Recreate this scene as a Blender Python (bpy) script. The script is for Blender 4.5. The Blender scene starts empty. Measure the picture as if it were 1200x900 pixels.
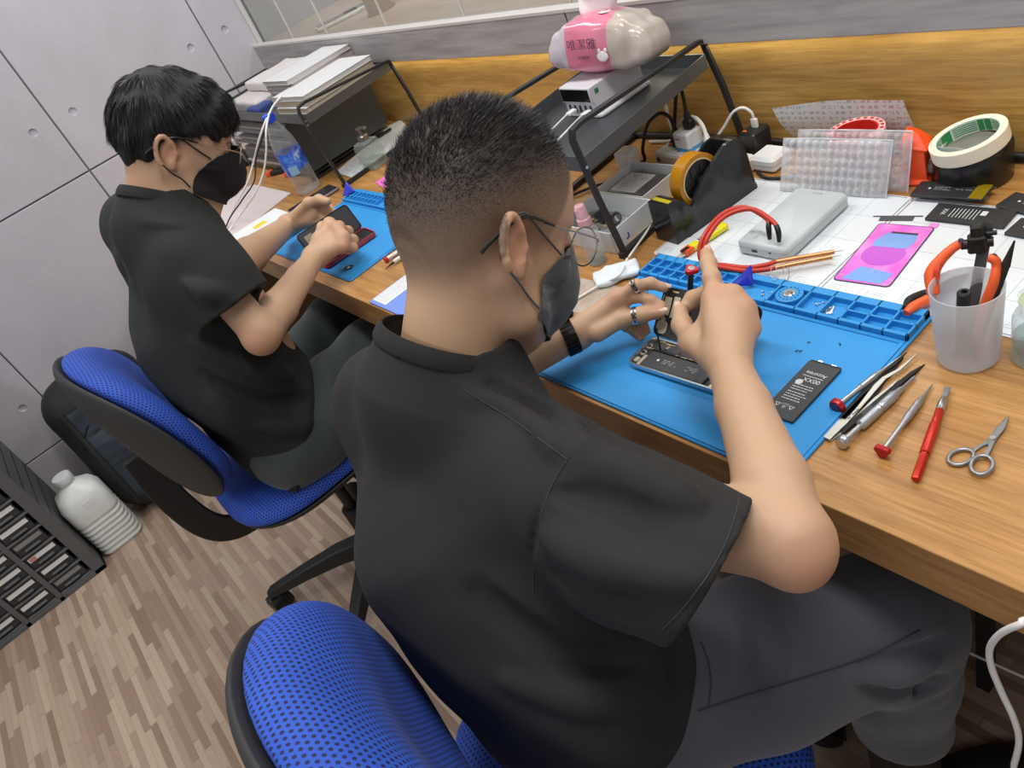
import bpy, math, random
import numpy as np
from mathutils import Vector, Matrix, Euler
random.seed(7)
RNG = np.random.default_rng(7)
SC = bpy.context.scene
COL = SC.collection
PI = math.pi
DZ = 0.75                                    # desk top height
# ---- camera (solved from the vanishing points of desk, wall panels and rack posts); units are metres
FPX = 898.47
CAMP = Vector((2.89398, -1.04162, 1.37))
RT = Vector((0.60777, 0.70954, -0.35660))     # image right, world
DN = Vector((0.28423, -0.61367, -0.73663))    # image down
FW = Vector((-0.74150, 0.34635, -0.57464))    # viewing direction

def ray(u, v): return RT * (u - 600) + DN * (v - 450) + FW * FPX
def Z(u, v, z=DZ):
    d = ray(u, v); return CAMP + d * ((z - CAMP.z) / d.z)
def Y(u, v, y):
    d = ray(u, v); return CAMP + d * ((y - CAMP.y) / d.y)
def X(u, v, x):
    d = ray(u, v); return CAMP + d * ((x - CAMP.x) / d.x)
def Dp(u, v, dist):
    return CAMP + ray(u, v).normalized() * dist

# ---------------------------------------------------------------- mesh builder
def crom(pts, n=6):
    pts = [Vector(p) for p in pts]
    if len(pts) < 3: return pts
    P = [pts[0] * 2 - pts[1]] + pts + [pts[-1] * 2 - pts[-2]]
    out = []
    for i in range(1, len(P) - 2):
        a, b, c, d = P[i - 1:i + 3]
        for k in range(n):
            t = k / n
            out.append(0.5 * ((2 * b) + (c - a) * t + (2 * a - 5 * b + 4 * c - d) * t * t + (3 * b - a - 3 * c + d) * t ** 3))
    out.append(pts[-1]); return out

def align(p0, p1, spin=0):
    p0 = Vector(p0); d = Vector(p1) - p0
    return Matrix.Translation(p0) @ d.to_track_quat('Z', 'Y').to_matrix().to_4x4() @ Matrix.Rotation(spin, 4, 'Z')

def rrect(w, d, r, seg=5):
    r = max(min(r, w / 2 - 1e-5, d / 2 - 1e-5), 1e-5); o = []
    for cx, cy, a0 in ((1, 1, 0), (-1, 1, 90), (-1, -1, 180), (1, -1, 270)):
        for k in range(seg + 1):
            a = math.radians(a0 + 90 * k / seg)
            o.append((cx * (w / 2 - r) + r * math.cos(a), cy * (d / 2 - r) + r * math.sin(a)))
    return o

class MB:
    def __init__(s): s.v = []; s.f = []; s.m = []; s.xf = Matrix.Identity(4); s.mi = 0; s.uv = {}
    def at(s, x=0, y=0, z=0, rz=0, rx=0, ry=0):
        s.xf = Matrix.Translation((x, y, z)) @ Euler((rx, ry, rz)).to_matrix().to_4x4(); return s
    def X(s, m): s.xf = m; return s
    def add(s, vs, fs):
        o = len(s.v); x = s.xf
        s.v += [tuple(x @ Vector(p)) for p in vs]
        s.f += [tuple(i + o for i in f) for f in fs]; s.m += [s.mi] * len(fs); return s
    def box(s, c, sz):
        cx, cy, cz = c; a, b, h = sz[0] / 2, sz[1] / 2, sz[2] / 2
        vs = [(cx + i * a, cy + j * b, cz + k * h) for k in (-1, 1) for j in (-1, 1) for i in (-1, 1)]
        return s.add(vs, [(0, 2, 3, 1), (4, 5, 7, 6), (0, 1, 5, 4), (1, 3, 7, 5), (3, 2, 6, 7), (2, 0, 4, 6)])
    def loops(s, L, cap0=True, cap1=True, close=False):
        n = len(L[0]); vs = [p for l in L for p in l]; fs = []
        m = len(L)
        for k in range(m if close else m - 1):
            a = k * n; b = ((k + 1) % m) * n
            for i in range(n):
                j = (i + 1) % n; fs.append((a + i, a + j, b + j, b + i))
        if not close:
            if cap0: fs.append(tuple(range(n))[::-1])
            if cap1: fs.append(tuple((m - 1) * n + i for i in range(n)))
        return s.add(vs, fs)
    def slab(s, w, d, h, r=.004, bev=.001, c=(0, 0, 0), seg=5):
        """rounded rectangle prism standing on c"""
        x, y, z = c; bev = min(bev, h * .45)
        P = rrect(w, d, r, seg); Q = rrect(w - 2 * bev, d - 2 * bev, max(r - bev, 1e-4), seg)
        f = lambda q, k: [(x + a, y + b, z + k) for a, b in q]
        if bev <= 0: return s.loops([f(P, 0), f(P, h)])
        return s.loops([f(Q, 0), f(P, bev), f(P, h - bev), f(Q, h)])
    def tray(s, w, d, h, t=.003, r=.004, base=.002, c=(0, 0, 0), taper=0, seg=4):
        x, y, z = c
        f = lambda q, k: [(x + a, y + b, z + k) for a, b in q]
        O0 = rrect(w - 2 * taper, d - 2 * taper, r, seg); O = rrect(w, d, r, seg); I = rrect(w - 2 * t, d - 2 * t, max(r - t, .0005), seg)
        I0 = rrect(w - 2 * t - 2 * taper, d - 2 * t - 2 * taper, max(r - t, .0005), seg)
        return s.loops([f(O0, 0), f(O, h), f(I, h), f(I0, base)])
    def prism(s, poly, z0, z1):
        return s.loops([[(x, y, z0) for x, y in poly], [(x, y, z1) for x, y in poly]])
    def lathe(s, prof, seg=24, cap=True, sx=1, sy=1):
        L = [[(r * sx * math.cos(2 * PI * i / seg), r * sy * math.sin(2 * PI * i / seg), z) for i in range(seg)] for r, z in prof]
        return s.loops(L, cap, cap)
    def cyl(s, p0, p1, r0, r1=None, seg=16):
        r1 = r0 if r1 is None else r1; old = s.xf; s.xf = old @ align(p0, p1)
        s.lathe([(r0, 0), (r1, (Vector(p1) - Vector(p0)).length)], seg); s.xf = old; return s
    def lathe_at(s, p0, p1, prof, seg=20, spin=0, sx=1, sy=1):
        """profile z runs 0..1 from p0 to p1"""
        L = (Vector(p1) - Vector(p0)).length; old = s.xf; s.xf = old @ align(p0, p1, spin)
        s.lathe([(r, z * L) for r, z in prof], seg, True, sx, sy); s.xf = old; return s
    def tube(s, pts, r, seg=8, smooth=6, closed=False):
        P = crom(pts, smooth) if smooth else [Vector(p) for p in pts]
        n = len(P); R = r if isinstance(r, (list, tuple)) else [r] * 2
        t0 = (P[1] - P[0]).normalized(); up = Vector((0, 0, 1)) if abs(t0.z) < .9 else Vector((1, 0, 0))
        nn = t0.cross(up).normalized(); L = []
        for i, p in enumerate(P):
            t = (P[min(i + 1, n - 1)] - P[max(i - 1, 0)])
            t = t.normalized() if t.length > 1e-9 else t0
            nn = (nn - t * nn.dot(t)); nn = nn.normalized() if nn.length > 1e-8 else t.orthogonal().normalized()
            b = t.cross(nn); q = i / (n - 1) * (len(R) - 1); k = min(int(q), len(R) - 2); rr = R[k] + (R[k + 1] - R[k]) * (q - k)
            L.append([tuple(p + nn * (rr * math.cos(2 * PI * j / seg)) + b * (rr * math.sin(2 * PI * j / seg))) for j in range(seg)])
        return s.loops(L, close=closed)
    def bar(s, pts, w, h, up=(0, 0, 1)):
        """rectangular section swept along straight segments (mitred enough)"""
        P = [Vector(p) for p in pts]; L = []
        for i, p in enumerate(P):
            t = (P[min(i + 1, len(P) - 1)] - P[max(i - 1, 0)]).normalized(); u = Vector(up)
            b = t.cross(u); b = b.normalized() if b.length > 1e-6 else t.orthogonal().normalized(); n = b.cross(t)
            L.append([tuple(p + b * (i1 * w / 2) + n * (j1 * h / 2)) for i1, j1 in ((1, 1), (-1, 1), (-1, -1), (1, -1))])
        return s.loops(L)
    def ball(s, c, r, seg=16, rings=10):
        r = r if isinstance(r, (tuple, list)) else (r, r, r); vs = [(c[0], c[1], c[2] - r[2])]; fs = []
        for k in range(1, rings):
            a = -PI / 2 + PI * k / rings
            vs += [(c[0] + r[0] * math.cos(a) * math.cos(2 * PI * i / seg), c[1] + r[1] * math.cos(a) * math.sin(2 * PI * i / seg), c[2] + r[2] * math.sin(a)) for i in range(seg)]
        vs.append((c[0], c[1], c[2] + r[2])); t = len(vs) - 1
        for i in range(seg):
            j = (i + 1) % seg; fs.append((0, 1 + j, 1 + i)); b = 1 + (rings - 2) * seg; fs.append((t, b + i, b + j))
            for k in range(rings - 2):
                a = 1 + k * seg; fs.append((a + i, a + j, a + seg + j, a + seg + i))
        return s.add(vs, fs)
    def grid(s, fn, nu, nv, thick=0, flip=False):
        """surface fn(u,v)->point, u,v in 0..1; thick>0 gives it a back"""
        vs = [Vector(fn(i / nu, j / nv)) for j in range(nv + 1) for i in range(nu + 1)]; W = nu + 1
        fs = [(j * W + i, j * W + i + 1, (j + 1) * W + i + 1, (j + 1) * W + i) for j in range(nv) for i in range(nu)]
        if thick:
            N = [Vector() for _ in vs]
            for f in fs:
                n = (vs[f[2]] - vs[f[0]]).cross(vs[f[3]] - vs[f[1]])
                for i in f: N[i] += n
            o = len(vs); vs = vs + [p - n.normalized() * thick for p, n in zip(vs, N)]
            fs += [tuple(i + o for i in f[::-1]) for f in fs]
            rim = [i for i in range(nu)] ; B = []
            B += [(i, i + 1) for i in range(nu)] + [(j * W + nu, (j + 1) * W + nu) for j in range(nv)]
            B += [(nv * W + i + 1, nv * W + i) for i in range(nu)] + [((j + 1) * W, j * W) for j in range(nv)]
            fs += [(b, a, a + o, b + o) for a, b in B]
        return s.add(vs, fs)
    def obj(s, name, mats, parent=None, smooth=40, bevel=0, sub=0):
        me = bpy.data.meshes.new(name); me.from_pydata(s.v, [], s.f); me.update()
        for m in (mats if isinstance(mats, (list, tuple)) else [mats]): me.materials.append(m)
        if any(s.m): me.polygons.foreach_set('material_index', s.m)
        if smooth:
            me.shade_smooth(); me.set_sharp_from_angle(angle=math.radians(smooth))
        o = bpy.data.objects.new(name, me); COL.objects.link(o)
        if parent: o.parent = parent
        if bevel:
            b = o.modifiers.new('bevel', 'BEVEL'); b.width = bevel; b.segments = 2; b.limit_method = 'ANGLE'; b.angle_limit = math.radians(35)
        if sub:
            b = o.modifiers.new('sub', 'SUBSURF'); b.levels = b.render_levels = sub
        return o

def np_obj(name, v, quads, mats, parent=None, attrs=None, tris=False):
    me = bpy.data.meshes.new(name); k = 3 if tris else 4
    me.vertices.add(len(v)); me.vertices.foreach_set('co', np.asarray(v, np.float32).ravel())
    n = len(quads); me.loops.add(n * k); me.loops.foreach_set('vertex_index', np.asarray(quads, np.int32).ravel())
    me.polygons.add(n); me.polygons.foreach_set('loop_start', np.arange(0, n * k, k, dtype=np.int32))
    me.polygons.foreach_set('loop_total', np.full(n, k, np.int32))
    for m in (mats if isinstance(mats, (list, tuple)) else [mats]): me.materials.append(m)
    me.update(calc_edges=True); me.validate(); me.shade_smooth()
    for an, av in (attrs or {}).items():
        a = me.attributes.new(an, 'FLOAT', 'POINT'); a.data.foreach_set('value', np.asarray(av, np.float32))
    o = bpy.data.objects.new(name, me); COL.objects.link(o)
    if parent: o.parent = parent
    return o

def tag(o, label=None, cat=None, group=None, kind=None):
    if label: o['label'] = label
    if cat: o['category'] = cat
    if group: o['group'] = group
    if kind: o['kind'] = kind
    return o
def thing(name, label, cat, loc=(0, 0, 0), rz=0, group=None):
    o = bpy.data.objects.new(name, None); COL.objects.link(o); o.empty_display_size = .02
    o.location = loc; o.rotation_euler = (0, 0, rz); return tag(o, label, cat, group)
def along(a, b, z=DZ, z2=None):
    """two photo points on a level plane -> (start, heading, length)"""
    p = Z(*a, z); q = Z(*b, z if z2 is None else z2); d = q - p
    return p, math.atan2(d.y, d.x), d.length
def text(name, body, size, mat, parent, loc, rz=0, rx=0, align_='CENTER', ext=.0001, sx=1.0, ry=0):
    c = bpy.data.curves.new(name, 'FONT'); c.body = body; c.size = size; c.align_x = align_; c.align_y = 'CENTER'
    c.extrude = ext; c.materials.append(mat); o = bpy.data.objects.new(name, c); COL.objects.link(o)
    bpy.context.view_layer.update(); me = bpy.data.meshes.new_from_object(o.evaluated_get(bpy.context.evaluated_depsgraph_get())); bpy.data.objects.remove(o); bpy.data.curves.remove(c)
    for v in me.vertices: v.co.x *= sx
    if not me.materials: me.materials.append(mat)
    o = bpy.data.objects.new(name, me); COL.objects.link(o); o.location = loc; o.rotation_euler = (rx, ry, rz); o.parent = parent; return o

# ---------------------------------------------------------------- materials
def lin(h):
    if isinstance(h, str):
        h = h.lstrip('#'); h = [int(h[i:i + 2], 16) / 255 for i in (0, 2, 4)]
    return tuple((c / 12.92 if c <= .04045 else ((c + .055) / 1.055) ** 2.4) for c in h[:3]) + (1,)
class NT:
    def __init__(s, name):
        s.m = bpy.data.materials.new(name); s.m.use_nodes = True; s.t = s.m.node_tree; s.n = s.t.nodes; s.n.clear()
        s.out = s.n.new('ShaderNodeOutputMaterial'); s.p = s.n.new('ShaderNodeBsdfPrincipled'); s.link(s.p.outputs[0], s.out.inputs[0])
    def link(s, a, b): s.t.links.new(a, b)
    def new(s, t, **k):
        n = s.n.new('ShaderNode' + t)
        for a, b in k.items():
            if a.startswith('i_'):
                key = a[2:].replace('_', ' '); key = int(key) if key.isdigit() else key
                sock = n.inputs[key]
                if hasattr(b, 'is_output'): s.link(b, sock)
                else: sock.default_value = b
            else: setattr(n, a, b)
        return n
    def co(s, kind='Object', scale=(1, 1, 1), rot=(0, 0, 0), loc=(0, 0, 0)):
        c = s.new('TexCoord'); m = s.new('Mapping'); m.inputs['Scale'].default_value = scale; m.inputs['Rotation'].default_value = rot; m.inputs['Location'].default_value = loc
        s.link(c.outputs[kind], m.inputs[0]); return m.outputs[0]
    def noise(s, vec, scale, detail=4, rough=.55, dist=0):
        return s.new('TexNoise', i_Vector=vec, i_Scale=scale, i_Detail=detail, i_Roughness=rough, i_Distortion=dist).outputs[0]
    def ramp(s, fac, stops):
        r = s.new('ValToRGB'); s.link(fac, r.inputs[0]); e = r.color_ramp.elements
        while len(e) < len(stops): e.new(.5)
        for k, (p, c) in zip(e, stops): k.position = p; k.color = lin(c) if isinstance(c, str) else (c, c, c, 1)
        return r.outputs[0]
    def mix(s, fac, a, b, mode='MIX'):
        m = s.new('MixRGB', blend_type=mode)
        for i, x in enumerate((fac, a, b)):
            if hasattr(x, 'is_output'): s.link(x, m.inputs[i])
            else: m.inputs[i].default_value = (x if i == 0 else (lin(x) if isinstance(x, str) else x))
        return m.outputs[0]
    def math(s, op, a, b=0, c=0):
        m = s.new('Math', operation=op)
        for i, x in enumerate((a, b, c)):
            if hasattr(x, 'is_output'): s.link(x, m.inputs[i])
            else: m.inputs[i].default_value = x
        return m.outputs[0]
    def bump(s, h, strength=.2, dist=.002):
        b = s.new('Bump', i_Strength=strength, i_Distance=dist); s.link(h, b.inputs['Height']); s.link(b.outputs[0], s.p.inputs['Normal']); return b
    def set(s, **k):
        for a, b in k.items():
            sock = s.p.inputs[a.replace('_', ' ')]
            if hasattr(b, 'is_output'): s.link(b, sock)
            else: sock.default_value = b
        return s
_M = {}
def mat(name, col, rough=.5, metal=0, var=.06, vs=30, bump=0, bs=200, **k):
    """plain surface with a faint procedural variation"""
    if name in _M: return _M[name]
    t = NT(name); v = t.co()
    n = t.noise(v, vs, 3); c = lin(col)
    lo = tuple(x * (1 - var) for x in c[:3]) + (1,); hi = tuple(min(1, x * (1 + var)) for x in c[:3]) + (1,)
    m = t.mix(n, lo, hi); t.set(Base_Color=m, Roughness=rough, Metallic=metal)
    if bump: t.bump(t.noise(v, bs, 3), bump, .001)
    t.set(**k); _M[name] = t.m; return t.m
def clear(name, col='#ffffff', rough=.05, body=.25, ior=1.2, spec=.5):
    """thin clear plastic or glass: see-through film with reflections"""
    if name in _M: return _M[name]
    t = NT(name); t.set(Base_Color=lin(col), Roughness=rough, IOR=1.45)
    tr = t.new('BsdfTransparent', i_Color=lin(col)); mx = t.new('MixShader')
    lw = t.new('LayerWeight', i_Blend=.25); nz = t.noise(t.co(), 25, 2)
    f = t.math('ADD', t.math('MULTIPLY', t.math('POWER', lw.outputs[1], 2.2), 1 - body), t.math('MULTIPLY', nz, body * 2 ))
    f = t.math('MINIMUM', f, 1.0)
    t.link(f, mx.inputs[0]); t.link(tr.outputs[0], mx.inputs[1]); t.link(t.p.outputs[0], mx.inputs[2]); t.link(mx.outputs[0], t.out.inputs[0])
    _M[name] = t.m; return t.m

def cloth_mat(name, col, rough=.9, bs=900, var=.1, sheen=.25):
    t = NT(name); v = t.co('Object'); n = t.noise(v, 6, 3); w = t.noise(v, bs, 2); c = lin(col)
    lo = tuple(x * (1 - var) for x in c[:3]) + (1,); hi = tuple(x * (1 + var) for x in c[:3]) + (1,)
    t.set(Base_Color=t.mix(n, lo, hi), Roughness=rough, Sheen_Weight=sheen, Sheen_Roughness=.5); t.bump(w, .25, .0006); return t.m
# ---------------------------------------------------------------- smooth solids (distance fields) for bodies, cloth, cushions
class Field:
    def __init__(s, lo, hi, h):
        s.lo = np.array(lo, float); s.h = h; s.n = np.ceil((np.array(hi) - s.lo) / h).astype(int) + 1
        s.a = np.full(tuple(s.n), .06, np.float32); s.ax = [s.lo[i] + h * np.arange(s.n[i]) for i in range(3)]
    def _win(s, lo, hi):
        a = np.maximum(np.floor((np.array(lo) - s.lo) / s.h).astype(int), 0); b = np.minimum(np.ceil((np.array(hi) - s.lo) / s.h).astype(int) + 1, s.n)
        if np.any(b <= a): return None
        sl = tuple(slice(a[i], b[i]) for i in range(3))
        g = [s.ax[i][sl[i]].astype(np.float32) for i in range(3)]
        return sl, g[0][:, None, None], g[1][None, :, None], g[2][None, None, :]
    @staticmethod
    def smin(a, b, k):
        if k <= 0: return np.minimum(a, b)
        h = np.maximum(k - np.abs(a - b), 0) / k
        return np.minimum(a, b) - h * h * k * .25
    def apply(s, lo, hi, fn, k, mode='add'):
        p = k + 3 * s.h
        w = s._win(np.array(lo) - p, np.array(hi) + p)
        if w is None: return s
        sl, x, y, z = w; d = fn(x, y, z).astype(np.float32); A = s.a[sl]
        if mode == 'add': s.a[sl] = s.smin(A, d, k)
        else: s.a[sl] = -s.smin(-A, d, k)
        return s
    def cone(s, a, b, ra, rb=None, k=.015, mode='add', sq=None):
        a = np.array(a, float); b = np.array(b, float); rb = ra if rb is None else rb
        ba = b - a; L2 = max(ba @ ba, 1e-12); r = max(ra, rb)
        def fn(x, y, z):
            px, py, pz = x - a[0], y - a[1], z - a[2]
            t = np.clip((px * ba[0] + py * ba[1] + pz * ba[2]) / L2, 0, 1)
            return np.sqrt((px - t * ba[0]) ** 2 + (py - t * ba[1]) ** 2 + (pz - t * ba[2]) ** 2) - (ra + (rb - ra) * t)
        return s.apply(np.minimum(a, b) - r, np.maximum(a, b) + r, fn, k, mode)
    def ell(s, c, r, R=None, k=.015, mode='add'):
        """ellipsoid; R rows = its axes"""
        c = np.array(c, float); r = np.array(r, float); R = np.eye(3) if R is None else np.array(R, float); m = np.sqrt((R.T ** 2) @ (r ** 2))
        def fn(x, y, z):
            px, py, pz = x - c[0], y - c[1], z - c[2]
            q = [(px * R[i, 0] + py * R[i, 1] + pz * R[i, 2]) for i in range(3)]
            k0 = np.sqrt(sum((q[i] / r[i]) ** 2 for i in range(3))); k1 = np.sqrt(sum((q[i] / r[i] ** 2) ** 2 for i in range(3)))
            return k0 * (k0 - 1) / np.maximum(k1, 1e-6)
        return s.apply(c - m, c + m, fn, k, mode)
    def rbox(s, c, hs, rr, R=None, k=.01, mode='add'):
        c = np.array(c, float); hs = np.array(hs, float); R = np.eye(3) if R is None else np.array(R, float); m = np.abs(R.T) @ hs
        def fn(x, y, z):
            px, py, pz = x - c[0], y - c[1], z - c[2]
            q = [np.abs(px * R[i, 0] + py * R[i, 1] + pz * R[i, 2]) - hs[i] + rr for i in range(3)]
            return np.sqrt(sum(np.maximum(t, 0) ** 2 for t in q)) + np.minimum(np.maximum(np.maximum(q[0], q[1]), q[2]), 0) - rr
        return s.apply(c - m, c + m, fn, k, mode)
    def chain(s, pts, rad, k=.015, mode='add', n=0):
        P = [np.array(p, float) for p in pts]
        if n:
            i0 = np.arange(len(P)); P2 = crom([Vector(p) for p in P], n); rad = list(np.interp(np.linspace(0, len(P) - 1, len(P2)), i0, rad)); P = [np.array(p) for p in P2]
        for i in range(len(P) - 1): s.cone(P[i], P[i + 1], rad[i], rad[i + 1], k, mode)
        return s
    def cut(s, p, n, k=.0, lo=None, hi=None):
        """remove the half space on the side n points to (inside an optional box)"""
        p = np.array(p, float); n = np.array(n, float); n = n / np.linalg.norm(n)
        w = s._win(s.lo if lo is None else lo, s.ax_hi() if hi is None else hi)
        if w is None: return s
        sl, x, y, z = w; d = (x - p[0]) * n[0] + (y - p[1]) * n[1] + (z - p[2]) * n[2]
        s.a[sl] = -s.smin(-s.a[sl], -d.astype(np.float32), k); return s
    def ax_hi(s): return s.lo + s.h * (s.n - 1)
    def warp(s, fn):
        """add a small displacement fn(x,y,z) to the field"""
        s.a += fn(s.ax[0][:, None, None], s.ax[1][None, :, None], s.ax[2][None, None, :]).astype(np.float32); return s
    def mesh(s):
        a = s.a.copy(); a[0] = a[-1] = .05; a[:, 0] = a[:, -1] = .05; a[:, :, 0] = a[:, :, -1] = .05
        ins = a < 0; n = np.array(a.shape)
        acc = np.zeros(tuple(n - 1) + (3,), np.float32); cnt = np.zeros(tuple(n - 1), np.int16)
        cr = []
        for ax in range(3):
            s0 = [slice(None)] * 3; s1 = [slice(None)] * 3; s0[ax] = slice(0, -1); s1[ax] = slice(1, None)
            A = a[tuple(s0)]; B = a[tuple(s1)]; c = ins[tuple(s0)] != ins[tuple(s1)]
            idx = np.argwhere(c); av = A[c]; bv = B[c]; t = av / (av - bv); p = idx.astype(np.float32); p[:, ax] += t
            o = [i for i in range(3) if i != ax]; cr.append((ax, idx, av < 0))
            for d0 in (0, -1):
                for d1 in (0, -1):
                    q = idx.copy(); q[:, o[0]] += d0; q[:, o[1]] += d1
                    np.add.at(acc, tuple(q.T), p); np.add.at(cnt, tuple(q.T), 1)
        act = np.argwhere(cnt > 0); vid = np.full(cnt.shape, -1, np.int64); vid[tuple(act.T)] = np.arange(len(act))
        V = acc[tuple(act.T)] / cnt[tuple(act.T)][:, None] * s.h + s.lo
        F = []
        for ax, idx, fl in cr:
            o = [i for i in range(3) if i != ax]
            qs = []
            for d0, d1 in ((-1, -1), (0, -1), (0, 0), (-1, 0)):
                q = idx.copy(); q[:, o[0]] += d0; q[:, o[1]] += d1; qs.append(vid[tuple(q.T)])
            Q = np.stack(qs, 1); rev = fl ^ (ax == 1); Q[~rev] = Q[~rev][:, ::-1]; F.append(Q)
        F = np.concatenate(F); return V, F[(F >= 0).all(1)]
    def tri(s, P):
        q = np.clip((np.asarray(P) - s.lo) / s.h, 0, s.n - 1.001); i = q.astype(int); f = q - i; o = 0
        for a in (0, 1):
            for b in (0, 1):
                for c in (0, 1): o = o + s.a[i[:, 0] + a, i[:, 1] + b, i[:, 2] + c] * (f[:, 0] if a else 1 - f[:, 0]) * (f[:, 1] if b else 1 - f[:, 1]) * (f[:, 2] if c else 1 - f[:, 2])
        return o
    def sample(s, P):
        q = (np.asarray(P) - s.lo) / s.h; i = np.clip(np.round(q).astype(int), 0, s.n - 1); return s.a[tuple(i.T)]
def relax(V, F, it=2, lam=.5):
    V = np.asarray(V, np.float64); n = len(V); e = np.concatenate([F[:, [0, 1]], F[:, [1, 2]], F[:, [2, 3]], F[:, [3, 0]]])
    deg = np.bincount(e.ravel(), minlength=n).astype(float)[:, None]
    for _ in range(it):
        for l in (lam, -lam * 1.02):
            S = np.zeros_like(V)
            for c in range(3): S[:, c] = np.bincount(e[:, 0], V[e[:, 1], c], n) + np.bincount(e[:, 1], V[e[:, 0], c], n)
            V = V + l * (S / np.maximum(deg, 1) - V)
    return V
def fbm(x, y, z, f, seed=0, n=8, amp=1.0):
    """cheap smooth pseudo noise, sum of random plane waves (broadcasts)"""
    r = np.random.default_rng(seed); o = 0
    for _ in range(n):
        k = r.normal(size=3); k = k / np.linalg.norm(k) * f * r.uniform(.6, 1.6); ph = r.uniform(0, 6.28)
        o = o + np.sin(k[0] * x + k[1] * y + k[2] * z + ph)
    return o * (amp / math.sqrt(n))
# ================================================================ room
def wood_mat(name, light, mid, dark, rot=0, scale=1.0, rough=.32, coat=.15):
    t = NT(name); v = t.co('Object', (2.6 * scale, 42 * scale, 42 * scale), (0, 0, rot))
    n1 = t.noise(v, 3.2, 6, .62, .6); v2 = t.co('Object', (.8 * scale, 2.6 * scale, 2.6 * scale), (0, 0, rot)); n2 = t.noise(v2, 2.0, 3, .5, 1.2)
    v3 = t.co('Object', (3 * scale, 90 * scale, 90 * scale), (0, 0, rot)); n3 = t.noise(v3, 4, 2)
    w = t.new('TexWave', wave_type='BANDS', bands_direction='Y', i_Vector=v2, i_Scale=3.2, i_Distortion=9.0, i_Detail=3.0, i_Detail_Scale=1.6).outputs[1]
    c = t.ramp(t.math('ADD', t.math('MULTIPLY', n1, .65), t.math('MULTIPLY', n2, .35)), [(.28, dark), (.47, mid), (.66, light)])
    c = t.mix(t.math('MULTIPLY', w, .30), c, lin(dark), 'MIX')
    c = t.mix(t.math('MULTIPLY', t.math('GREATER_THAN', n3, .60), .28), c, lin(dark))
    t.set(Base_Color=c, Roughness=rough, Coat_Weight=coat, Coat_Roughness=.25); t.bump(n3, .08, .001); return t.m
W_DESK = wood_mat('desk_laminate', '#cfa064', '#b5844a', '#855a2f')
W_BACK = wood_mat('splashback_laminate', '#cfaa64', '#ba944f', '#8b6433', scale=1.15, rough=.4)
def concrete():
    t = NT('concrete_panel'); v = t.co(); n = t.noise(v, 2.2, 6, .6, .4); n2 = t.noise(v, 60, 3)
    t.set(Base_Color=t.ramp(t.math('ADD', t.math('MULTIPLY', n, .8), t.math('MULTIPLY', n2, .2)), [(.3, '#b4b1b9'), (.52, '#bfbcc5'), (.7, '#c8c5cc')]), Roughness=.75)
    t.bump(n2, .05, .001); return t.m
M_CONC = concrete(); M_JOINT = mat('wall_joint', '#6f6c72', .9)
def floor_mat():
    t = NT('strip_floor'); v = t.co(); s = t.new('SeparateXYZ', i_Vector=v)
    W, L = .017, .21
    yr = t.math('DIVIDE', s.outputs[1], W); row = t.math('FLOOR', yr)
    wn = t.new('TexWhiteNoise', noise_dimensions='1D', i_W=row).outputs[0]
    xr = t.math('ADD', t.math('DIVIDE', s.outputs[0], L), t.math('MULTIPLY', wn, 7.3)); col = t.math('FLOOR', xr)
    cv = t.new('CombineXYZ', i_X=col, i_Y=row); r = t.new('TexWhiteNoise', noise_dimensions='2D', i_Vector=cv.outputs[0]).outputs[0]
    c = t.ramp(r, [(0, '#8f7868'), (.35, '#a58e7d'), (.65, '#b5a08e'), (.85, '#c2ae9a'), (1, '#b3a48c')])
    fy = t.math('FRACT', yr); fx = t.math('FRACT', xr)
    e = t.math('MAXIMUM', t.math('GREATER_THAN', fy, .93), t.math('GREATER_THAN', fx, .985))
    g = t.noise(t.co('Object', (6, 90, 1)), 3, 3)
    c = t.mix(t.math('MULTIPLY', g, .3), c, lin('#8d7663')); c = t.mix(t.math('MULTIPLY', e, .35), c, lin('#5f4c3f'))
    t.set(Base_Color=c, Roughness=.42); return t.m
M_FLOOR = floor_mat()
def st(mb, name, m, **k): return tag(mb.obj(name, m, **k), kind='structure')
b = MB(); b.box((2.6, -1.6, -.03), (6.4, 4.6, .06)); st(b, 'floor', M_FLOOR)
# panelled wall on the left: panels with open joints and conical tie holes
YJ = [.0015, -.1515, -.725, -1.2985, -1.872, -2.4455, -3.019, -3.6]; ZJ = [-.448, .244, .936, 1.628, 2.32, 3.0]
b = MB(); b.mi = 1; b.box((-.02, -1.8, 1.3), (.028, 3.6, 2.7)); b.mi = 0
holes = []
for i in range(len(YJ) - 1):
    for k in range(len(ZJ) - 1):
        y0, y1, z0, z1 = YJ[i + 1] + .0025, YJ[i] - .0025, max(ZJ[k] + .0025, 0), min(ZJ[k + 1] - .0025, 2.65)
        b.loops([[(-.0095, y0, z0), (-.0095, y1, z0), (-.0095, y1, z1), (-.0095, y0, z1)], [(-.0015, y0, z0), (-.0015, y1, z0), (-.0015, y1, z1), (-.0015, y0, z1)],
                 [(0, y0 + .0015, z0 + .0015), (0, y1 - .0015, z0 + .0015), (0, y1 - .0015, z1 - .0015), (0, y0 + .0015, z1 - .0015)]], True, True)
        for yy in ((YJ[i] - .068, YJ[i + 1] + .068) if i else (-.084,)):
            for zz in (ZJ[k] + .17, ZJ[k + 1] - .17):
                if .1 < zz < 2.6 and yy < .3: holes.append((yy, zz))
wl = st(b, 'wall_left', [M_CONC, M_JOINT], smooth=0)
hb = MB()
for yy, zz in holes: hb.cyl((-.0055, yy, zz), (.004, yy, zz), .0105, .0145, 20)
hc = hb.obj('hole_cutter', M_CONC, smooth=0)
md = wl.modifiers.new('holes', 'BOOLEAN'); md.object = hc; md.operation = 'DIFFERENCE'; md.solver = 'EXACT'
bpy.context.view_layer.update()
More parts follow.
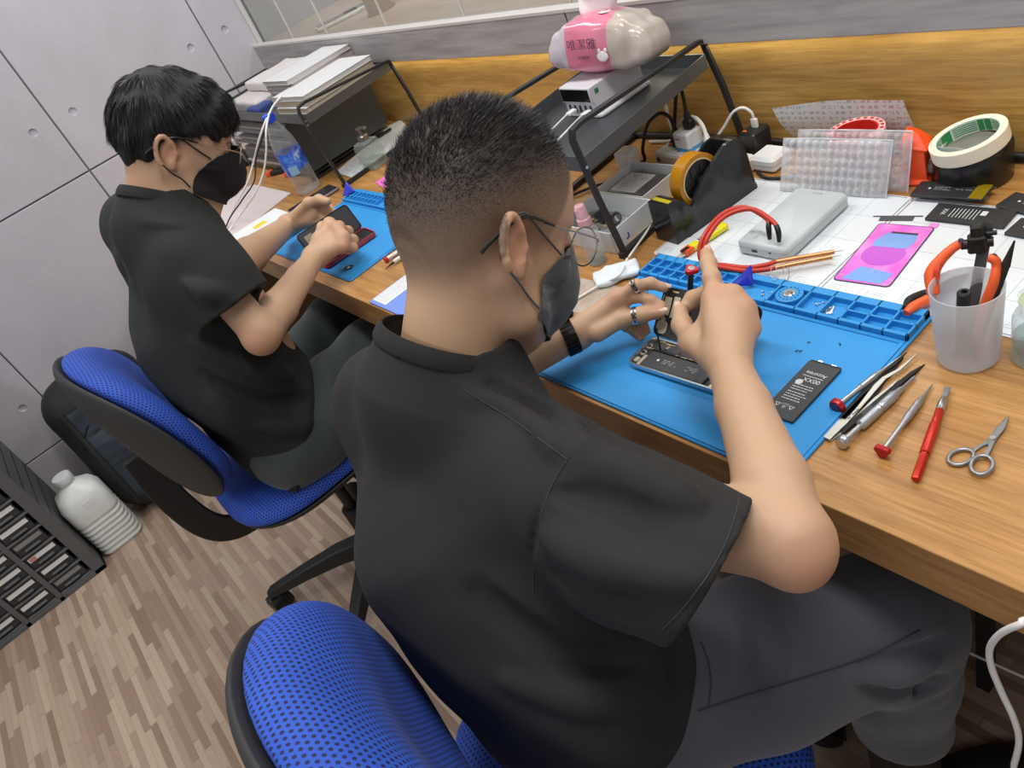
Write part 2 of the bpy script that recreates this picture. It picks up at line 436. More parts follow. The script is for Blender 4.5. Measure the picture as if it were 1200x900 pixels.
nm = bpy.data.meshes.new_from_object(wl.evaluated_get(bpy.context.evaluated_depsgraph_get())); wl.modifiers.clear(); wl.data = nm
bpy.data.objects.remove(hc)
# wood splashback behind the desk
b = MB(); b.box((2.45, .012, .8195), (4.9, .024, .235)); 
for xx in (1.2, 2.44, 3.66): pass
st(b, 'wall_back', W_BACK, smooth=0)
# ceiling far above with its lamps (never in view but it lights the room)
b = MB(); b.box((2.6, -.9, 2.71), (6.4, 6, .05)); st(b, 'ceiling', mat('ceiling_paint', '#e9e8e6', .9))

# shop counter above the splashback, on whose top a glass show case stands
M_GREY = None
def grey_board():
    t = NT('grey_oak_board'); v = t.co('Object', (1.2, 20, 14)); n = t.noise(v, 4, 5, .6, .4)
    t.set(Base_Color=t.ramp(n, [(.3, '#8b8889'), (.5, '#a09d9e'), (.7, '#b0adac')]), Roughness=.5); return t.m
M_GREY = grey_board(); M_EDGE = mat('pale_edging', '#c9c4c1', .4); M_CTOP = wood_mat('counter_top_beige', '#c3ab97', '#b49c88', '#9f8672', scale=.8, rough=.3)
ct = thing('shop_counter', 'grey oak shop counter edge running above the wooden splashback', 'counter', (0, 0, .938))
b = MB(); b.box((.83, .0, .0385), (1.66, .05, .077)); b.box((3.2825, .0, .0385), (3.235, .05, .077)); b.obj('front_board', M_GREY, ct, bevel=.0015)
b = MB(); b.box((2.45, -.012, .0795), (4.9, .028, .006)); b.obj('edge_strip', M_EDGE, ct)
b = MB(); b.box((2.45, .4, .0655), (4.9, .75, .022)); b.obj('counter_top', M_CTOP, ct)
b = MB(); b.box((-.02, .39, .34), (.03, .72, .56)); b.obj('end_panel', mat('grey_end_panel', '#969494', .55), ct)
b = MB(); b.box((-.0, .004, .36), (.012, .012, .56)); b.obj('corner_edging', M_EDGE, ct)
sc_ = thing('glass_show_case', 'clear acrylic front of the show case standing on the counter', 'show case', (0, .018, 1.0165))
GL = clear('acrylic_sheet', '#f4f6f5', .03, .03); GLE = mat('acrylic_edge', '#d8d4cf', .25)
xs = [.02, .27, .53, .90, 1.27, 1.64, 2.1, 2.6, 3.1]
for x0, x1 in zip(xs, xs[1:]):
    b = MB(); b.box(((x0 + x1) / 2, 0, .17), (x1 - x0 - .004, .004, .34)); pn = b.obj('glass_panel', GL, sc_, smooth=0)
    b = MB(); b.box((x1, 0, .17), (.0035, .005, .34)); b.obj('panel_edge', GLE, pn, smooth=0)
# two phones shown behind the acrylic
for nm_, lab, uv0, uv1, w_ in (('display_phone', 'grey topped phone lying behind its twin in the show case', (379, 35), (425, 4), .072), ('display_phone', 'white edged phone nearest the show case front', (366, 41), (425, 8), .075)):
    p, a, L = along(uv0, uv1, 1.0145)
    o = thing(nm_, lab, 'phone', (p.x, max(p.y, .05) if w_ > .074 else max(p.y, .05) + .085, 1.0145), a if False else 1.25, 'phones in the show case')
    b = MB(); b.slab(.15, w_, .012, .012, .003, (.075, 0, .0)); b.obj('body', mat('phone_white_rim', '#d8d2c4', .3), o)
    b = MB(); b.slab(.142, w_ - .008, .0006, .009, .0002, (.075, 0, .0119)); b.obj('screen', mat('phone_grey_glass', '#5d5b5c', .15), o)
    b = MB(); b.slab(.002, .012, .004, .001, 0, (-.0004, 0, .004)); b.obj('charging_port', mat('black_plastic', '#161616', .45), o)
b = MB()
jp = thing('wooden_display_post', 'round tan wooden post behind the acrylic', 'display post', (.64, .16, 1.0145))
b.lathe([(.036, 0), (.04, .004), (.04, .16), (.036, .165)], 32); b.obj('post', mat('tan_wood', '#9a7c60', .5), jp)
b = MB(); b.lathe([(.046, 0), (.046, .004), (.04, .006)], 32); b.obj('foot_ring', mat('tan_wood_dark', '#84674e', .5), jp)

# ================================================================ desk
dk = thing('workbench', 'long oak laminate workbench fixed along the splashback', 'desk', (0, 0, 0))
b = MB(); b.box((2.45, -.3215, .72), (4.88, .641, .06)); b.obj('worktop', W_DESK, dk, bevel=.0012)
W_DARK = wood_mat('desk_carcass', '#7a5a38', '#674a2c', '#4a331d', rough=.5)
b = MB(); b.box((2.45, -.04, .345), (4.88, .02, .69)); b.obj('back_panel', W_DARK, dk)
for x in (.03, 1.72, 3.3):
    b = MB(); b.box((x, -.33, .345), (.03, .56, .69)); b.obj('side_panel', W_DARK, dk)
b = MB(); b.box((2.5, -.14, .06), (1.5, .02, .12)); b.obj('kick_board', W_DESK, dk)
# ================================================================ common plastics and metals
BLK = mat('black_plastic', '#161616', .4); BLKM = mat('black_matt', '#1a1a1b', .7); WHT = mat('white_plastic', '#e6e8ea', .35); STEEL = mat('steel', '#c9cbcc', .28, 1.0); DKST = mat('dark_steel', '#4b4d50', .3, 1.0)
RED = mat('red_anodised', '#b8222c', .3, .35); REDP = mat('red_rubber', '#c2331f', .4); GOLD = mat('gold_contact', '#d8c193', .35, .6); BLUE = mat('blue_silicone', '#2b93d9', .55, var=.04, bump=.04, bs=900)
WPRT = mat('white_print', '#d6dadd', .5); INK = mat('dark_print', '#3c3a3e', .6); GPRT = mat('grey_print', '#8b8f93', .5)
BATT = mat('battery_wrap', '#2b2d31', .42); ORANGE = mat('orange_plastic', '#f0612c', .4); CABW = mat('white_cable', '#e4e4e2', .45); CABB = mat('black_cable', '#18181a', .5)
ALU = mat('brushed_aluminium', '#b9bcc0', .35, .85); COPPER = mat('copper', '#c98f63', .3, .9)
def dashes(b, x0, x1, y, w, rnd, z, h=.0001, full=.8):
    """one printed line of small type as short strokes"""
    x = x0
    while x < x1:
        L = rnd.uniform(.0012, .005)
        if rnd.random() < full: b.box(((x + min(x + L, x1)) / 2, y, z), (max(min(L, x1 - x), .0004), w, h))
        x += L + rnd.uniform(.0005, .0012)

# ---------------------------------------------------------------- blue silicone repair mats
def repair_mat(name, label, FL, rz, W, D, wheel_x=None, ntray=True):
    o = thing(name, label, 'repair mat', FL, rz, 'blue silicone repair mats'); t = .0035; T = .058
    b = MB(); b.slab(W, D, t, .006, .001, (W / 2, D / 2, .0002)); b.obj('sheet', BLUE, o)
    b = MB()
    for x0, x1, y0, y1 in ((.004, W - .004, .003, .008), (.004, .009, .004, D - T), (W - .009, W - .004, .004, D - T), (.004, W - .004, D - T, D - T + .005)):
        b.box(((x0 + x1) / 2, (y0 + y1) / 2, t + .0008), (x1 - x0, y1 - y0, .0022))
    b.obj('raised_border', BLUE, o, bevel=.0007)
    b = MB(); z0, z1 = t, t + .0085
    def wall(x0, y0, x1, y1): b.box(((x0 + x1) / 2, (y0 + y1) / 2, (z0 + z1) / 2), (x1 - x0, y1 - y0, z1 - z0))
    ya, yb = D - T + .006, D - .002; w = .0028
    wall(.003, ya, W - .003, ya + .005); wall(.003, yb - .012, W - .003, yb); wall(.003, ya, .003 + w, yb); wall(W - .003 - w, ya, W - .003, yb)
    c0 = .38 * W
    ym = (ya + yb - .008) / 2
    wall(.003, ym - w / 2, c0, ym + w / 2)
    for k in range(1, 9): wall(.003 + (c0 - .003) * k / 8 - w / 2, ya, .003 + (c0 - .003) * k / 8 + w / 2, yb)
    wx = wheel_x or W * .63
    wall(wx - .024, ya, wx - .024 + w, yb); wall(wx + .02, ya, wx + .02 + w, yb)
    xs = [wx + .02 + (W - .006 - wx - .02) * q for q in (.22, .42, .62, .81)]
    for x in xs: wall(x, ya, x + w, yb)
    wall(xs[1], ym - w / 2, W - .003, ym + w / 2)
    b.obj('tray_walls', BLUE, o, bevel=.0006)
    b = MB(); b.at(wx - .001, ym + .004, t); b.lathe([(.0175, 0), (.0175, .0085), (.0155, .0095), (.008, .0095), (.008, .004), (.0005, .004)], 40)
    wh = b.obj('magnet_wheel', BLUE, o); b = MB(); b.at(wx - .001, ym + .004, t + .004)
    b.lathe([(.0078, 0), (.0078, .0066), (.0066, .0074), (.0035, .0066), (.0035, .001), (.0002, .001)], 28); b.obj('magnet_ring', mat('bright_metal', '#e3e2de', .2, .9), wh)
    b = MB()
    for k in range(16):
        a = 2 * PI * k / 16; b.cyl((wx - .001 + .0125 * math.cos(a), ym + .004 + .0125 * math.sin(a), t + .0088), (wx - .001 + .0125 * math.cos(a), ym + .004 + .0125 * math.sin(a), t + .0098), .0011, seg=8)
    b.obj('bit_hole', mat('deep_blue_hole', '#0f3a63', .8), wh)
    return o
m1 = repair_mat('repair_mat', 'blue silicone repair mat under the opened phone on the bench', (2.1, -.6375, .7501), 0, .416, .288, .248)

# ---------------------------------------------------------------- opened phone on the mat
ph = thing('opened_phone', 'opened phone with exposed black battery on the blue mat', 'phone', (2.2345, -.572, .7555), math.radians(2.2))
PL, PW = .150, .056
b = MB(); b.tray(PL, PW, .0082, .0026, .0105, .0022, (PL / 2, PW / 2, 0), .0012, 6); b.obj('housing', mat('silver_blue_frame', '#c3ccd2', .22, .9), ph)
b = MB(); b.slab(PL - .0055, PW - .0055, .0022, .008, .0003, (PL / 2, PW / 2, .0022)); b.obj('inner_plate', mat('inner_black', '#1b1b1d', .5), ph)
b = MB(); b.slab(.098, .029, .0032, .002, .0008, (.069, .0185, .0042)); bt = b.obj('battery', mat('battery_face', '#3a3a3c', .45), ph)
b = MB(); r_ = random.Random(3)
for k, (x0, x1, m_) in enumerate(((.046, .063, 1), (.066, .072, 1), (.075, .079, 1), (.083, .099, 1))):
    for j in range(3 if k in (0, 3) else 1): dashes(b, x0, x1, .0195 + (j - 1) * .003, .0014, r_, .00745)
b.obj('battery_print', GPRT, bt); b = MB(); b.at(.0385, .0195, .0074); b.ball((0, 0, 0), (.0018, .0021, .0002), 12, 6); b.ball((.0012, .0012, 0), (.0009, .0004, .0002), 8, 6); b.obj('battery_emblem', WPRT, bt)
b = MB(); b.slab(.094, .0155, .003, .001, .0005, (.062, .0425, .0043)); lb = b.obj('logic_board', mat('board_shield', '#3f3f42', .35, .5), ph)
b = MB()
for x, y, a, c in ((.028, .0425, .013, .011), (.047, .0425, .02, .012), (.085, .042, .017, .011)): b.slab(a, c, .0008, .001, .0002, (x, y, .0073))
b.obj('shield_can', mat('shield_can', '#55565a', .4, .6), lb)
b = MB()
for k in range(26): b.box((r_.uniform(.014, .108), r_.choice((.0348, .0355, .0502, .0507)), .0075), (r_.uniform(.001, .0045), .0009, .0006))
for k in range(9): b.box((.037 + r_.uniform(-.002, .002), r_.uniform(.036, .05), .0079), (.0022, .0012, .0006))
b.tube([(.016, .049, .0075), (.024, .051, .0085), (.033, .0485, .008), (.045, .0505, .008)], .0007, 6)
b.obj('solder_contact', GOLD, lb)
b = MB()
for y in (.012, .026, .039): b.slab(.0065, .0085, .0026, .002, .0004, (.0085, y, .0042))
b.slab(.005, .02, .002, .002, .0004, (.0155, .014, .0042)); cm = b.obj('camera_bracket', mat('pale_bracket', '#c8bfae', .35, .5), ph)
b = MB()
for y in (.026, .039): b.cyl((.0085, y, .0064), (.0085, y, .0074), .0026, seg=16)
b.obj('lens', BLK, cm)
b = MB(); b.slab(.005, .024, .0022, .001, .0003, (.143, .017, .0042)); b.slab(.007, .006, .0025, .001, .0003, (.131, .0055, .0042)); b.obj('connector', GOLD, ph)
b = MB(); b.slab(.012, .027, .0016, .001, .0003, (.1275, .0185, .0043)); b.obj('speaker_box', mat('speaker_box', '#2a2a2c', .4), ph)
b = MB(); b.cyl((.0295, .036, .007), (.028, .042, .040), .0012, seg=8); b.obj('screen_prop', BLK, ph)
# the screen half, hinged along the far edge and tipped up
hv = Vector((0, .047, .046)); tl = math.atan2(hv.z, hv.y); SX = Matrix.Translation((-.004, PW + .004, .007)) @ Euler((tl, 0, 0)).to_matrix().to_4x4()
SW = .066
b = MB(); b.X(SX); b.slab(PL, SW, .0032, .010, .0008, (PL / 2, SW / 2, -.0016)); sn = b.obj('screen', mat('screen_rim', '#0d0d0f', .25), ph)
b = MB(); b.X(SX); b.slab(PL - .006, SW - .006, .0006, .0075, .0001, (PL / 2, SW / 2, .0016)); b.obj('screen_backing', mat('screen_backing', '#252427', .4), sn)
b = MB(); b.X(SX); zz = .0021
b.slab(.0175, .0175, .0012, .006, .0003, (.014, .0125, zz)); b.slab(.0115, .024, .0012, .001, .0003, (.0135, .041, zz)); b.slab(.01, .028, .0016, .001, .0003, (.0275, .041, zz)); b.slab(.007, .006, .001, .001, .0003, (.013, .0225, zz))
b.obj('pale_shield', mat('pale_tape', '#c7bda3', .4, .3), sn)
b = MB(); b.X(SX); b.slab(.013, .018, .001, .001, .0003, (.0135, .0545, zz + .0001)); b.slab(.005, .05, .0008, .001, .0002, (.0205, .034, zz)); b.slab(.05, .05, .001, .002, .0002, (.056, .033, zz)); b.obj('flex_cable', BLKM, sn)
b = MB(); b.X(SX); b.slab(.024, .05, .001, .004, .0003, (.133, .035, zz)); b.obj('copper_shield', mat('tan_shield', '#8d8478', .35, .6), sn)
b = MB(); b.X(SX)
for x, y, a, c in ((.1345, .024, .013, .02), (.143, .035, .002, .03), (.005, .05, .0015, .009), (.0045, .034, .002, .006), (.022, .061, .01, .002), (.006, .0225, .002, .004)):
    b = MB(); b.X(SX); b.box((x, y, zz + .001), (a, c, .0008)); b.obj('gold_strip', GOLD, sn)

# ---------------------------------------------------------------- screwdriver held upright in the hand (its cap under the index finger)
sd = thing('precision_screwdriver', 'upright precision screwdriver with red cap, held over the phone', 'screwdriver', (0, 0, 0), 0, 'precision screwdrivers')
s0 = Vector((2.287, -.508, .768)); s1 = Z(810, 316, .872)
b = MB(); b.lathe_at(s0, s1, [(.0006, 0), (.0009, .05), (.0012, .3), (.0014, .38), (.0032, .42), (.0036, .5), (.003, .6), (.0036, .8), (.0034, .97), (.002, .98)], 20); b.obj('shaft', DKST, sd)
b = MB(); b.X(align(s1 - (s1 - s0).normalized() * .003, s1 + (s1 - s0).normalized() * .01, .5))
tri = [(.0098 * math.cos(math.radians(a)) * q, .0098 * math.sin(math.radians(a)) * q) for a, q in ((-16, .93), (0, .92), (16, .93), (60, .66), (104, .93), (120, .92), (136, .93), (180, .66), (224, .93), (240, .92), (256, .93), (300, .66))]
b.prism(tri, 0, .0052); cp = b.obj('cap', RED, sd, bevel=.0008)
b = MB(); b.X(align(s1 + (s1 - s0).normalized() * .0022, s1 + (s1 - s0).normalized() * .02, .5)); b.lathe([(.0036, 0), (.0036, .0004), (.0028, .0004), (.0028, 0)], 20); b.box((0, .0004, .0003), (.0034, .0007, .0003)); b.obj('cap_mark', WPRT, cp)

# ---------------------------------------------------------------- loose battery on the mat
def battery(name, label, p, rz, L, W, H, group, style):
    """lies with its length on +x"""
    o = thing(name, label, 'battery', p, rz, group)
    b = MB(); b.slab(L, W, H, .0018, .0007, (L / 2, W / 2, 0)); b.obj('cell', BATT, o)
    r = random.Random(len(label)); b = MB(); z = H + .00003
    if style == 'mat':
        b.slab(.003, W * .92, H * .8, .0005, .0003, (-.001, W / 2, .0003))
        b.obj('end_tab', BLKM, o); b = MB(); b.box((-.003, W * .30, .002), (.004, .005, .0012)); b.box((-.0025, W * .72, .002), (.003, .006, .001)); b.obj('contact', STEEL, o)
        b = MB(); b.xf = Matrix.Translation((0, 0, z))
        for x in (.024,): b.box((x, W / 2, 0), (.0008, W * .62, .0001))
        for x in (.040, .044, .048, .053, .057, .061, .065):
            y = W * .18; e = W * r.uniform(.6, .8)
            while y < e: q = r.uniform(.001, .005); b.box((x, y + q / 2, 0), (.0010, q, .0001)); y += q + .0008
        b.obj('small_print', WPRT, o)
        text('large_print', 'Accurate', .0072, WPRT, o, (.0185, W * .52, z), -PI / 2, sx=.95)
        text('large_print', '00XX', .0085, WPRT, o, (.0295, W * .55, z), -PI / 2, sx=1.0)
        text('large_print', '\u25b3\u26a0\u25b3', .0075, WPRT, o, (.076, W * .45, z), -PI / 2)
        b = MB(); b.at(.036, W * .26, z); b.lathe([(.0042, 0), (.0042, .0001)], 20); b.obj('round_emblem', WPRT, o)
    elif style == 'lines':
        for k in range(8): b.box((L * (.27 + .045 * k), W * .5, z), (.0009, W * r.uniform(.5, .62), .0001))
        b.box((L * .66, W * .62, z), (.007, W * .26, .0001)); b.obj('small_print', WPRT, o)
        text('large_print', 'WX', .009, WPRT, o, (L * .18, W * .5, z), PI / 2, sx=.9)
        b = MB(); b.slab(.022, W * .98, .001, .001, .0002, (L * .78, W * .5, H * .55)); b.obj('flex_tail', BLKM, o)
    else:
        for x0, x1, n in ((.26, .5, 3), (.53, .6, 1), (.62, .66, 1), (.69, .78, 1)):
            for j in range(n): dashes(b, L * x0, L * x1, W * (.55 + (j - (n - 1) / 2) * .09), .0013, r, z)
        b.obj('small_print', GPRT, o)
        b = MB(); b.at(L * .2, W * .52, z); b.ball((0, 0, 0), (.0017, .002, .0002), 12, 6); b.obj('emblem', WPRT, o)
        b = MB(); b.slab(.017, W * .97, .0006, .0005, .0001, (L - .0095, W * .5, H - .0001)); b.obj('amber_tape', mat('amber_kapton', '#a08a1c', .25, .3), o)
        b = MB(); b.box((L + .001, W * .85, H * .6), (.005, .006, .001)); b.box((L, W * .2, H * .6), (.006, .008, .001)); b.obj('contact', STEEL, o)
    return o
p = Z(947, 423, .7555)
battery('phone_battery', 'black phone battery with white print lying on the blue mat', (2.4365, -.4725, .7538), -PI / 2, .094, .0405, .0035, 'loose phone batteries', 'mat')
battery('phone_battery', 'upper black battery with amber tape end beside the black tape roll', (2.371, -.130, .7580), math.radians(3), .092, .036, .0042, 'loose phone batteries', 'apple')
battery('phone_battery', 'black battery with white warning lines beneath the amber taped one', (2.412, -.1705, .7518), math.radians(1), .096, .0385, .0040, 'loose phone batteries', 'lines')
battery('phone_battery', 'black battery cut by the photo edge behind the lined one', (2.478, -.125, .7518), math.radians(-14), .092, .036, .0042, 'loose phone batteries', 'apple')
battery('phone_battery', 'short dark battery behind the tip of the black spudger', (2.513, -.180, .7518), math.radians(-6), .07, .036, .0038, 'loose phone batteries', 'apple')

# ---------------------------------------------------------------- hand tools in a row on the bench
def driver(label, a, b_, parts, group='precision screwdrivers'):
    pa, an, L = along(a, b_, .7503); o = thing('precision_screwdriver', label, 'screwdriver', pa, an, group); return o, L
o, L = driver('slim silver screwdriver with round red cap, left end of the tool row', (981.5, 483), (1056, 419), 0)
zc = .0085
b = MB(); b.lathe_at((.004, 0, zc), (L, 0, .0025), [(.0028, 0), (.0028, .28), (.0036, .34)] + [(r, .34 + .022 * i) for i, r in enumerate((.0040, .0034) * 6)] + [(.0034, .62), (.0022, .68), (.0015, .8), (.0009, .9), (.0004, 1)], 18); b.obj('handle', STEEL, o)
b = MB(); b.lathe_at((-.0025, 0, zc), (.004, 0, zc), [(.0005, 0), (.0075, 0), (.0085, .25), (.0085, 1), (.003, 1)], 24); c_ = b.obj('cap', RED, o)
b = MB(); b.lathe_at((-.0031, 0, zc), (-.0024, 0, zc), [(.0006, 0), (.0062, 0), (.0062, 1)], 24); b.obj('cap_disc', mat('dark_cap_disc', '#4a3a55', .35, .4), c_)
o, L = driver('thick silver screwdriver with round steel cap, middle of the tool row', (988, 524), (1073, 443), 0)
zc = .0072
b = MB(); b.lathe_at((.004, 0, zc), (L, 0, .003), [(.003, 0), (.003, .2), (.0032, .2), (.0056, .22), (.0056, .44), (.0046, .45), (.0056, .47), (.0046, .49), (.0056, .51), (.0056, .68), (.004, .72), (.0032, .78), (.0016, .82), (.0016, .97), (.0007, 1)], 18); b.obj('handle', ALU, o)
b = MB(); b.lathe_at((-.004, 0, zc), (.005, 0, zc), [(.0004, 0), (.0058, 0), (.0068, .2), (.0062, .4), (.0068, .5), (.0068, .95), (.003, 1)], 24); b.obj('cap', STEEL, o)
o, L = driver('silver screwdriver with red trefoil cap beside the red craft knife', (1035, 535), (1093, 452), 0)
zc = .0078
b = MB(); b.lathe_at((.003, 0, zc), (L, 0, .0025), [(.0026, 0), (.0028, .38), (.0035, .42), (.0042, .5), (.0036, .54), (.0042, .58), (.0036, .62), (.0042, .66), (.0034, .74), (.002, .78), (.0015, .82), (.0011, .94), (.0004, 1)], 18); b.obj('handle', ALU, o)
b = MB(); b.X(align((-.003, 0, zc), (.01, 0, zc), .6)); b.prism([(x * .92, y * .92) for x, y in tri], 0, .0055); b.obj('cap', RED, o, bevel=.0008)
def tweezers(name, label, tail, t1, t2, m, bend):
    pa, an, L = along(tail, t1, .7502); o = thing(name, label, 'tweezers', pa, an, 'tweezers in the tool row'); R_ = Matrix.Rotation(-an, 3, 'Z'); q = R_ @ (Z(*t2, .7502) - pa)
    for e, s in (((L, 0), 1), ((q.x, q.y), -1)):
        dx, dy = e; P = [(.0, 0), (dx * .18, dy * .18 + s * .0012), (dx * .45, dy * .45 + s * .0042), (dx * .68, dy * .72 + s * .0030 + bend * .003), (dx * .8, dy * .8 + s * .0010), (dx, dy)]
        Wd = [.0035, .0046, .004, .0022, .0018, .0005]; b = MB(); Lp = []
        for (x, y), w in zip(P, Wd): Lp.append([(x, y + s * .0008 - .0007, .0012), (x, y + s * .0008 + .0007, .0012), (x, y + s * .0008 + .0007, .0012 + 2 * w), (x, y + s * .0008 - .0007, .0012 + 2 * w)])
        if bend: Lp = []; [Lp.append([(x, y - w * 1.1, .001 + .0012 * s + .0012), (x, y + w * 1.1, .001 + .0012 * s + .0012), (x, y + w * 1.1, .0022 + .0012 * s + .0012), (x, y - w * 1.1, .0022 + .0012 * s + .0012)]) for (x, y), w in zip(P, Wd)]
        b.loops(Lp); b.obj('arm', m, o, bevel=.0003)
    return o
tw = tweezers('tweezers', 'silver bent tip tweezers lying between the two left screwdrivers', (969, 517), (1075, 418), (1054, 445), mat('satin_steel', '#b9b6ae', .33, .9), 1)
b = MB(); r_ = random.Random(5)
dashes(b, .032, .05, .0012, .0012, r_, .0047); dashes(b, .034, .052, -.001, .0012, r_, .0047); b.obj('stamped_print', INK, tw)
tweezers('tweezers', 'black tweezers half hidden under the slim red capped screwdriver', (987, 494), (1063, 416), (1059, 420), BLKM, .6)
pa, an, L = along((986, 509), (1084, 427), .7502); o = thing('spudger', 'black pointed spudger lying under the thick silver screwdriver', 'spudger', pa, an)
b = MB(); b.loops([[(x, -w, .0004), (x, w, .0004), (x, w * .8, h), (x, -w * .8, h)] for x, w, h in ((0, .0028, .0022), (.01, .0034, .0038), (L * .6, .0034, .0044), (L * .85, .0028, .0036), (L, .0004, .0009))]); b.obj('blade', BLKM, o, bevel=.0003)
b = MB(); b.slab(.016, .005, .0004, .001, 0, (L * .3, 0, .0042)); b.obj('grip_pad', mat('spudger_grey', '#38393c', .5), o)
pa, an, L = along((1073, 566), (1111, 457), .7503); o = thing('craft_knife', 'red craft knife with silver collar and short flat blade', 'craft knife', pa, an)
zc = .0048
b = MB(); b.X(align((0, 0, zc), (L, 0, zc))); b.lathe([(.0036, 0), (.0042, .001), (.0042, .034)], 6); b.lathe([(.0046, .0345), (.0048, .037), (.0048, .073), (.0044, .075)], 16); b.lathe([(.004, .0755), (.004, .094), (.0036, .095)], 16); b.obj('handle', mat('red_metal', '#c8301f', .28, .4), o)
b = MB(); b.X(align((0, 0, zc), (L, 0, zc))); b.lathe([(.0039, .0952), (.0043, .097), (.0043, .106), (.003, .112), (.0028, .114)], 16); b.obj('collar', STEEL, o)
b = MB(); b.prism([(.112, -.0022), (L - .001, -.0032), (L, .0034), (.112, .0026)], zc - .0004, zc + .0004); b.obj('blade', STEEL, o)
# scissors
pa, an, L = along((1137, 545), (1181, 491), .7505); o = thing('small_scissors', 'small grey metal scissors lying open ringed right of the knife', 'scissors', pa, an)
R_ = Matrix.Rotation(-an, 3, 'Z'); SG = mat('scissor_grey', '#9b9c9e', .35, .8); pv = R_ @ (Z(1163, 517, .7505) - pa)
for k, (uv, tipoff, zz) in enumerate((((1126, 537), .0008, .0012), ((1150.5, 548), -.0008, .0032))):
    c = R_ @ (Z(*uv, .7505) - pa); b = MB(); rx, ry = .0118, .0085; th = math.atan2(pv.y - c.y, pv.x - c.x)
    P = [(c.x + rx * math.cos(a) * math.cos(th) - ry * math.sin(a) * math.sin(th), c.y + rx * math.cos(a) * math.sin(th) + ry * math.sin(a) * math.cos(th), zz + .0006) for a in [2 * PI * i / 28 for i in range(28)]]
    b.tube(P + [P[0]], .0021, 10, 0); b.obj('finger_ring', SG, o)
    q = Vector((c.x + rx * math.cos(th), c.y + rx * math.sin(th))); b = MB()
    P = [(q.x, q.y, .0019), (q.x * .5 + pv.x * .5, q.y * .5 + pv.y * .5 + tipoff, .0019), (pv.x, pv.y, .003), (pv.x * .5 + L * .5, pv.y * .5 + tipoff, .0032), (L, tipoff, .0004)]
    b.loops([[(x, y - w, zz - .001), (x, y + w, zz - .001), (x, y + w, zz + .001), (x, y - w, zz + .001)] for x, y, w in P]); b.obj('blade', SG, o, bevel=.0004)
b = MB(); b.cyl((pv.x, pv.y, 0), (pv.x, pv.y, .0056), .0026, seg=16); b.obj('pivot_screw', STEEL, o)

# ---------------------------------------------------------------- white gridded project sheets
WSH = mat('white_sheet', '#dfe6ec', .3); LINE = mat('grey_grid_line', '#a9b2b8', .5); DLINE = mat('dark_border_line', '#55585c', .5)
def gsheet(label, x0, y0, w, d, rz, z):
    o = thing('project_sheet', label, 'gridded sheet', (x0, y0, z), rz, 'white gridded sheets')
    b = MB(); b.slab(w, d, .0009, .008, .0002, (w / 2, d / 2, 0)); b.obj('sheet', WSH, o)
    b = MB(); n = round(w / .052)
    for k in range(1, n): b.box((w * k / n, d / 2, .00092), (.0006, d - .012, .0001))
    m_ = round(d / .06)
    for k in range(1, m_): b.box((w / 2, d * k / m_, .00092), (w - .012, .0006, .0001))
    b.obj('grid_lines', LINE, o)
    b = MB(); r = random.Random(int(x0 * 100))
    for k in range(n): 
        for q in range(3): dashes(b, w * (k + .15) / n, w * (k + .6) / n, d * .06 + q * .004, .0006, r, .00092)
    b.obj('cell_print', GPRT, o)
    b = MB(); e = .0012
    for x, y, a, c in ((w / 2, .003, w - .016, e), (w / 2, d - .003, w - .016, e), (.0025, d / 2, e, d - .016), (w - .0025, d / 2, e, d - .016)): b.box((x, y, .00093), (a, c, .0001))
    b.obj('border_line', DLINE, o)
gsheet('white gridded sheet under the grey power bank and tape dispenser', 2.077, -.3435, .288, .232, math.radians(-1.5), .7502)
gsheet('white gridded sheet under the pink film and loose batteries', 2.3652, -.3490, .30, .232, math.radians(-1.5), .7502)
# pink backlight film
pa, an, L = along((975, 328), (1030, 262), .7514); an -= PI / 2
o = thing('screen_film', 'pink and blue phone backlight film lying on the white sheet', 'film', pa, an)
w, d = .073, .1335
t = NT('pink_film'); v = t.co(); n = t.noise(v, 22, 2); t.set(Base_Color=t.ramp(n, [(.3, '#d95bd6'), (.5, '#e873da'), (.7, '#ef9be0')]), Roughness=.15); PINK = t.m
b = MB(); b.slab(w, d, .0007, .006, .0001, (w / 2, d / 2, 0)); b.obj('rim', INK, o)
b = MB(); b.slab(w - .003, d - .003, .0004, .005, .0001, (w / 2, d / 2, .0005)); b.obj('pink_layer', PINK, o)
VIO = mat('violet_film', '#c04fd0', .2); LBL = mat('light_blue_film', '#79a5e8', .2)
b = MB(); b.at(w / 2, d * .48, .00085); b.lathe([(.0265, 0), (.0265, .0002)], 40, True, 1, .95); b.obj('violet_disc', VIO, o)
b = MB(); b.xf = Matrix.Translation((0, 0, .001)); b.prism([(w * .2, d * .60), (w * .8, d * .60), (w * .86, d * .72), (w * .82, d * .84), (w * .3, d * .84), (w * .18, d * .70)], 0, .0002); b.obj('blue_patch', LBL, o); b = MB(); b.xf = Matrix.Translation((0, 0, .001)); b.prism([(w * .14, d * .03), (w * .84, d * .03), (w * .9, d * .2), (w * .6, d * .23), (w * .3, d * .26)], 0, .0002); b.obj('blue_patch', LBL, o)
b = MB(); b.box((w * .58, d * .85, .00125), (w * .46, .004, .0002)); b.obj('dark_bar', INK, o)
b = MB(); b.at(w * .9, d * .70, .001); b.lathe([(.003, 0), (.003, .0002)], 16); b.at(w * .1, d * .08, .001); b.lathe([(.003, 0), (.003, .0002)], 16); b.obj('pink_dot', mat('rose_dot', '#ff7fc0', .3), o)
b = MB(); b.box((w * .94, d + .004, .0004), (.011, .01, .0006)); b.obj('pull_tab', PINK, o)
pa, an, L = along((1031, 256), (1071, 256), .7514); o = thing('adhesive_strip', 'short dark adhesive strip behind the pink film', 'adhesive strip', pa, an)
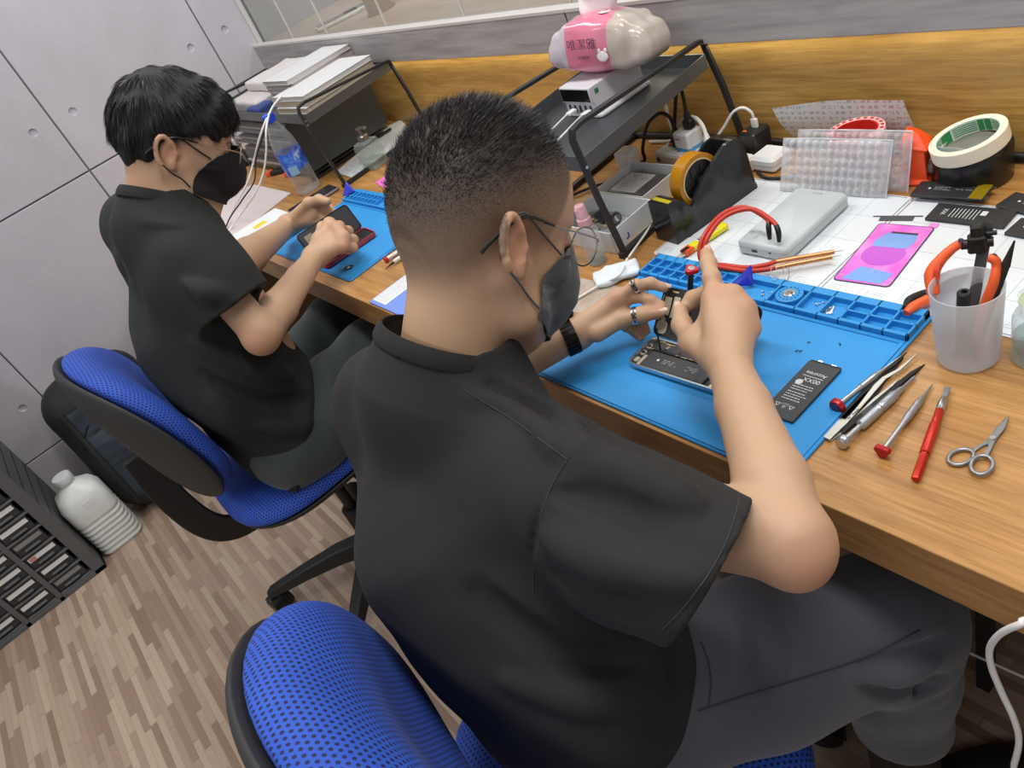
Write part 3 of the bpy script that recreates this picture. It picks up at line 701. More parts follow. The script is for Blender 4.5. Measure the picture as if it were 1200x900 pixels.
b = MB(); b.slab(L, .0125, .0006, .001, .0001, (L / 2, 0, 0)); b.obj('strip', mat('strip_grey', '#4a4d51', .5), o)
b = MB(); b.slab(.012, .002, .0004, .0005, 0, (-.004, .005, .0002)); b.obj('tab', INK, o); b = MB(); b.slab(.012, .002, .0004, .0005, 0, (L + .004, .005, .0002)); b.obj('tab', INK, o)

# ---------------------------------------------------------------- grey power bank (battery spot welder) with red leads
o = thing('spot_welder', 'pale grey flat box with two red leads and copper pens', 'spot welder', (2.2135, -.3055, .7514), math.radians(-.6))
t = NT('grey_case'); t.set(Base_Color=t.ramp(t.noise(t.co(), 400, 2), [(.3, '#bdc7ca'), (.7, '#c6cfd2')]), Roughness=.45); GC = t.m
b = MB(); b.slab(.084, .150, .0225, .008, .004, (.042, .075, 0), 6); b.obj('case', GC, o, smooth=50)
b = MB(); b.slab(.0845, .1505, .0012, .0082, .0003, (.042, .075, .0135), 6); b.obj('seam', mat('seam_grey', '#9aa0a1', .5), o)
text('case_print', 'novuta', .0065, mat('case_print_grey', '#959c9d', .5), o, (.042, .138, .02262), 0)
b = MB(); b.slab(.0095, .0022, .0032, .001, 0, (.03, -.0001, .009)); b.box((.056, -.0001, .012), (.004, .001, .002)); b.obj('socket', INK, o)
b = MB(); r_ = random.Random(2)
for k in range(5): b.box((.01 + r_.uniform(0, .014), .014 + k * .004, .0226), (.006, .0012, .0002))
b.obj('indicator_print', GPRT, o)
q0 = o.matrix_basis.inverted() if False else None
def loc(o_, p): 
    M_ = Matrix.Translation(o_.location) @ o_.rotation_euler.to_matrix().to_4x4(); return M_.inverted() @ Vector(p)
LEADS = []
for k, (base, dx) in enumerate(((Z(902, 280, .782), 0), (Z(913, 283, .782), 1))):
    e = .0065 * k
    W_ = [base, base + Vector((0, .002, .016)), Z(898 + 7 * k, 256 + 3 * k, .806), Z(872 + 8 * k, 243 + 2 * k, .815), Z(845 + 4 * k, 252 + 2 * k, .815), Z(824 + 5 * k, 278 + 1 * k, .803), Z(820 + 6 * k, 300 - k, .785), Z(828 + 2 * k, 309 - 1 * k, .772), Z(850 + k, 314 - 3 * k, .7665), Z(875, 317.5 - 4 * k, .7645), Z(897, 316 - 5.5 * k, .763), Z(910, 313.5 - 7 * k, .7625)]
    W_ = [loc(o, p) for p in W_]; P = crom(W_, 6)
    b = MB(); b.tube(P[8:], .0034, 10, 0); ld = b.obj('red_lead', REDP, o)
    b = MB(); b.tube(P[:10], [.0028, .0036, .0039, .0037], 10, 0); b.obj('black_sleeve', BLK, ld)
    tip = loc(o, Z(975 + 3 * k, 301 - 6 * k, .763)); s = W_[-1]; d_ = (tip - s).normalized()
    b = MB(); b.cyl(s - d_ * .004, tip, .0034, .0032, 12); pn = b.obj('copper_pen', COPPER, ld)
    b = MB(); b.cyl(tip, tip + d_ * .011, .0008, .0006, 8); b.obj('needle', STEEL, pn)
for k, u in enumerate((905, 919)):
    b = MB(); a_ = loc(o, Z(u, 313, .7655)); b.tube([a_ + Vector((0, 0, .002)), loc(o, Z(u - 2 + k, 322, .763)), loc(o, Z(u + 3, 329, .763)), loc(o, Z(u + 6, 321, .7635)), loc(o, Z(u + 4, 312, .7645))], .0006, 6); b.obj('wire_tie', STEEL, o)

# ---------------------------------------------------------------- things lying in the mat's tray
def pick(label, P, h, z, rz, loc_):
    o = thing('opening_pick', label, 'opening pick', loc_, rz, 'blue opening picks'); b = MB()
    n = 10; pts = []
    for i, c in enumerate(P):
        c = Vector(c); a = Vector(P[i - 1]) - c; d = Vector(P[(i + 1) % 3]) - c
        for k in range(5): t_ = k / 4; q = c + a.normalized() * .004 * (1 - t_) ** 2 + d.normalized() * .004 * t_ ** 2; pts.append((q.x, q.y))
    inner = [(x * .82, y * .82) for x, y in pts]
    b.loops([[(x, y, -h * .2) for x, y in inner], [(x, y, 0) for x, y in pts], [(x, y, h * .25) for x, y in pts], [(x, y, h) for x, y in inner]]); t_ = b.obj('blade', mat('pick_blue', '#2a37b8', .3), o)
    return o
o = pick('blue plastic opening pick standing in the near mat tray', [(-.018, -.010), (.013, -.013), (.012, .017)], .0016, 0, 0, (2.274, -.372, .7690)); o.rotation_euler = (math.radians(55), 0, math.radians(28))
def bits(label, name, cx, cy, n, sx, sy, m, cat, seed, z=.7537):
    r = random.Random(seed)
    for k in range(n):
        b = MB(); x, y = cx + r.uniform(-sx, sx), cy + r.uniform(-sy, sy); a = r.uniform(0, 3)
        b.at(0, 0, 0); b.cyl((0, 0, 0), (.003, 0, 0), .0005, seg=6); b.cyl((-.0007, 0, 0), (0, 0, 0), .0012, .0011, 8)
        q = b.obj(name, m); q.location = (x, y, z + .0012); q.rotation_euler = (0, 0, a); tag(q, label, cat, label)
bits('tiny steel screws scattered in the long tray slot', 'tiny_screw', 2.315, -.381, 9, .012, .008, STEEL, 'screw', 1)
bits('tiny steel screws in the tray cell right of the magnet wheel', 'tiny_screw', 2.385, -.376, 6, .006, .006, STEEL, 'screw', 2)
bits('tiny dark screws loose on the open blue mat', 'tiny_screw', 2.43, -.445, 4, .025, .02, INK, 'screw', 4)
bits('tiny black screws in the far left tray cells', 'tiny_screw', 2.145, -.378, 4, .03, .012, INK, 'screw', 9)
o = thing('sim_tray', 'small metal tray piece in the mat cell beside the wheel', 'metal piece', (2.4055, -.381, .7539), .35); b = MB(); b.tray(.0085, .013, .0022, .0012, .001, .0008); b.obj('frame', STEEL, o); b = MB(); b.box((0, -.0075, .0012), (.009, .0016, .0022)); b.obj('face', mat('bright_metal', '#e3e2de', .2, .9), o)
o = thing('metal_bracket', 'pale metal bracket lying in the long tray slot', 'metal piece', (2.329, -.377, .7539), -.2); b = MB(); b.slab(.014, .004, .0012, .001, .0002); b.obj('plate', GOLD, o); b = MB(); b.cyl((-.004, 0, .001), (-.004, 0, .0024), .0016, seg=12); b.obj('boss', STEEL, o)
# ---------------------------------------------------------------- frosted tumbler and what stands in it
def frosted():
    t = NT('frosted_plastic'); n = t.noise(t.co(), 60, 3); t.set(Base_Color=lin('#e9eef2'), Roughness=.45, Subsurface_Weight=.0)
    tr = t.new('BsdfTransparent', i_Color=(.93, .95, .97, 1)); tl_ = t.new('BsdfTranslucent', i_Color=lin('#f2f5f8')); m1_ = t.new('MixShader', i_0=.5); m2 = t.new('MixShader', i_0=.44)
    t.link(tl_.outputs[0], m1_.inputs[1]); t.link(t.p.outputs[0], m1_.inputs[2]); t.link(m1_.outputs[0], m2.inputs[1]); t.link(tr.outputs[0], m2.inputs[2]); t.link(m2.outputs[0], t.out.inputs[0]); return t.m
FRO = frosted()
CUPX, CUPY = 2.576, -.398
cup = thing('frosted_tumbler', 'frosted white plastic tumbler holding pliers, spatula and spudger', 'tumbler', (CUPX, CUPY, .7503))
b = MB(); b.lathe([(.0005, .0), (.026, 0), (.0295, .004), (.0335, .09), (.0338, .0925), (.0326, .0925), (.0322, .09), (.0282, .005), (.025, .0025), (.0005, .0025)], 56, False); b.obj('cup_wall', FRO, cup)
def stick(name, label, cat, a, c, build):
    o = thing(name, label, cat, a); d = Vector(c) - Vector(a); o.rotation_mode = 'QUATERNION'; o.rotation_quaternion = d.to_track_quat('Z', 'Y'); o.rotation_mode = 'XYZ'; build(o, d.length); return o
def spat(o, L):
    b = MB(); b.slab(.0115, .0016, L, .0007, .0004); b.at(0, 0, L, 0, PI / 2); b.cyl((0, 0, -.0008), (0, 0, .0008), .00575, seg=20); b.obj('blade', mat('spatula_grey', '#4b4c4e', .5, .3), o)
a = Vector((CUPX - .006, CUPY + .006, .7545)); stick('metal_spatula', 'flat grey round tipped spatula standing in the frosted tumbler', 'spatula', a, Z(1157, 266, .878), spat)
def spud(o, L):
    b = MB(); b.slab(.0075, .005, L * .8, .001, .0004); b.loops([[(-.00375, -.0025, L * .8), (.00375, -.0025, L * .8), (.00375, .0025, L * .8), (-.00375, .0025, L * .8)], [(-.0005, -.0006, L), (.0005, -.0006, L), (.0005, .0006, L), (-.0005, .0006, L)]]); b.obj('shaft', BLKM, o)
stick('spudger', 'black pointed spudger standing at the right of the tumbler', 'spudger', (CUPX + .006, CUPY - .002, .7545), Z(1189, 282, .882), spud)
def mark(o, L):
    b = MB(); b.lathe([(.003, 0), (.0058, .002), (.006, L * .82)], 20); b.obj('barrel', mat('marker_barrel', '#5d6470', .5), o)
    b = MB(); b.lathe([(.0066, L * .8), (.0066, L), (.0055, L + .0012), (.003, L + .0012), (.003, L - .002)], 20); b.obj('cap', BLK, o)
stick('marker_pen', 'marker pen with black ringed cap inside the tumbler', 'pen', (CUPX - .004, CUPY - .006, .7545), Z(1130, 343, .842), mark)
# opening pliers standing in the tumbler: black hinge block, two orange arms
o = thing('opening_pliers', 'orange armed opening pliers with black hinge in the tumbler', 'pliers', (CUPX, CUPY, .7545))
Lc = lambda u, v, z: Z(u, v, z) - o.location
hd = Lc(1145, 283, .866)
b = MB(); b.at(hd.x, hd.y, hd.z, .5); b.slab(.017, .012, .02, .003, .002, (0, 0, -.012)); b.slab(.012, .009, .014, .003, .002, (.0, 0, .006)); b.cyl((-.014, 0, -.002), (.014, 0, -.002), .0052, seg=16); b.cyl((.008, 0, .008), (.017, 0, .008), .0026, seg=10); b.cyl((0, -.009, -.004), (0, .009, -.004), .0046, seg=14); b.obj('hinge_block', BLK, o)
b = MB(); P = [Lc(1131, 284, .866), Lc(1118, 290, .862), Lc(1102, 305, .852), Lc(1092, 322, .84), Lc(1094, 345, .825)]
b.tube(P, [.0046, .0048, .0058, .0075, .006], 12); b.obj('arm', ORANGE, o)
b = MB(); P = [Lc(1158, 302, .864), Lc(1165, 304, .862), Lc(1168, 312, .855), Lc(1164, 332, .84), Lc(1150, 372, .80), (.012, .004, .002)]
b.tube(P, [.0042, .0046, .0046, .005, .005, .004], 12); b.obj('arm', ORANGE, o)
b = MB(); b.cyl(Lc(1126, 282, .8715), Lc(1126, 282, .8672), .0026, seg=12); b.cyl(Lc(1165, 300, .8665), Lc(1165, 300, .862), .0026, seg=12); b.obj('rivet', INK, o)
b = MB(); b.tube([Lc(1101, 308, .854), Lc(1098, 318, .8475), Lc(1099, 328, .84)], [.002, .0036, .002], 8); b.obj('grip_recess', mat('deep_orange', '#d8421f', .45), o)
# side cutters lying behind the tumbler
o = thing('side_cutters', 'orange and black handled side cutters lying behind the tumbler', 'side cutters', (0, 0, 0)); Lc = lambda u, v, z=.759: Z(u, v, z)
b = MB(); b.tube([Lc(1062, 367, .764), Lc(1070, 360, .765), Lc(1085, 352, .763), Lc(1098, 345, .761)], [.0044, .0062, .006, .005], 12); b.obj('grip', ORANGE, o)
b = MB(); b.tube([Lc(1060, 361, .7665), Lc(1066, 352, .766), Lc(1078, 346, .763), Lc(1098, 340, .761)], [.003, .0052, .005, .005], 12); b.obj('grip', BLKM, o)
b = MB(); b.tube([Lc(1097, 344, .761), Lc(1110, 336, .759), Lc(1120, 330, .757), Lc(1134, 322, .755)], [.005, .0075, .007, .002], 10); b.obj('jaw', DKST, o)
# small clear bottle at the right edge
o = thing('squeeze_bottle', 'clear bottle half full of liquid at the right photo edge', 'bottle', (2.6335, -.3735, .7503))
b = MB(); b.lathe([(.0005, 0), (.022, 0), (.0245, .003), (.0245, .052), (.022, .058), (.019, .060), (.019, .074), (.0205, .075), (.0205, .077)], 40, False); b.obj('bottle_wall', clear('clear_bottle', '#eef3f4', .08, .22), o)
b = MB(); b.lathe([(.0005, .001), (.0228, .001), (.0232, .030), (.0005, .030)], 32); b.obj('liquid', clear('clear_liquid', '#dfe8e6', .02, .12), o)
b = MB(); b.lathe([(.019, .074), (.0085, .078), (.005, .096), (.002, .118), (.0005, .118)], 28); b.obj('nozzle', clear('cone_nozzle', '#e3ead0', .3, .4), o)

# ---------------------------------------------------------------- tape rolls by the splashback
def ring(ro, ri, h, seg=56): return [(ri, 0), (ro, 0), (ro, h), (ri, h)]
TX, TY = 2.418, -.0555
o = thing('black_tape_roll', 'wide black tape roll standing below the cream masking tape', 'tape roll', (TX, TY, .7502))
b = MB(); b.mi = 0; L_ = [(r, z) for r, z in ((.0375, .0005), (.0468, .0005), (.0475, .0015), (.0475, .0465), (.0468, .0475), (.0375, .0475))]
b.lathe(L_, 60, False); b.obj('tape', mat('black_tape', '#141416', .28, coat=None) if False else mat('black_tape', '#141416', .28), o)
b = MB(); b.lathe([(.0376, .0005), (.0376, .0475), (.0356, .0475), (.0356, .0005), (.0376, .0005)], 60, False); b.obj('core', mat('card_core', '#c6cec8', .8), o)
o = thing('masking_tape_roll', 'cream masking tape roll with green printed core, tilted on black tape', 'tape roll', (TX - .0012, TY - .006, .8065))
o.rotation_euler = Euler((math.radians(6), math.radians(-11), 0))
b = MB(); b.lathe([(.0388, -.009), (.0462, -.009), (.0468, -.0084), (.0468, .0094), (.0462, .010), (.0388, .010), (.0388, -.009)], 60, False); b.obj('tape', mat('masking_cream', '#e9e3cf', .6), o)
b = MB(); b.lathe([(.0389, -.009), (.0389, .0098), (.0372, .0098), (.0372, -.009), (.0389, -.009)], 60, False); cr = b.obj('core', mat('core_white', '#d3e2de', .6), o)
b = MB(); GR = mat('core_green', '#2c8c57', .6); r = .0371
for a0, a1 in ((70, 84), (86, 98), (150, 176), (-10, 8), (220, 262)):
    n = 5; A = [math.radians(a0 + (a1 - a0) * k / n) for k in range(n + 1)]
    b.loops([[(r * math.cos(a), r * math.sin(a), z) for a in A] + [((r - .0003) * math.cos(a), (r - .0003) * math.sin(a), z) for a in A[::-1]] for z in (-.008, .0085)])
for a0, a1 in ((36, 68), (100, 146), (178, 214)):
    for z in (-.006, -.003, 0, .003, .006):
        A = [math.radians(a0 + (a1 - a0) * k / 4) for k in range(5)]
        b.loops([[(r * math.cos(a), r * math.sin(a), q) for a in A] + [((r - .0003) * math.cos(a), (r - .0003) * math.sin(a), q) for a in A[::-1]] for q in (z, z + .0011)])
b.obj('green_print', GR, cr)
b = MB()
b.grid(lambda u, v: ((.0366 - .012 * math.sin(PI * u)) * math.cos(math.radians(205 + 95 * u)), (.0366 - .012 * math.sin(PI * u)) * math.sin(math.radians(205 + 95 * u)), -.0085 + .016 * v), 14, 3, .0004); b.obj('loose_liner', WHT, cr)
# red tape roll and orange cutter behind bubble wrap
o = thing('red_tape_roll', 'roll of red printed tape half hidden behind the bubble wrap', 'tape roll', (2.262, -.068, .7502))
b = MB(); b.lathe([(.031, 0), (.0395, 0), (.040, .001), (.040, .069), (.0395, .070), (.031, .070), (.031, 0)], 52, False); b.obj('tape', mat('pale_red_tape', '#e2b9bb', .25), o)
b = MB(); b.lathe([(.0311, 0), (.0311, .0698), (.0290, .0698), (.0290, 0), (.0311, 0)], 52, False); b.obj('core', mat('bright_red_core', '#cf2a22', .5), o)
b = MB()
for k in range(22):
    a = 2 * PI * k / 22; b.X(Matrix.Rotation(a, 4, 'Z')); b.box((.0355, 0, .0702), (.0046, .0058, .0003))
b.obj('red_print', mat('red_print', '#b92632', .4), o)
o = thing('tape_cutter', 'orange plastic hand tape cutter standing beside the bubble wrap', 'tape cutter', (2.351, -.072, .7502), .25)
b = MB(); b.loops([[(-.02, -.018, 0), (.02, -.022, 0), (.02, .018, 0), (-.02, .018, 0)], [(-.022, -.02, .004), (.022, -.024, .004), (.02, .018, .004), (-.02, .018, .004)], [(-.018, -.014, .008), (.017, -.018, .008), (.017, .016, .008), (-.018, .016, .008)], [(-.018, -.012, .055), (.015, -.018, .05), (.015, .016, .05), (-.018, .016, .055)], [(-.02, -.015, .058), (.02, -.02, .052), (.018, .018, .054), (-.02, .018, .058)], [(-.012, .002, .076), (.004, .0, .07), (.004, .012, .07), (-.012, .014, .076)]]); b.obj('body', mat('orange_cutter', '#ee4f16', .4), o, bevel=.0015)
b = MB(); b.box((.026, .0, .035), (.014, .022, .002)); 
for k in range(6): b.prism([(.031, -.01 + k * .004), (.0345, -.008 + k * .004), (.031, -.006 + k * .004)], .034, .036)
b.obj('serrated_blade', STEEL, o); b = MB(); b.cyl((.014, 0, .018), (.03, 0, .018), .009, seg=18); b.obj('roller', clear('grey_roller', '#cfd6da', .2, .5), o)
# printed translucent sheet curling up behind
def printed_sheet():
    t = NT('printed_film'); v = t.co('Object'); s = t.new('SeparateXYZ', i_Vector=v)
    fx = t.math('FRACT', t.math('MULTIPLY', s.outputs[0], 95)); fz = t.math('FRACT', t.math('MULTIPLY', s.outputs[2], 110))
    k = t.math('MULTIPLY', t.math('LESS_THAN', fx, .72), t.math('LESS_THAN', fz, .55)); nz = t.noise(v, 160, 2); k = t.math('MULTIPLY', k, t.math('GREATER_THAN', nz, .47))
    side = t.math('GREATER_THAN', s.outputs[0], 2.235)
    ink = t.mix(side, lin('#9b9ea3'), lin('#c08d93')); c = t.mix(t.math('MULTIPLY', k, .75), lin('#d3d4d6'), ink)
    t.set(Base_Color=c, Roughness=.3); tr = t.new('BsdfTransparent'); m_ = t.new('MixShader', i_0=.22); t.link(t.p.outputs[0], m_.inputs[1]); t.link(tr.outputs[0], m_.inputs[2]); t.link(m_.outputs[0], t.out.inputs[0]); return t.m
b = MB(); A0, A1, B0, B1 = Y(905, 127, -.026), Y(1058, 113, -.016), Y(930, 160, -.012), Y(1084, 170, -.006)
def sh(u, v):
    top = A0.lerp(A1, u) + Vector((0, 0, -.003 * math.sin(2 * PI * u))); bot = B0.lerp(B1, u); p = top.lerp(bot, v); p.y -= .005 * math.sin(PI * v) * (1 - .3 * u); p.y = min(p.y, -.004); p.z += .006 * math.sin(5 * u) * (1 - v); return p
b.grid(sh, 28, 14, .0004); tag(b.obj('printed_film', printed_sheet()), 'pale printed film sheet curling up against the wood behind bubble wrap', 'film')
# bubble wrap bags
def bubble():
    t = NT('bubble_plastic'); n = t.noise(t.co(), 90, 3); t.set(Base_Color=lin('#f3f6fa'), Roughness=.12, IOR=1.4)
    tr = t.new('BsdfTransparent', i_Color=(.97, .98, 1, 1)); lw = t.new('LayerWeight', i_Blend=.45); f = t.math('ADD', t.math('MULTIPLY', lw.outputs[1], .8), t.math('ADD', t.math('MULTIPLY', n, .5), .2)); m_ = t.new('MixShader'); t.link(t.math('MINIMUM', f, .95), m_.inputs[0])
    t.link(tr.outputs[0], m_.inputs[1]); t.link(t.p.outputs[0], m_.inputs[2]); t.link(m_.outputs[0], t.out.inputs[0]); return t.m
BUB = bubble()
def bubble_bag(label, c0, c1, tz, lean, seed):
    """c0,c1 bottom corners; sheet rises tz and leans back by lean"""
    c0 = Vector(c0); c1 = Vector(c1); ex = (c1 - c0); W = ex.length; ex = ex / W; up = Vector((0, lean, tz)); H = up.length; up = up / H; n = ex.cross(up)
    o = thing('bubble_wrap_bag', label, 'bubble wrap bag', c0, 0, 'bubble wrap bags'); r = random.Random(seed); nx, ny = int(W / .0115), int(H / .0115)
    for s, nm in ((-1, 'front_ply'), (1, 'rear_ply')):
        b = MB(); off = .0024
        def fn(u, v):
            e = min(1, min(u, 1 - u) * 14) * min(1, min(v, 1 - v) * 14 + .15)
            du, dv = (u * nx) % 1 - .5, (v * ny) % 1 - .5; q = max(0, .2 - du * du - dv * dv) * 4.6
            return ex * (u * W) + up * (v * H) + n * (-s) * -1 * (off * e * .5 + .0026 * math.sqrt(max(q, 0)) * e + .0015 * math.sin(9 * u + seed)) * (1 if s > 0 else -1)
        b.grid(fn, nx * 6, ny * 6); b.obj(nm, BUB, o, smooth=60)
    b = MB(); b.tube([up * H, ex * W * .5 + up * (H + .0008), ex * W + up * H], .0011, 6); b.tube([ex * W, ex * W + up * H], .0009, 6, 0); b.tube([Vector((0, 0, 0)), up * H], .0009, 6, 0); b.obj('welded_edge', clear('weld_edge', '#e8eef4', .15, .6), o)
    return o
bubble_bag('front bubble wrap bag standing behind the power bank', (2.172, -.140, .7525), (2.337, -.130, .7525), .073, .028, 1)
bubble_bag('rear bubble wrap bag, taller, in front of the orange cutter', (2.188, -.118, .7505), (2.356, -.108, .7505), .081, .022, 2)

# ---------------------------------------------------------------- desktop tape dispenser
o = thing('tape_dispenser', 'glossy black desktop tape dispenser with amber tape roll', 'tape dispenser', (2.0805, -.309, .7514), math.radians(83))
Ld, Wd = .176, .052
t = NT('gloss_black'); t.set(Base_Color=t.mix(t.noise(t.co(), 30, 2), lin('#1d1f22'), lin('#25272b')), Roughness=.16); GB = t.m
def sidez(x):
    P = [(0, .068), (.018, .068), (.03, .062), (.040, .044), (.047, .0425), (.058, .0545), (.074, .069), (.13, .0975), (.146, .0985), (.16, .096), (.171, .07), (.176, .012)]
    for (a, c), (d_, e) in zip(P, P[1:]):
        if x <= d_: return c + (e - c) * (x - a) / (d_ - a)
    return P[-1][1]
b = MB(); n = 44; Lp = []
for i in range(n + 1):
    x = Ld * i / n; z = sidez(x); w0 = Wd / 2 * (1.0 if x > .02 else .92); w1 = w0 * (.86 if x > .05 else .92)
    Lp.append([(x, -w0, 0), (x, -w0, min(.012, z * .5)), (x, -w1, z), (x, -w1 + .006, z + .0005), (x, w1 - .006, z + .0005), (x, w1, z), (x, w0, min(.012, z * .5)), (x, w0, 0)])
b.loops(Lp); bo = b.obj('body', GB, o, smooth=38)
# hollow for the roll
ct_ = MB(); ct_.box((.090, 0, .085), (.104, .0335, .115)); cu = ct_.obj('cutter', GB, o); bpy.context.view_layer.update()
md = bo.modifiers.new('hollow', 'BOOLEAN'); md.object = cu; md.operation = 'DIFFERENCE'; md.solver = 'EXACT'; bpy.context.view_layer.update()
nm_ = bpy.data.meshes.new_from_object(bo.evaluated_get(bpy.context.evaluated_depsgraph_get())); bo.modifiers.clear(); bo.data = nm_; bpy.data.objects.remove(cu)
for p_ in bo.data.polygons: p_.use_smooth = True
bo.data.set_sharp_from_angle(angle=math.radians(35))
RX, RZ = .080, .066
b = MB(); b.X(Matrix.Translation((RX, .0, RZ)) @ Euler((PI / 2, 0, 0)).to_matrix().to_4x4()); b.lathe([(.0335, -.012), (.041, -.012), (.041, .012), (.0335, .012), (.0335, -.012)], 56, False)
tr_ = b.obj('tape_roll', mat('amber_tape', '#b67d14', .22), o); b = MB(); b.X(Matrix.Translation((RX, 0, RZ)) @ Euler((PI / 2, 0, 0)).to_matrix().to_4x4()); b.lathe([(.0336, -.0122), (.0336, .0122), (.0318, .0122), (.0318, -.0122), (.0336, -.0122)], 48, False); b.obj('tape_core', mat('core_cream', '#e0cf9c', .6), tr_)
b = MB(); b.X(Matrix.Translation((RX, 0, RZ)) @ Euler((PI / 2, 0, 0)).to_matrix().to_4x4()); b.lathe([(.0005, -.011), (.031, -.011), (.031, -.009), (.012, -.009), (.012, .009), (.031, .009), (.031, .011), (.0005, .011)], 40)
for k in range(6):
    a = PI * k / 3; b.box((.019 * math.cos(a), .019 * math.sin(a), .0115), (.004 + .012 * abs(math.cos(a)), .004 + .012 * abs(math.sin(a)), .002))
b.obj('hub', BLK, o); b = MB(); b.cyl((RX, -.019, RZ), (RX, .019, RZ), .005, seg=14); b.obj('axle', BLK, o)
b = MB(); b.box((.010, 0, .0686), (.008, .038, .0012)); b.obj('cutter_plate', mat('yellow_tape_end', '#bfae2c', .3), o)
# utility knife beside the dispenser
pa, an, L = along((797, 303), (851, 266), .7530); o = thing('utility_knife', 'yellow utility knife lying between dispenser and power bank', 'utility knife', pa, an)
YEL = mat('yellow_plastic', '#e5dc12', .4)
b = MB(); b.loops([[(x, -w, 0), (x, w, 0), (x, w, .009), (x, -w, .009)] for x, w in ((.022, .0072), (.06, .0078), (L - .02, .0085), (L - .004, .0092), (L, .006))]); b.obj('handle', YEL, o, bevel=.0025)
b = MB(); b.box((.056, .0, .0094), (.040, .0085, .0012)); b.obj('label', WPRT, o)
b = MB()
for k in range(7): b.box((.040 + .005 * k, .0, .0101), (.0026, .006, .0004))
b.obj('slider_ribs', INK, o)
b = MB(); b.loops([[(x, -w, .0005), (x, w, .0005), (x, w, .0085), (x, -w, .0085)] for x, w in ((.008, .0066), (.024, .0072))]); b.obj('nose', mat('knife_orange', '#ee5a1c', .4), o)
b = MB(); b.box((.012, 0, .0092), (.014, .006, .001)); b.obj('black_label', BLK, o); b = MB(); b.prism([(-.016, -.0045), (.01, -.0055), (.01, .0055), (-.022, .0045)], .003, .0036); b.obj('blade', mat('pale_blade', '#e3e4e2', .3, .4), o)

# ---------------------------------------------------------------- near metal shelf rack
GUN = mat('gunmetal_paint', '#2f3133', .42, .3); GUNT = mat('shelf_grey', '#4a4e51', .38, .3)
def rack(name, label, x0, x1, y0, y1, zr, zs, lean=(0, 0), foot=True, w=.011, drop=.026):
    o = thing(name, label, 'desk rack', (x0, y0, DZ), 0); W, D = x1 - x0, y1 - y0
    for x in (0, W):
        b = MB(); r = .016; hr = zr - DZ
        P = [(x, .0, .0045), (x - .012, -.006, hr * .5), (x - .022, -.009, hr - r), (x - .022, -.004, hr - .003), (x - .022, r, hr), (x - .060, D - r - .006, hr - drop), (x - .062, D - .006, hr - drop - .003), (x - .061, D - .004, hr - drop - r), (x - .042, D - .002, hr * .5), (x - .022, D, .0045)] if lean else []
        b.bar(P, .007, w, (1, 0, 0)); fr = b.obj('side_frame', GUN, o, bevel=.001)
        if foot: b = MB(); b.bar([(x, -.008, .0055), (x - .022, D, .0055)], w, .009); b.obj('foot_bar', GUN, fr)
        b = MB()
        for z in (zs - DZ - .02, zs - DZ - .01): b.cyl((x - .02 + .006, -.0075, z), (x - .02 + .0085, -.0075, z), .0025, seg=10)
        b.obj('screw_head', STEEL, fr)
    hs = zs - DZ; b = MB(); sk = -.034
    P = [(0.004 - .02, 0), (W - .004 - .02, 0), (W - .004 - .02 + sk, D - .012), (.004 - .02 + sk, D - .012)]
    b.prism(P, hs - .024, hs - .022); b.obj('shelf_floor', GUNT, o)
    b = MB()
    for p, q in zip(P, P[1:] + P[:1]): b.bar([(p[0], p[1], hs - .011), (q[0], q[1], hs - .011)], .0022, .024)
    b.obj('shelf_lip', mat('shelf_lip_grey', '#5a5d60', .4, .3), o)
    return o
rk = rack('metal_rack', 'near dark metal rack carrying the pink tissue pack and charger hub', 1.765, 2.036, -.362, -.014, .972, .922)
# charger hub on the shelf
HZ = .922 - .0218
o = thing('charger_hub', 'white multi port USB charger hub on the near rack', 'charger hub', (Z(654, 103, HZ + .0555).x, Z(654, 103, HZ + .0555).y + .004, HZ + .0003), math.radians(-2)); HUB = o.location.copy()
b = MB(); b.slab(.092, .128, .007, .012, .002, (.040, .064, 0)); b.obj('base_plate', WHT, o)
b = MB(); b.loops([[(0, 0, .007), (.078, 0, .007), (.078, .118, .007), (0, .118, .007)], [(0, 0, .026), (.078, 0, .026), (.078, .118, .026), (0, .118, .026)], [(.0, -.004, .028), (.078, -.004, .028), (.078, .118, .028), (0, .118, .028)], [(.0, -.004, .055), (.078, -.004, .055), (.078, .118, .055), (0, .118, .055)]]); b.obj('case', mat('hub_white', '#d6d4dc', .4), o, bevel=.002)
b = MB(); b.box((.039, -.0043, .0415), (.072, .0012, .021)); b.obj('display', mat('dark_display', '#0c0c0d', .12), o)
b = MB()
for k in range(5): b.box((.012 + .0135 * k, -.0006, .0165), (.0042, .0016, .012))
b.obj('usb_port', INK, o)
b = MB(); b.box((.0782, .012, .044), (.001, .008, .008)); b.obj('green_switch', mat('green_lamp', '#2d8a52', .3), o)
def plug(lab, pts, k):
    o_ = thing('usb_cable', lab, 'cable', pts[0], 0, 'white cables at the hub'); P = [Vector(p) - Vector(pts[0]) for p in pts]; d = (P[1] - P[0]).normalized()
    b = MB(); b.X(align(P[0] - d * .004, P[0] + d * .016)); b.slab(.012, .006, .018, .0015, .0012); b.obj('plug', WHT, o_); b = MB(); b.tube([P[0] + d * .012] + P[1:], .0017, 8); b.obj('cord', CABW, o_); return o_
plug('white USB cable plugged into the second port of the hub', [(HUB.x + .0275, HUB.y - .010, HZ + .0165), (HUB.x + .029, HUB.y - .038, HZ + .017), (1.862, -.384, .905), (1.838, -.405, .872), (1.818, -.42, .80), (1.81, -.44, .756), (1.80, -.50, .753)], 0)
plug('white USB cable plugged into the rightmost port of the hub', [(HUB.x + .0675, HUB.y - .012, HZ + .0165), (HUB.x + .070, HUB.y - .038, HZ + .018), (1.905, -.388, .905), (1.878, -.408, .86), (1.862, -.42, .79), (1.856, -.44, .756), (1.85, -.52, .753)], 0)

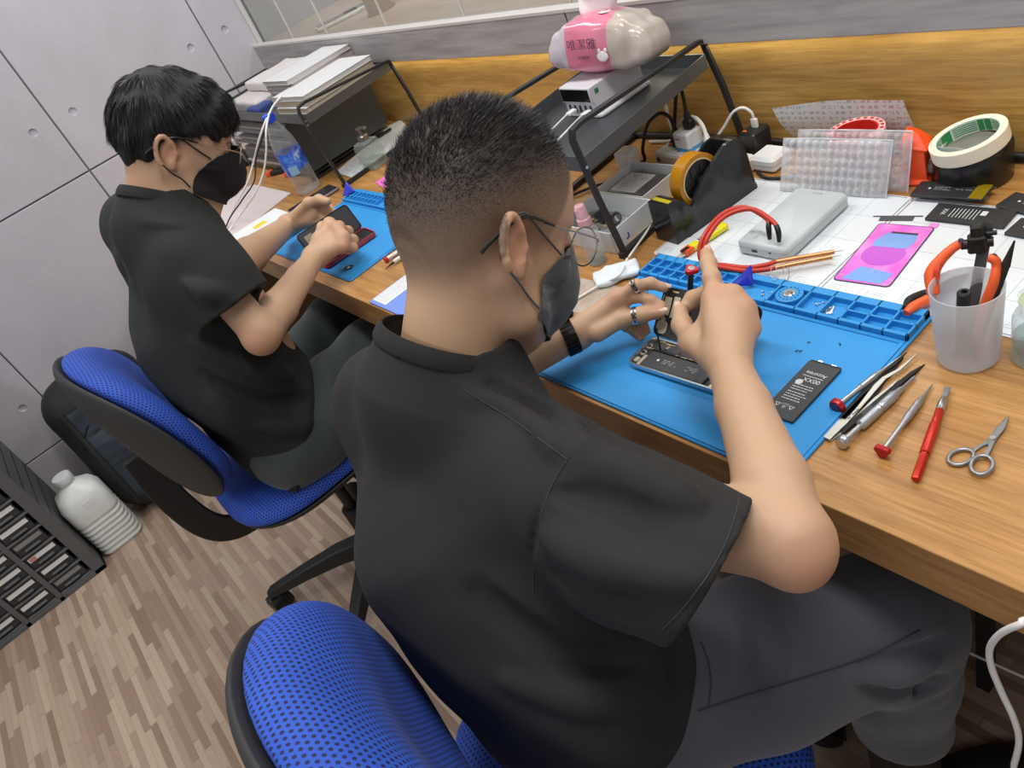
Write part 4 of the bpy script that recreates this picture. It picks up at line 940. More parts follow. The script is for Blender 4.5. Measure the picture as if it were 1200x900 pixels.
# tissue pack on the hub
F = Field((1.74, -.30, .88), (2.06, .03, 1.10), .0035)
TPC = Z(712, 47, HZ + .099); c = np.array((TPC.x, TPC.y, HZ + .099)); R_ = Euler((math.radians(-9), math.radians(6), math.radians(14))).to_matrix(); R_ = np.array(R_.transposed())
F.rbox(c, (.062, .048, .038), .012, R_, 0)
F.ell(c + R_.T @ np.array((0, 0, .004)), (.062, .054, .045), R_, .02)
for s in (-1, 1):
    F.rbox(c + R_.T @ np.array((s * .068, 0, -.004)), (.02, .042, .028), .012, R_, .02); F.rbox(c + R_.T @ np.array((s * .086, 0, -.010)), (.011, .036, .012), .008, R_, .025)
def wr(x, y, z): return fbm(x, y, z, 190, 3, 10, .0007) + fbm(x, y, z, 60, 5, 6, .0011)
F.warp(wr); V, Q = F.mesh(); V = relax(V, Q, 1)
lx = (V - c) @ R_.T[:, 0]
tp = thing('tissue_pack', 'pink and clear wrapped tissue pack on the near rack', 'tissue pack', tuple(c))
t = NT('tissue_wrap'); at = t.new('Attribute', attribute_name='lx').outputs[2]; nz = t.noise(t.co(), 30, 3)
pk = t.math('MULTIPLY', t.math('GREATER_THAN', at, -.052), t.math('LESS_THAN', t.math('ADD', at, t.math('MULTIPLY', nz, .006)), .034))
cz = t.mix(t.noise(t.co(), 14, 2), lin('#d9718f'), lin('#e58fa6')); base = t.mix(pk, t.mix(t.math('GREATER_THAN', at, 0), t.mix(nz, lin('#b9b3bd'), lin('#cfc8d0')), t.mix(nz, lin('#b5a595'), lin('#cdc3bd'))), cz)
t.set(Base_Color=base, Roughness=.22, Coat_Weight=.4, Coat_Roughness=.08); TIS = t.m
np_obj('wrapper', V - c, Q, TIS, tp, {'lx': lx})
MR = Matrix([list(R_[0]), list(R_[1]), list(R_[2])]).transposed().to_4x4()
fx = lambda x, y, z, rz=0: (MR @ Matrix.Translation((x, y, z)) @ Euler((math.radians(90), 0, rz)).to_matrix().to_4x4())
def decal(name, mb_or_text, x, z, size=0, m=INK, rz=0):
    if isinstance(mb_or_text, str):
        q = text(name, mb_or_text, size, m, tp, (0, 0, 0)); q.matrix_basis = fx(x, -.0606, z, rz); return q
decal('wrapper_text', '\u552f\u6f54\u96c5', -.014, .008, .018, mat('plum_print', '#5a3350', .5), .08)
decal('wrapper_text', '\u67d4\u97cc\u7d14\u6de8', -.012, -.012, .0055, mat('plum_print', '#5a3350', .5), .05)
b = MB(); b.X(fx(.021, -.0552, -.012)); b.ball((0, 0, 0), (.0105, .0085, .001), 18, 8); b.ball((-.006, .009, 0), (.003, .004, .001), 10, 6); b.ball((.006, .009, 0), (.003, .004, .001), 10, 6); b.obj('pale_motif', mat('motif_white', '#ece3e8', .4), tp)
b = MB(); b.X(MR @ Matrix.Translation((.012, -.022,   .0478))); b.ball((0, 0, 0), (.010, .008, .001), 18, 8); b.ball((-.006, .008, 0), (.003, .003, .001), 10, 6); b.ball((.006, .008, 0), (.003, .003, .001), 10, 6); b.obj('pale_motif', mat('motif_white', '#ece3e8', .4), tp)
F = Field((1.80, -.20, 1.01), (1.96, -.05, 1.13), .003); tc = c + R_.T @ np.array((-.012, .0, .05))
F.ell(tc, (.035, .008, .03), R_, 0); F.ell(tc + np.array((.012, .0, .022)), (.032, .006, .022), R_, .01); F.ell(tc + np.array((-.02, .004, .02)), (.02, .009, .022), R_, .01); F.warp(lambda x, y, z: fbm(x, y, z, 120, 9, 8, .0018))
V, Q = F.mesh(); np_obj('tissue', V - c, Q, mat('tissue_white', '#efe9ea', .8), tp)

# ---------------------------------------------------------------- under and around the rack
def open_box(label, x, y, w, d, h, rz, m):
    o = thing('white_tray', label, 'tray', (x, y, .7503), rz, 'white open trays'); b = MB(); b.tray(w, d, h, .0025, .003, .002, (w / 2, d / 2, 0), .003); b.obj('tray_wall', m, o); return o
TR = mat('tray_white', '#e6ebee', .4)
ta = open_box('white tray holding a labelled battery pack under the rack', 1.868, -.252, .118, .104, .034, math.radians(1), TR)
tb = open_box('white tray of bagged screws in front of the battery tray', 1.893, -.366, .128, .104, .040, math.radians(1), TR)
b = MB(); b.X(Matrix.Translation((.1325, .03, .021)) @ Euler((PI / 2, 0, PI / 2)).to_matrix().to_4x4()); b.box((0, 0, 0), (.0028, .009, .0004)); b.box((-.003, -.004, 0), (.005, .0028, .0004)); b.obj('blue_mark', mat('blue_print', '#3146a8', .5), tb)
tb.children[-1].location = (-.0038, .0, 0)
o = thing('battery_pack', 'dark battery pack with white label lying in the rear tray', 'battery pack', (1.882, -.243, .7535), .02); b = MB(); b.slab(.1, .072, .022, .004, .002, (.05, .043, 0)); b.obj('pack', mat('pack_grey', '#62656b', .3, .3), o)
b = MB(); b.slab(.058, .06, .0006, .001, 0, (.034, .043, .0221)); lb_ = b.obj('label', WPRT, o); b = MB(); r_ = random.Random(8)
for k in range(9): dashes(b, .010, .058, .018 + k * .0058, .0012, r_, .0229)
b.obj('label_print', GPRT, lb_)
for i, (x, y, rz, lab, m_) in enumerate(((1.945, -.312, .2, 'silver antistatic bag lying at the back of the screw tray', mat('antistatic', '#53565d', .22, .5)), (1.952, -.338, -.1, 'clear bag of dark parts at the front of the screw tray', clear('clear_bag', '#dfe4e8', .1, .35)))):
    F = Field((x - .06, y - .045, .748), (x + .06, y + .045, .80), .003); F.ell((x, y, .770 + .004 * (1 - i)), (.046, .024, .011), None, 0); F.warp(lambda a, b_, c_: fbm(a, b_, c_, 150, 20 + i, 8, .0022)); V, Q = F.mesh(); o = np_obj('parts_bag', V - np.array((x, y, .77)), Q, m_); o.location = (x, y, .77); tag(o, lab, 'parts bag')
r_ = random.Random(11)
for k in range(34):
    b = MB(); b.slab(r_.uniform(.003, .008), r_.uniform(.002, .004), .0016, .0006, .0003); q = b.obj('small_part', (GOLD, BLK, GOLD, INK)[k % 4]); q.location = (1.93 + r_.uniform(0, .055), -.352 + r_.uniform(0, .026), .780 + r_.uniform(0, .0035)); q.rotation_euler = (r_.uniform(-.4, .4), r_.uniform(-.4, .4), r_.uniform(0, 3)); tag(q, 'tiny gold and black parts heaped in the front white tray', 'small part', 'small parts in the front tray')
o = thing('spray_bottle', 'small clear spray bottle with pink cap by the rack foot', 'bottle', (1.999, -.388, .7503))
b = MB(); b.lathe([(.0005, 0), (.0135, 0), (.015, .002), (.015, .062), (.012, .067), (.0085, .069), (.0085, .074)], 32, False); b.obj('bottle_wall', clear('clear_bottle2', '#f0f2f4', .06, .2), o)
b = MB(); b.lathe([(.0005, .001), (.0138, .001), (.0138, .014), (.0005, .014)], 28); b.obj('liquid', clear('clear_liquid', '#dfe8e6', .02, .12), o)
b = MB(); b.lathe([(.0092, .070), (.0115, .071), (.0115, .082), (.0095, .084), (.009, .103), (.0075, .105), (.0005, .105)], 24); b.box((.0, -.008, .099), (.004, .006, .004)); b.obj('pink_cap', clear('pink_cap', '#f0bfc8', .25, .75), o)
o = thing('eraser_box', 'small white and orange translucent box behind the rack leg', 'box', (1.847, -.137, .7503), .1); b = MB(); b.slab(.03, .03, .018, .004, .002); b.obj('base', clear('amber_tub', '#d8936a', .3, .75), o); b = MB(); b.slab(.033, .033, .032, .004, .002, (0, 0, .018)); b.obj('lid', WHT, o)
# wipe, phone cable, plastic film
F = Field((2.01, -.47, .745), (2.13, -.36, .80), .0025); pc = Z(722, 320, .757)
F.rbox((pc.x, pc.y, .7565), (.036, .022, .0045), .004, [[.62, .78, 0], [-.78, .62, 0], [0, 0, 1]], 0); F.cone((pc.x - .02, pc.y - .02, .757), (pc.x + .016, pc.y + .024, .762), .006, .005, .008); F.cone((pc.x - .026, pc.y + .004, .757), (pc.x + .01, pc.y - .012, .760), .004, .005, .008); F.warp(lambda a, b_, c_: fbm(a, b_, c_, 110, 31, 8, .0016)); V, Q = F.mesh()
o = np_obj('white_wipe', V, Q, mat('wipe_white', '#dfe7ec', .7)); tag(o, 'crumpled white wipe on the bench by the blue mat corner', 'wipe')
b = MB(); b.tube([Z(735, 303, .765), Z(726, 322, .766), Z(703, 334, .756), Z(668, 355, .7535), Z(650, 366, .7535), Z(632, 385, .7535)], .0018, 8); tag(b.obj('phone_cable', CABW), 'thin white cable running under the wipe along the bench', 'cable')
b = MB(); b.tube([Z(737, 301, .7665), Z(752, 280, .762), Z(768, 258, .757), Z(790, 240, .7535)], .0018, 8); tag(b.obj('phone_cable', CABW), 'thin white cable passing from the wipe to the tape dispenser', 'cable')
b = MB(); p = Z(688, 348, .7503); b.at(p.x, p.y, .7503, .05); b.slab(.105, .075, .0006, .004, 0); tag(b.obj('plastic_film', clear('film_clear', '#efe9df', .2, .3)), 'clear plastic film lying on the bench near the left hand', 'film')

# ---------------------------------------------------------------- power strip, plugs and adapters
ps, an, L = along((772, 183), (835, 199), .7503); o = thing('power_strip', 'white power strip with pale orange side behind the rack', 'power strip', (1.874, -.098, .7503), math.radians(-9)); 
b = MB(); b.slab(.21, .052, .024, .006, .003, (.105, .026, 0)); b.obj('case', mat('strip_case', '#d9cbbf', .4), o); b = MB(); b.slab(.204, .048, .003, .005, .0012, (.105, .026, .0228)); b.obj('socket_face', mat('strip_white', '#e3e7ea', .35), o)
b = MB()
for x in (.055, .125, .165):
    b.box((x - .006, .026, .0259), (.002, .007, .0006)); b.box((x + .006, .026, .0259), (.002, .007, .0006)); b.at(x, .017, .0257); b.lathe([(.0025, 0), (.0025, .0006)], 12); b.at()
b.cyl((.012, -.0006, .012), (.012, .001, .012), .0045, seg=16)
b.obj('socket_slot', INK, o); b = MB(); b.slab(.012, .008, .0035, .001, .0006, (.02, .03, .0255)); b.obj('red_switch', mat('switch_red', '#c4303a', .4), o)
sz = .7503 + .0262
o = thing('plug_adapter', 'white cube plug adapter with blue base on the power strip', 'adapter', (1.945, -.074, sz), math.radians(-9)); b = MB(); b.slab(.036, .036, .006, .004, .001); b.obj('blue_base', mat('adapter_blue', '#4f9fd6', .4), o); b = MB(); b.slab(.038, .038, .030, .005, .003, (0, 0, .005)); b.obj('cube', WHT, o); b = MB(); b.box((-.006, -.0192, .024), (.012, .0006, .0016)); b.obj('slot', INK, o)
def plug_black(label, base, h, pts):
    o_ = thing('black_plug', label, 'plug', base, 0, 'black plugs on the power strip'); b = MB(); b.slab(.019, .016, h * .55, .004, .002); b.lathe([(.0075, h * .5), (.006, h * .8), (.0042, h), (.0035, h * 1.1)], 16); b.obj('body', BLK, o_)
    b = MB(); b.tube([(0, 0, h)] + [tuple(Vector(p) - Vector(base)) for p in pts], .0033, 10); b.obj('cord', CABB, o_)
plug_black('black plug with looping cord on top of the white adapter', (1.95, -.07, sz + .0355), .03, [(1.948, -.066, .868), (1.935, -.055, .876), (1.917, -.05, .862), (1.905, -.055, .82), (1.892, -.06, .78), (1.86, -.07, .756)])
plug_black('black plug left of the adapter with cord drooping to the bench', (1.915, -.072, sz), .036, [(1.911, -.072, .832), (1.895, -.078, .842), (1.87, -.09, .825), (1.858, -.105, .785), (1.845, -.10, .755), (1.80, -.12, .7545)])
o = thing('white_plug', 'white plug with thick cord at the right of the strip', 'plug', (2.0, -.088, sz), -.15); b = MB(); b.slab(.026, .02, .016, .004, .002); b.lathe_at((0, 0, .012), (-.008, .006, .032), [(.009, 0), (.006, .6), (.004, 1)], 14); b.obj('body', WHT, o); b = MB(); b.tube([(-.008, .006, .030), (-.02, .012, .044), (-.045, .02, .05), (-.075, .022, .045), (-.1, .02, .02), (-.125, .03, -.02)], .0037, 10); b.obj('cord', CABW, o)
o = thing('usb_power_adapter', 'black square power adapter with white cable behind the dispenser', 'adapter', (2.062, -.042, .7503), math.radians(-6)); b = MB(); b.slab(.034, .042, .05, .005, .003); b.obj('block', mat('adapter_black', '#1f2124', .35), o); b = MB(); b.slab(.008, .004, .001, .001, 0, (-.009, -.012, .0498)); b.obj('orange_lamp', mat('orange_dot', '#e87a2c', .4), o)
b = MB(); b.X(Matrix.Translation((.0, .004, .05))); b.slab(.012, .006, .016, .0015, .001); b.obj('usb_plug', WHT, o); b = MB(); b.tube([(0, .004, .066), (-.001, .002, .078), (-.012, -.004, .088), (-.028, -.012, .082), (-.045, -.02, .06), (-.062, -.026, .042), (-.075, -.03, .03)], .0024, 10); b.obj('usb_cord', CABW, o)
o = thing('charger_brick', 'white rounded charger brick beside the black power adapter', 'charger', (2.108, -.070, .7503), math.radians(-4)); b = MB(); b.slab(.05, .048, .026, .008, .005); b.obj('case', WHT, o); b = MB(); b.slab(.0505, .0485, .001, .0082, .0003, (0, 0, .012)); b.obj('seam', GPRT, o)
b = MB(); b.tube([(2.10, -.098, .7535), (2.125, -.112, .754), (2.15, -.108, .7535), (2.172, -.095, .7535)], .0028, 8); tag(b.obj('black_cable', CABB), 'short black cord in front of the white charger brick', 'cable')
b = MB(); b.tube([(1.2, -.008, .7575), (1.6, -.010, .7575), (2.0, -.0085, .7575), (2.4, -.010, .7575), (2.9, -.009, .7575), (3.4, -.009, .7575)], .0065, 10); tag(b.obj('trunk_cable', CABB), 'thick black cable running along the foot of the splashback', 'cable')
b = MB(); b.tube([(1.93, -.12, .7545), (1.86, -.16, .7545), (1.80, -.2, .7545), (1.77, -.27, .7545), (1.81, -.31, .7545), (1.87, -.27, .7545), (1.95, -.2, .7545)], .0028, 8); tag(b.obj('coiled_cord', CABB), 'black cord looping on the bench behind the rack leg', 'cable')
b = MB(); b.tube([(1.842, -.02, .93), (1.846, -.012, .88), (1.848, -.013, .8), (1.852, -.018, .757), (1.80, -.03, .755)], .0033, 8); tag(b.obj('hanging_cable', CABW), 'white cable hanging down the wood behind the rack', 'cable')
# white charging cable hanging over the front edge at the right, and devices stored below
P = [(2.93, -.55, .7535), (2.87, -.60, .7540), (2.83, -.642, .7545), Y(1215, 729, -.66), Y(1195, 732, -.668), Y(1172, 743, -.67), Y(1160, 760, -.67), Y(1162, 782, -.67), Y(1174, 812, -.67), Y(1188, 842, -.67), Y(1194, 868, -.67), Y(1188, 897, -.67), Y(1176, 930, -.67), (2.60, -.67, .2), (2.62, -.64, .0035), (2.72, -.55, .0035)]
b = MB(); b.tube(P, .0029, 10); tag(b.obj('charging_cable', CABW), 'white charging cable hanging over the bench front at lower right', 'cable')
b = MB(); b.tube([Y(1105, 745, -.40), Y(1135, 764, -.40), Y(1170, 780, -.40), Y(1215, 800, -.40)], .0022, 8); tag(b.obj('thin_cable', CABW), 'thin white cable crossing the stored devices under the bench', 'cable')
st_ = thing('device_rack', 'black open rack of stored devices under the bench at right', 'rack', (2.575, -.36, 0)); b = MB()
for x in (.0, .45):
    for y in (.0, .24): b.box((x, y, .34), (.02, .02, .66))
for z in (.30, .44, .58): b.box((.225, .12, z), (.45, .25, .008))
b.obj('frame', BLKM, st_)
for k, z in enumerate((.448, .588, .308)):
    o = thing('stored_device', ('dark flat device with reddish edge on the middle shelf below the bench', 'dark flat device with reddish edge on the top shelf below the bench', 'dark flat device with reddish edge on the low shelf below the bench')[k], 'device', (2.615, -.355, z - .003), 0, 'devices stored under the bench'); b = MB(); b.slab(.36, .22, .05, .008, .003, (.18, .115, 0)); b.obj('case', mat('device_dark', '#2b2c2f', .5), o)
    b = MB(); b.box((.19, .0045, .02), (.3, .002, .016)); b.obj('red_trim', mat('dusty_red', '#7d4a50', .6), o)
    b = MB(); b.box((.03, .0042, .035), (.03, .002, .008)); b.obj('red_badge', mat('badge_red', '#a02b3c', .5), o)
# ================================================================ far work place
m2 = repair_mat('repair_mat', 'far blue silicone repair mat in front of the man without screwdriver', (1.085, -.6200, .7501), math.radians(1), .41, .275, .26)
PAPER = mat('white_paper', '#dde3e6', .8); PAPERP = mat('pinkish_paper', '#cfc4c4', .8)
def sheet(name, label, cat, pts, z, m, h=.0006, group=None):
    c = sum((Z(*p, z) for p in pts), Vector()) / len(pts); b = MB(); b.prism([((Z(*p, z) - c).x, (Z(*p, z) - c).y) for p in pts], 0, h); o = b.obj(name, m, smooth=0); o.location = (c.x, c.y, z); return tag(o, label, cat, group)
# water bottle
o = thing('water_bottle', 'clear water bottle with blue cap and torn blue label', 'bottle', (.842, -.378, .7503)); R0 = .034
b = MB(); b.lathe([(.0005, .004), (.02, .002), (.028, 0), (.0335, .006), (R0, .02), (.0325, .024), (R0, .028), (R0, .118), (.0325, .122), (R0, .126), (.031, .150), (.022, .178), (.0145, .194), (.0125, .199), (.0125, .212)], 40, False); b.obj('bottle_wall', clear('bottle_pet', '#eef2f6', .04, .13), o)
b = MB(); b.lathe([(.0145, .200), (.0155, .201), (.0155, .218), (.0145, .220), (.0005, .220)], 28)
for k in range(24): a = 2 * PI * k / 24; b.box((.0155 * math.cos(a), .0155 * math.sin(a), .2095), (.0014, .0014, .016))
b.obj('cap', mat('cap_blue', '#1d52d8', .4), o)
t = NT('blue_label'); v = t.co('Object'); n = t.noise(v, 26, 4, .6, .5); c = t.ramp(n, [(.34, '#15349c'), (.48, '#2a62d8'), (.58, '#5f90e6'), (.68, '#c9d6ea')]); t.set(Base_Color=c, Roughness=.25); LAB = t.m
b = MB(); b.grid(lambda u, v: ((R0 + .0007) * math.cos(2 * PI * u), (R0 + .0007) * math.sin(2 * PI * u), .062 + .060 * v + (.010 * math.sin(6.3 * u + 1) if v < .5 else .004 * math.sin(12 * u))), 40, 6, .0004); lb = b.obj('label', LAB, o)
b = MB(); b.grid(lambda u, v: ((R0 + .0014) * math.cos(-1.05 + .75 * u), (R0 + .0014) * math.sin(-1.05 + .75 * u), .060 + .024 * v), 8, 2, .0003); b.obj('label_print', mat('label_pale', '#8fb3d6', .4), lb)
# papers, phone, box
sheet('paper_sheet', 'pinkish paper sheet by the left wall under white cables', 'paper', [(228, 253), (296, 216), (341, 226), (268, 284)], .7504, PAPERP)
b = MB(); p = Z(246, 258, .7511); b.at(p.x, p.y, .7511, .9); b.box((0, 0, 0), (.05, .05, .0003)); b.obj('stamp_print', mat('faint_red_print', '#c9a9a9', .8)) if False else None
p, a, L = along((337, 250), (386, 219), .7506); o = thing('phone', 'dark phone lying at the foot of the water bottle', 'phone', p, a)
b = MB(); b.slab(.138, .068, .008, .009, .0025, (.069, -.034, 0)); b.obj('case', mat('phone_grey_case', '#8a8a8c', .3, .6), o); b = MB(); b.slab(.132, .062, .0006, .007, .0002, (.069, -.034, .0079)); b.obj('screen', mat('phone_dark_glass', '#2e2f33', .08), o)
b = MB(); b.slab(.03, .062, .0007, .004, .0001, (.073, -.034, .008)); b.obj('screen_band', mat('phone_band', '#1b1c1f', .1), o)
o = thing('white_box', 'flat white carton with yellow sticker beside the far mat', 'box', (.897, -.656, .7505), math.radians(-1)); 
b = MB(); b.slab(.104, .152, .028, .002, .001, (.052, .076, 0)); b.obj('carton', mat('carton_white', '#dfe4e8', .5), o); b = MB(); b.slab(.1045, .1525, .0006, .002, 0, (.052, .076, .0175)); b.obj('lid_line', GPRT, o)
b = MB(); b.slab(.026, .034, .0005, .002, 0, (.052, .082, .0281)); ys = b.obj('yellow_sticker', mat('sticker_yellow', '#e8cf1c', .5), o); b = MB(); r_ = random.Random(6)
for k in range(3): dashes(b, .043, .061, .074 + k * .007, .0012, r_, .0287)
b.obj('sticker_print', mat('sticker_print', '#b39a10', .5), ys); b = MB(); dashes(b, .004, .006, .02, .001, r_, .0282); b.box((.1043, .09, .016), (.0006, .04, .002)); b.box((.1043, .085, .0115), (.0006, .03, .0012)); b.obj('box_print', GPRT, o)
# cables rising from the bench to the rack
def cord(label, pts, r, m, group=None): b = MB(); b.tube(pts, r, 8); return tag(b.obj('charging_cable' if m is CABW else 'black_cable', m), label, 'cable', group)
cord('thick white cable hanging from the far rack to the left of the bottle', [Y(330, 112, -.30), Y(318, 128, -.36), Y(312, 150, -.42), Y(312, 178, -.45), Y(308, 205, -.48), Y(298, 228, -.52), Y(283, 250, -.56), Z(270, 268, .7545), Z(262, 282, .7545)], .0026, CABW)
cord('white cable looping down behind the far man\'s mask', [Y(326, 116, -.30), Y(314, 136, -.38), Y(304, 162, -.43), Y(297, 190, -.46), Y(290, 214, -.50), Y(276, 240, -.55), Z(266, 262, .7545)], .0026, CABW)
cord('thin black cable beside the white cables at the left wall', [Y(316, 134, -.38), Y(308, 160, -.42), Y(300, 186, -.455), Y(298, 212, -.49), Y(284, 234, -.54), Y(268, 258, -.585), Z(261, 280, .7535)], .0019, CABB)
cord('white cable arching behind the far rack on the wood', [Y(417, 112, -.02), Y(413, 122, -.02), Y(404, 132, -.02), Y(400, 128, -.03), Y(412, 126, -.03), Y(428, 132, -.03), Y(436, 146, -.03), Y(430, 152, -.03), Y(412, 146, -.03), Y(402, 138, -.03)], .0036, CABW)
# white trunking and a power strip along the left wall
o = thing('cable_trunking', 'white cable trunking running along the left wall on the bench', 'trunking', (.03, -.32, .7503)); b = MB(); b.slab(.05, .6, .04, .004, .003); b.obj('channel', WHT, o); b = MB(); b.slab(.054, .6, .006, .004, .002, (0, 0, .039)); b.obj('lid', mat('trunk_lid', '#eef0f1', .4), o)
o = thing('wall_power_strip', 'white socket strip lying by the left wall trunking', 'power strip', (.20, -.36, .7503), PI / 2 - .1); b = MB(); b.slab(.26, .06, .035, .008, .004); b.obj('case', mat('strip_grey_white', '#d3d3d2', .45), o); b = MB()
for x in (-.07, 0, .07): b.box((x - .008, 0, .0352), (.003, .01, .0006)); b.box((x + .008, 0, .0352), (.003, .01, .0006))
b.obj('socket_slot', INK, o)
for k, (uv, an, lab) in enumerate((((336, 205), .5, 'black cutter with orange tips lying left of the water bottle'), ((350, 211), .3, 'black tool with red end lying behind the water bottle'))):
    p = Z(*uv); o = thing('black_cutter', lab, 'cutter', (p.x - .06, p.y + .02 * k, .7503), an); b = MB(); b.slab(.15, .028, .014, .006, .003, (.05, 0, 0)); b.slab(.06, .02, .006, .003, .001, (.04, 0, .0135)); b.obj('handle', BLKM, o); b = MB()
    for q in (-.008, .008): b.slab(.016, .009, .012, .002, .001, (-.033, q, .001))
    b.obj('orange_tip', mat('tip_orange', '#e8502c', .4), o)
# letter tray stack with dark side plate
o = thing('letter_tray', 'black tiered letter tray holding paper beside the left wall', 'letter tray', (.30, -.335, .7503)); W, D, Hh = .50, .28, .175
b = MB(); b.box((W - .004, D / 2, .098), (.006, D, .150)); b.obj('side_panel', mat('panel_dark', '#4a4f52', .45, .2), o)
b = MB(); b.bar([(W - .004, 0, .01), (W - .004, -.004, .165), (W - .004, .02, .178), (W - .004, D - .01, .178)], .006, .022, (1, 0, 0)); b.obj('side_frame', mat('frame_gunmetal', '#42474a', .4, .3), o, bevel=.002)
b = MB(); b.bar([(0, 0, .0), (0, -.002, .172), (0, D, .172), (0, D, 0)], .01, .012, (1, 0, 0)); b.obj('side_frame', mat('frame_gunmetal', '#42474a', .4, .3), o)
b = MB(); b.bar([(W + .002, -.004, .012), (W + .004, -.012, .004), (W + .003, .05, .0055), (W - .004, D, .0055)], .006, .006); b.bar([(W, 0, .025), (W + .002, -.006, .008)], .006, .006); b.obj('foot_rail', GUN, o)
for k in range(4):
    z = .014 + .038 * k; b = MB(); b.box((W / 2, D / 2, z), (W - .008, D - .01, .0018)); b.box((W / 2, .002, z + .006), (W - .008, .0018, .012)); b.obj('tray_shelf', GUNT, o)
b = MB(); b.box((W / 2, D / 2, .172), (W, D, .002)); b.obj('top_plate', GUNT, o)
for k in range(4):
    z = .7503 + .0152 + .038 * k
    for j in range(2):
        b = MB(); r_ = random.Random(k * 3 + j); b.slab(.42, .24, .008, .001, .0004); q = b.obj('paper_stack', mat('paper_grey_edge', '#a59c98', .85)); q.location = (.30 + W / 2 - .02 + r_.uniform(-.02, .03), -.335 + D / 2 - .01 - r_.uniform(0, .01), z + .009 * j); q.rotation_euler = (0, 0, r_.uniform(-.03, .03)); tag(q, ('paper bundle at the bottom of the letter tray', 'paper bundle on the second letter tray shelf', 'paper bundle on the third letter tray shelf', 'paper bundle on the top letter tray shelf')[k], 'paper stack', 'paper bundles in the letter tray')
# rack above it
rk2 = rack('metal_rack', 'far dark metal rack stacked with books and papers by the left wall', .25, .99, -.335, -.03, .975, .947)
# books and boxes on it
HB = .947 - .0325
r_ = random.Random(12)
def pile(x, y, w, d, hs, cols, names, rz, labs, grp):
    z = HB
    for h, c, nm, lab in zip(hs, cols, names, labs):
        o = thing(nm, lab, nm.replace('_', ' '), (x + r_.uniform(-.004, .004), y + r_.uniform(-.004, .004), z), rz + r_.uniform(-.03, .03), grp)
        b = MB(); b.slab(w * .985, d * .975, h * .86, .001, 0, (0, 0, h * .07)); b.obj('page_block', mat('page_' + c[1:], c, .85), o)
        b = MB(); b.box((0, 0, h * .035), (w, d, h * .07)); b.box((0, 0, h * .965), (w, d, h * .07)); b.box((-w / 2 + .0007, 0, h / 2), (.0014, d, h)); b.obj('cover', mat('cover_' + nm, '#cfd0d2', .6), o); z += h + .0004
    return z
def nth(k, n, what): return what + (', bottom one', ', second from bottom', ', third from bottom', ', fourth from bottom', ', fifth from bottom', ', sixth from bottom', '')[k] if k < n - 1 else what + ', topmost'
n = 4; pile(.815, -.185, .185, .23, [.017, .016, .016, .013], ['#cbb79a', '#d3c4ad', '#c9b59c', '#dad6cf'], ['book'] * 4, .05, [nth(k, n, 'thick cream book in the right pile on the far rack') for k in range(n)], 'cream books on the far rack')
n = 7; pile(.655, -.14, .17, .22, [.012, .011, .012, .011, .012, .011, .012], ['#b7aaa6', '#aea3a2', '#b9ada6', '#a99e9d', '#b5a9a3', '#aca19e', '#c2bab4'], ['booklet'] * 7, .04, [nth(k, n, 'grey booklet in the middle pile on the far rack') for k in range(n)], 'grey booklets on the far rack')
for k, (x, y, w, d, h, z, c, lab) in enumerate(((.40, -.17, .24, .24, .038, HB, '#c3bebe', 'wide pale parcel flat on the left of the far rack'), (.42, -.14, .2, .17, .030, HB + .039, '#cfcaca', 'pale parcel lying on the wide parcel of the far rack'), (.52, -.28, .09, .06, .03, HB, '#33457f', 'small blue box at the front of the far rack'))):
    F = Field((x - w / 2 - .02, y - d / 2 - .02, z - .01), (x + w / 2 + .02, y + d / 2 + .02, z + h + .02), .004); F.rbox((x, y, z + h / 2), (w / 2, d / 2, h / 2), .008, None, 0); F.warp(lambda a, b_, c_: fbm(a, b_, c_, 70, 40 + k, 7, .0012 if k < 2 else 0)); V, Q = F.mesh(); q = np_obj('parcel' if k < 2 else 'blue_box', V - np.array((x, y, z)), Q, mat('parcel' + c[1:], c, .7)); q.location = (x, y, z); tag(q, lab, 'parcel' if k < 2 else 'box')
o = thing('correction_tape', 'small orange and white gadget at the left end of the far rack', 'gadget', (.275, -.30, HB + .03), .3); b = MB(); b.slab(.03, .02, .012, .005, .002); b.obj('body', WHT, o); b = MB(); b.slab(.012, .012, .008, .003, .001, (.006, 0, .012)); b.obj('orange_button', mat('tip_orange', '#e8502c', .4), o)
o.location.z = HB
# papers, ruler-like clip, pump bottle, pink sheet and pick right of the rack
sheet('paper_sheet', 'printed white paper lying right of the letter tray', 'paper', [(393, 202), (440, 162), (466, 168), (418, 210)], .7520, PAPER)
sheet('paper_sheet', 'white paper sheet behind the pump bottle by the splashback', 'paper', [(408, 172), (470, 140), (486, 160), (440, 190)], .7505, PAPER)
b = MB(); q0 = Z(398, 203, .7527); ex = (Z(440, 163, .7527) - q0); ey = (Z(418, 210, .7527) - q0); r_ = random.Random(21)
for k in range(11):
    for s0 in np.arange(.08, .9, .12):
        if r_.random() < .85: a_ = q0 + ex * float(s0) + ey * (.1 + .075 * k); c_ = q0 + ex * float(s0 + r_.uniform(.05, .11)) + ey * (.1 + .075 * k); b.bar([a_, c_], .0012, .0002)
tag(b.obj('paper_print', GPRT), 'grey printed lines on the paper right of the letter tray', 'print')
pr_ = bpy.data.objects['paper_print']; pr_.parent = [o_ for o_ in bpy.data.objects if o_.get('label', '').startswith('printed white paper')][0]; pr_.matrix_parent_inverse = Matrix.Translation(pr_.parent.location).inverted(); del pr_['label']; del pr_['category']
o = thing('pump_bottle', 'square glass pump bottle with metal collar on the far bench', 'pump bottle', (.985, -.228, .7503), .3)
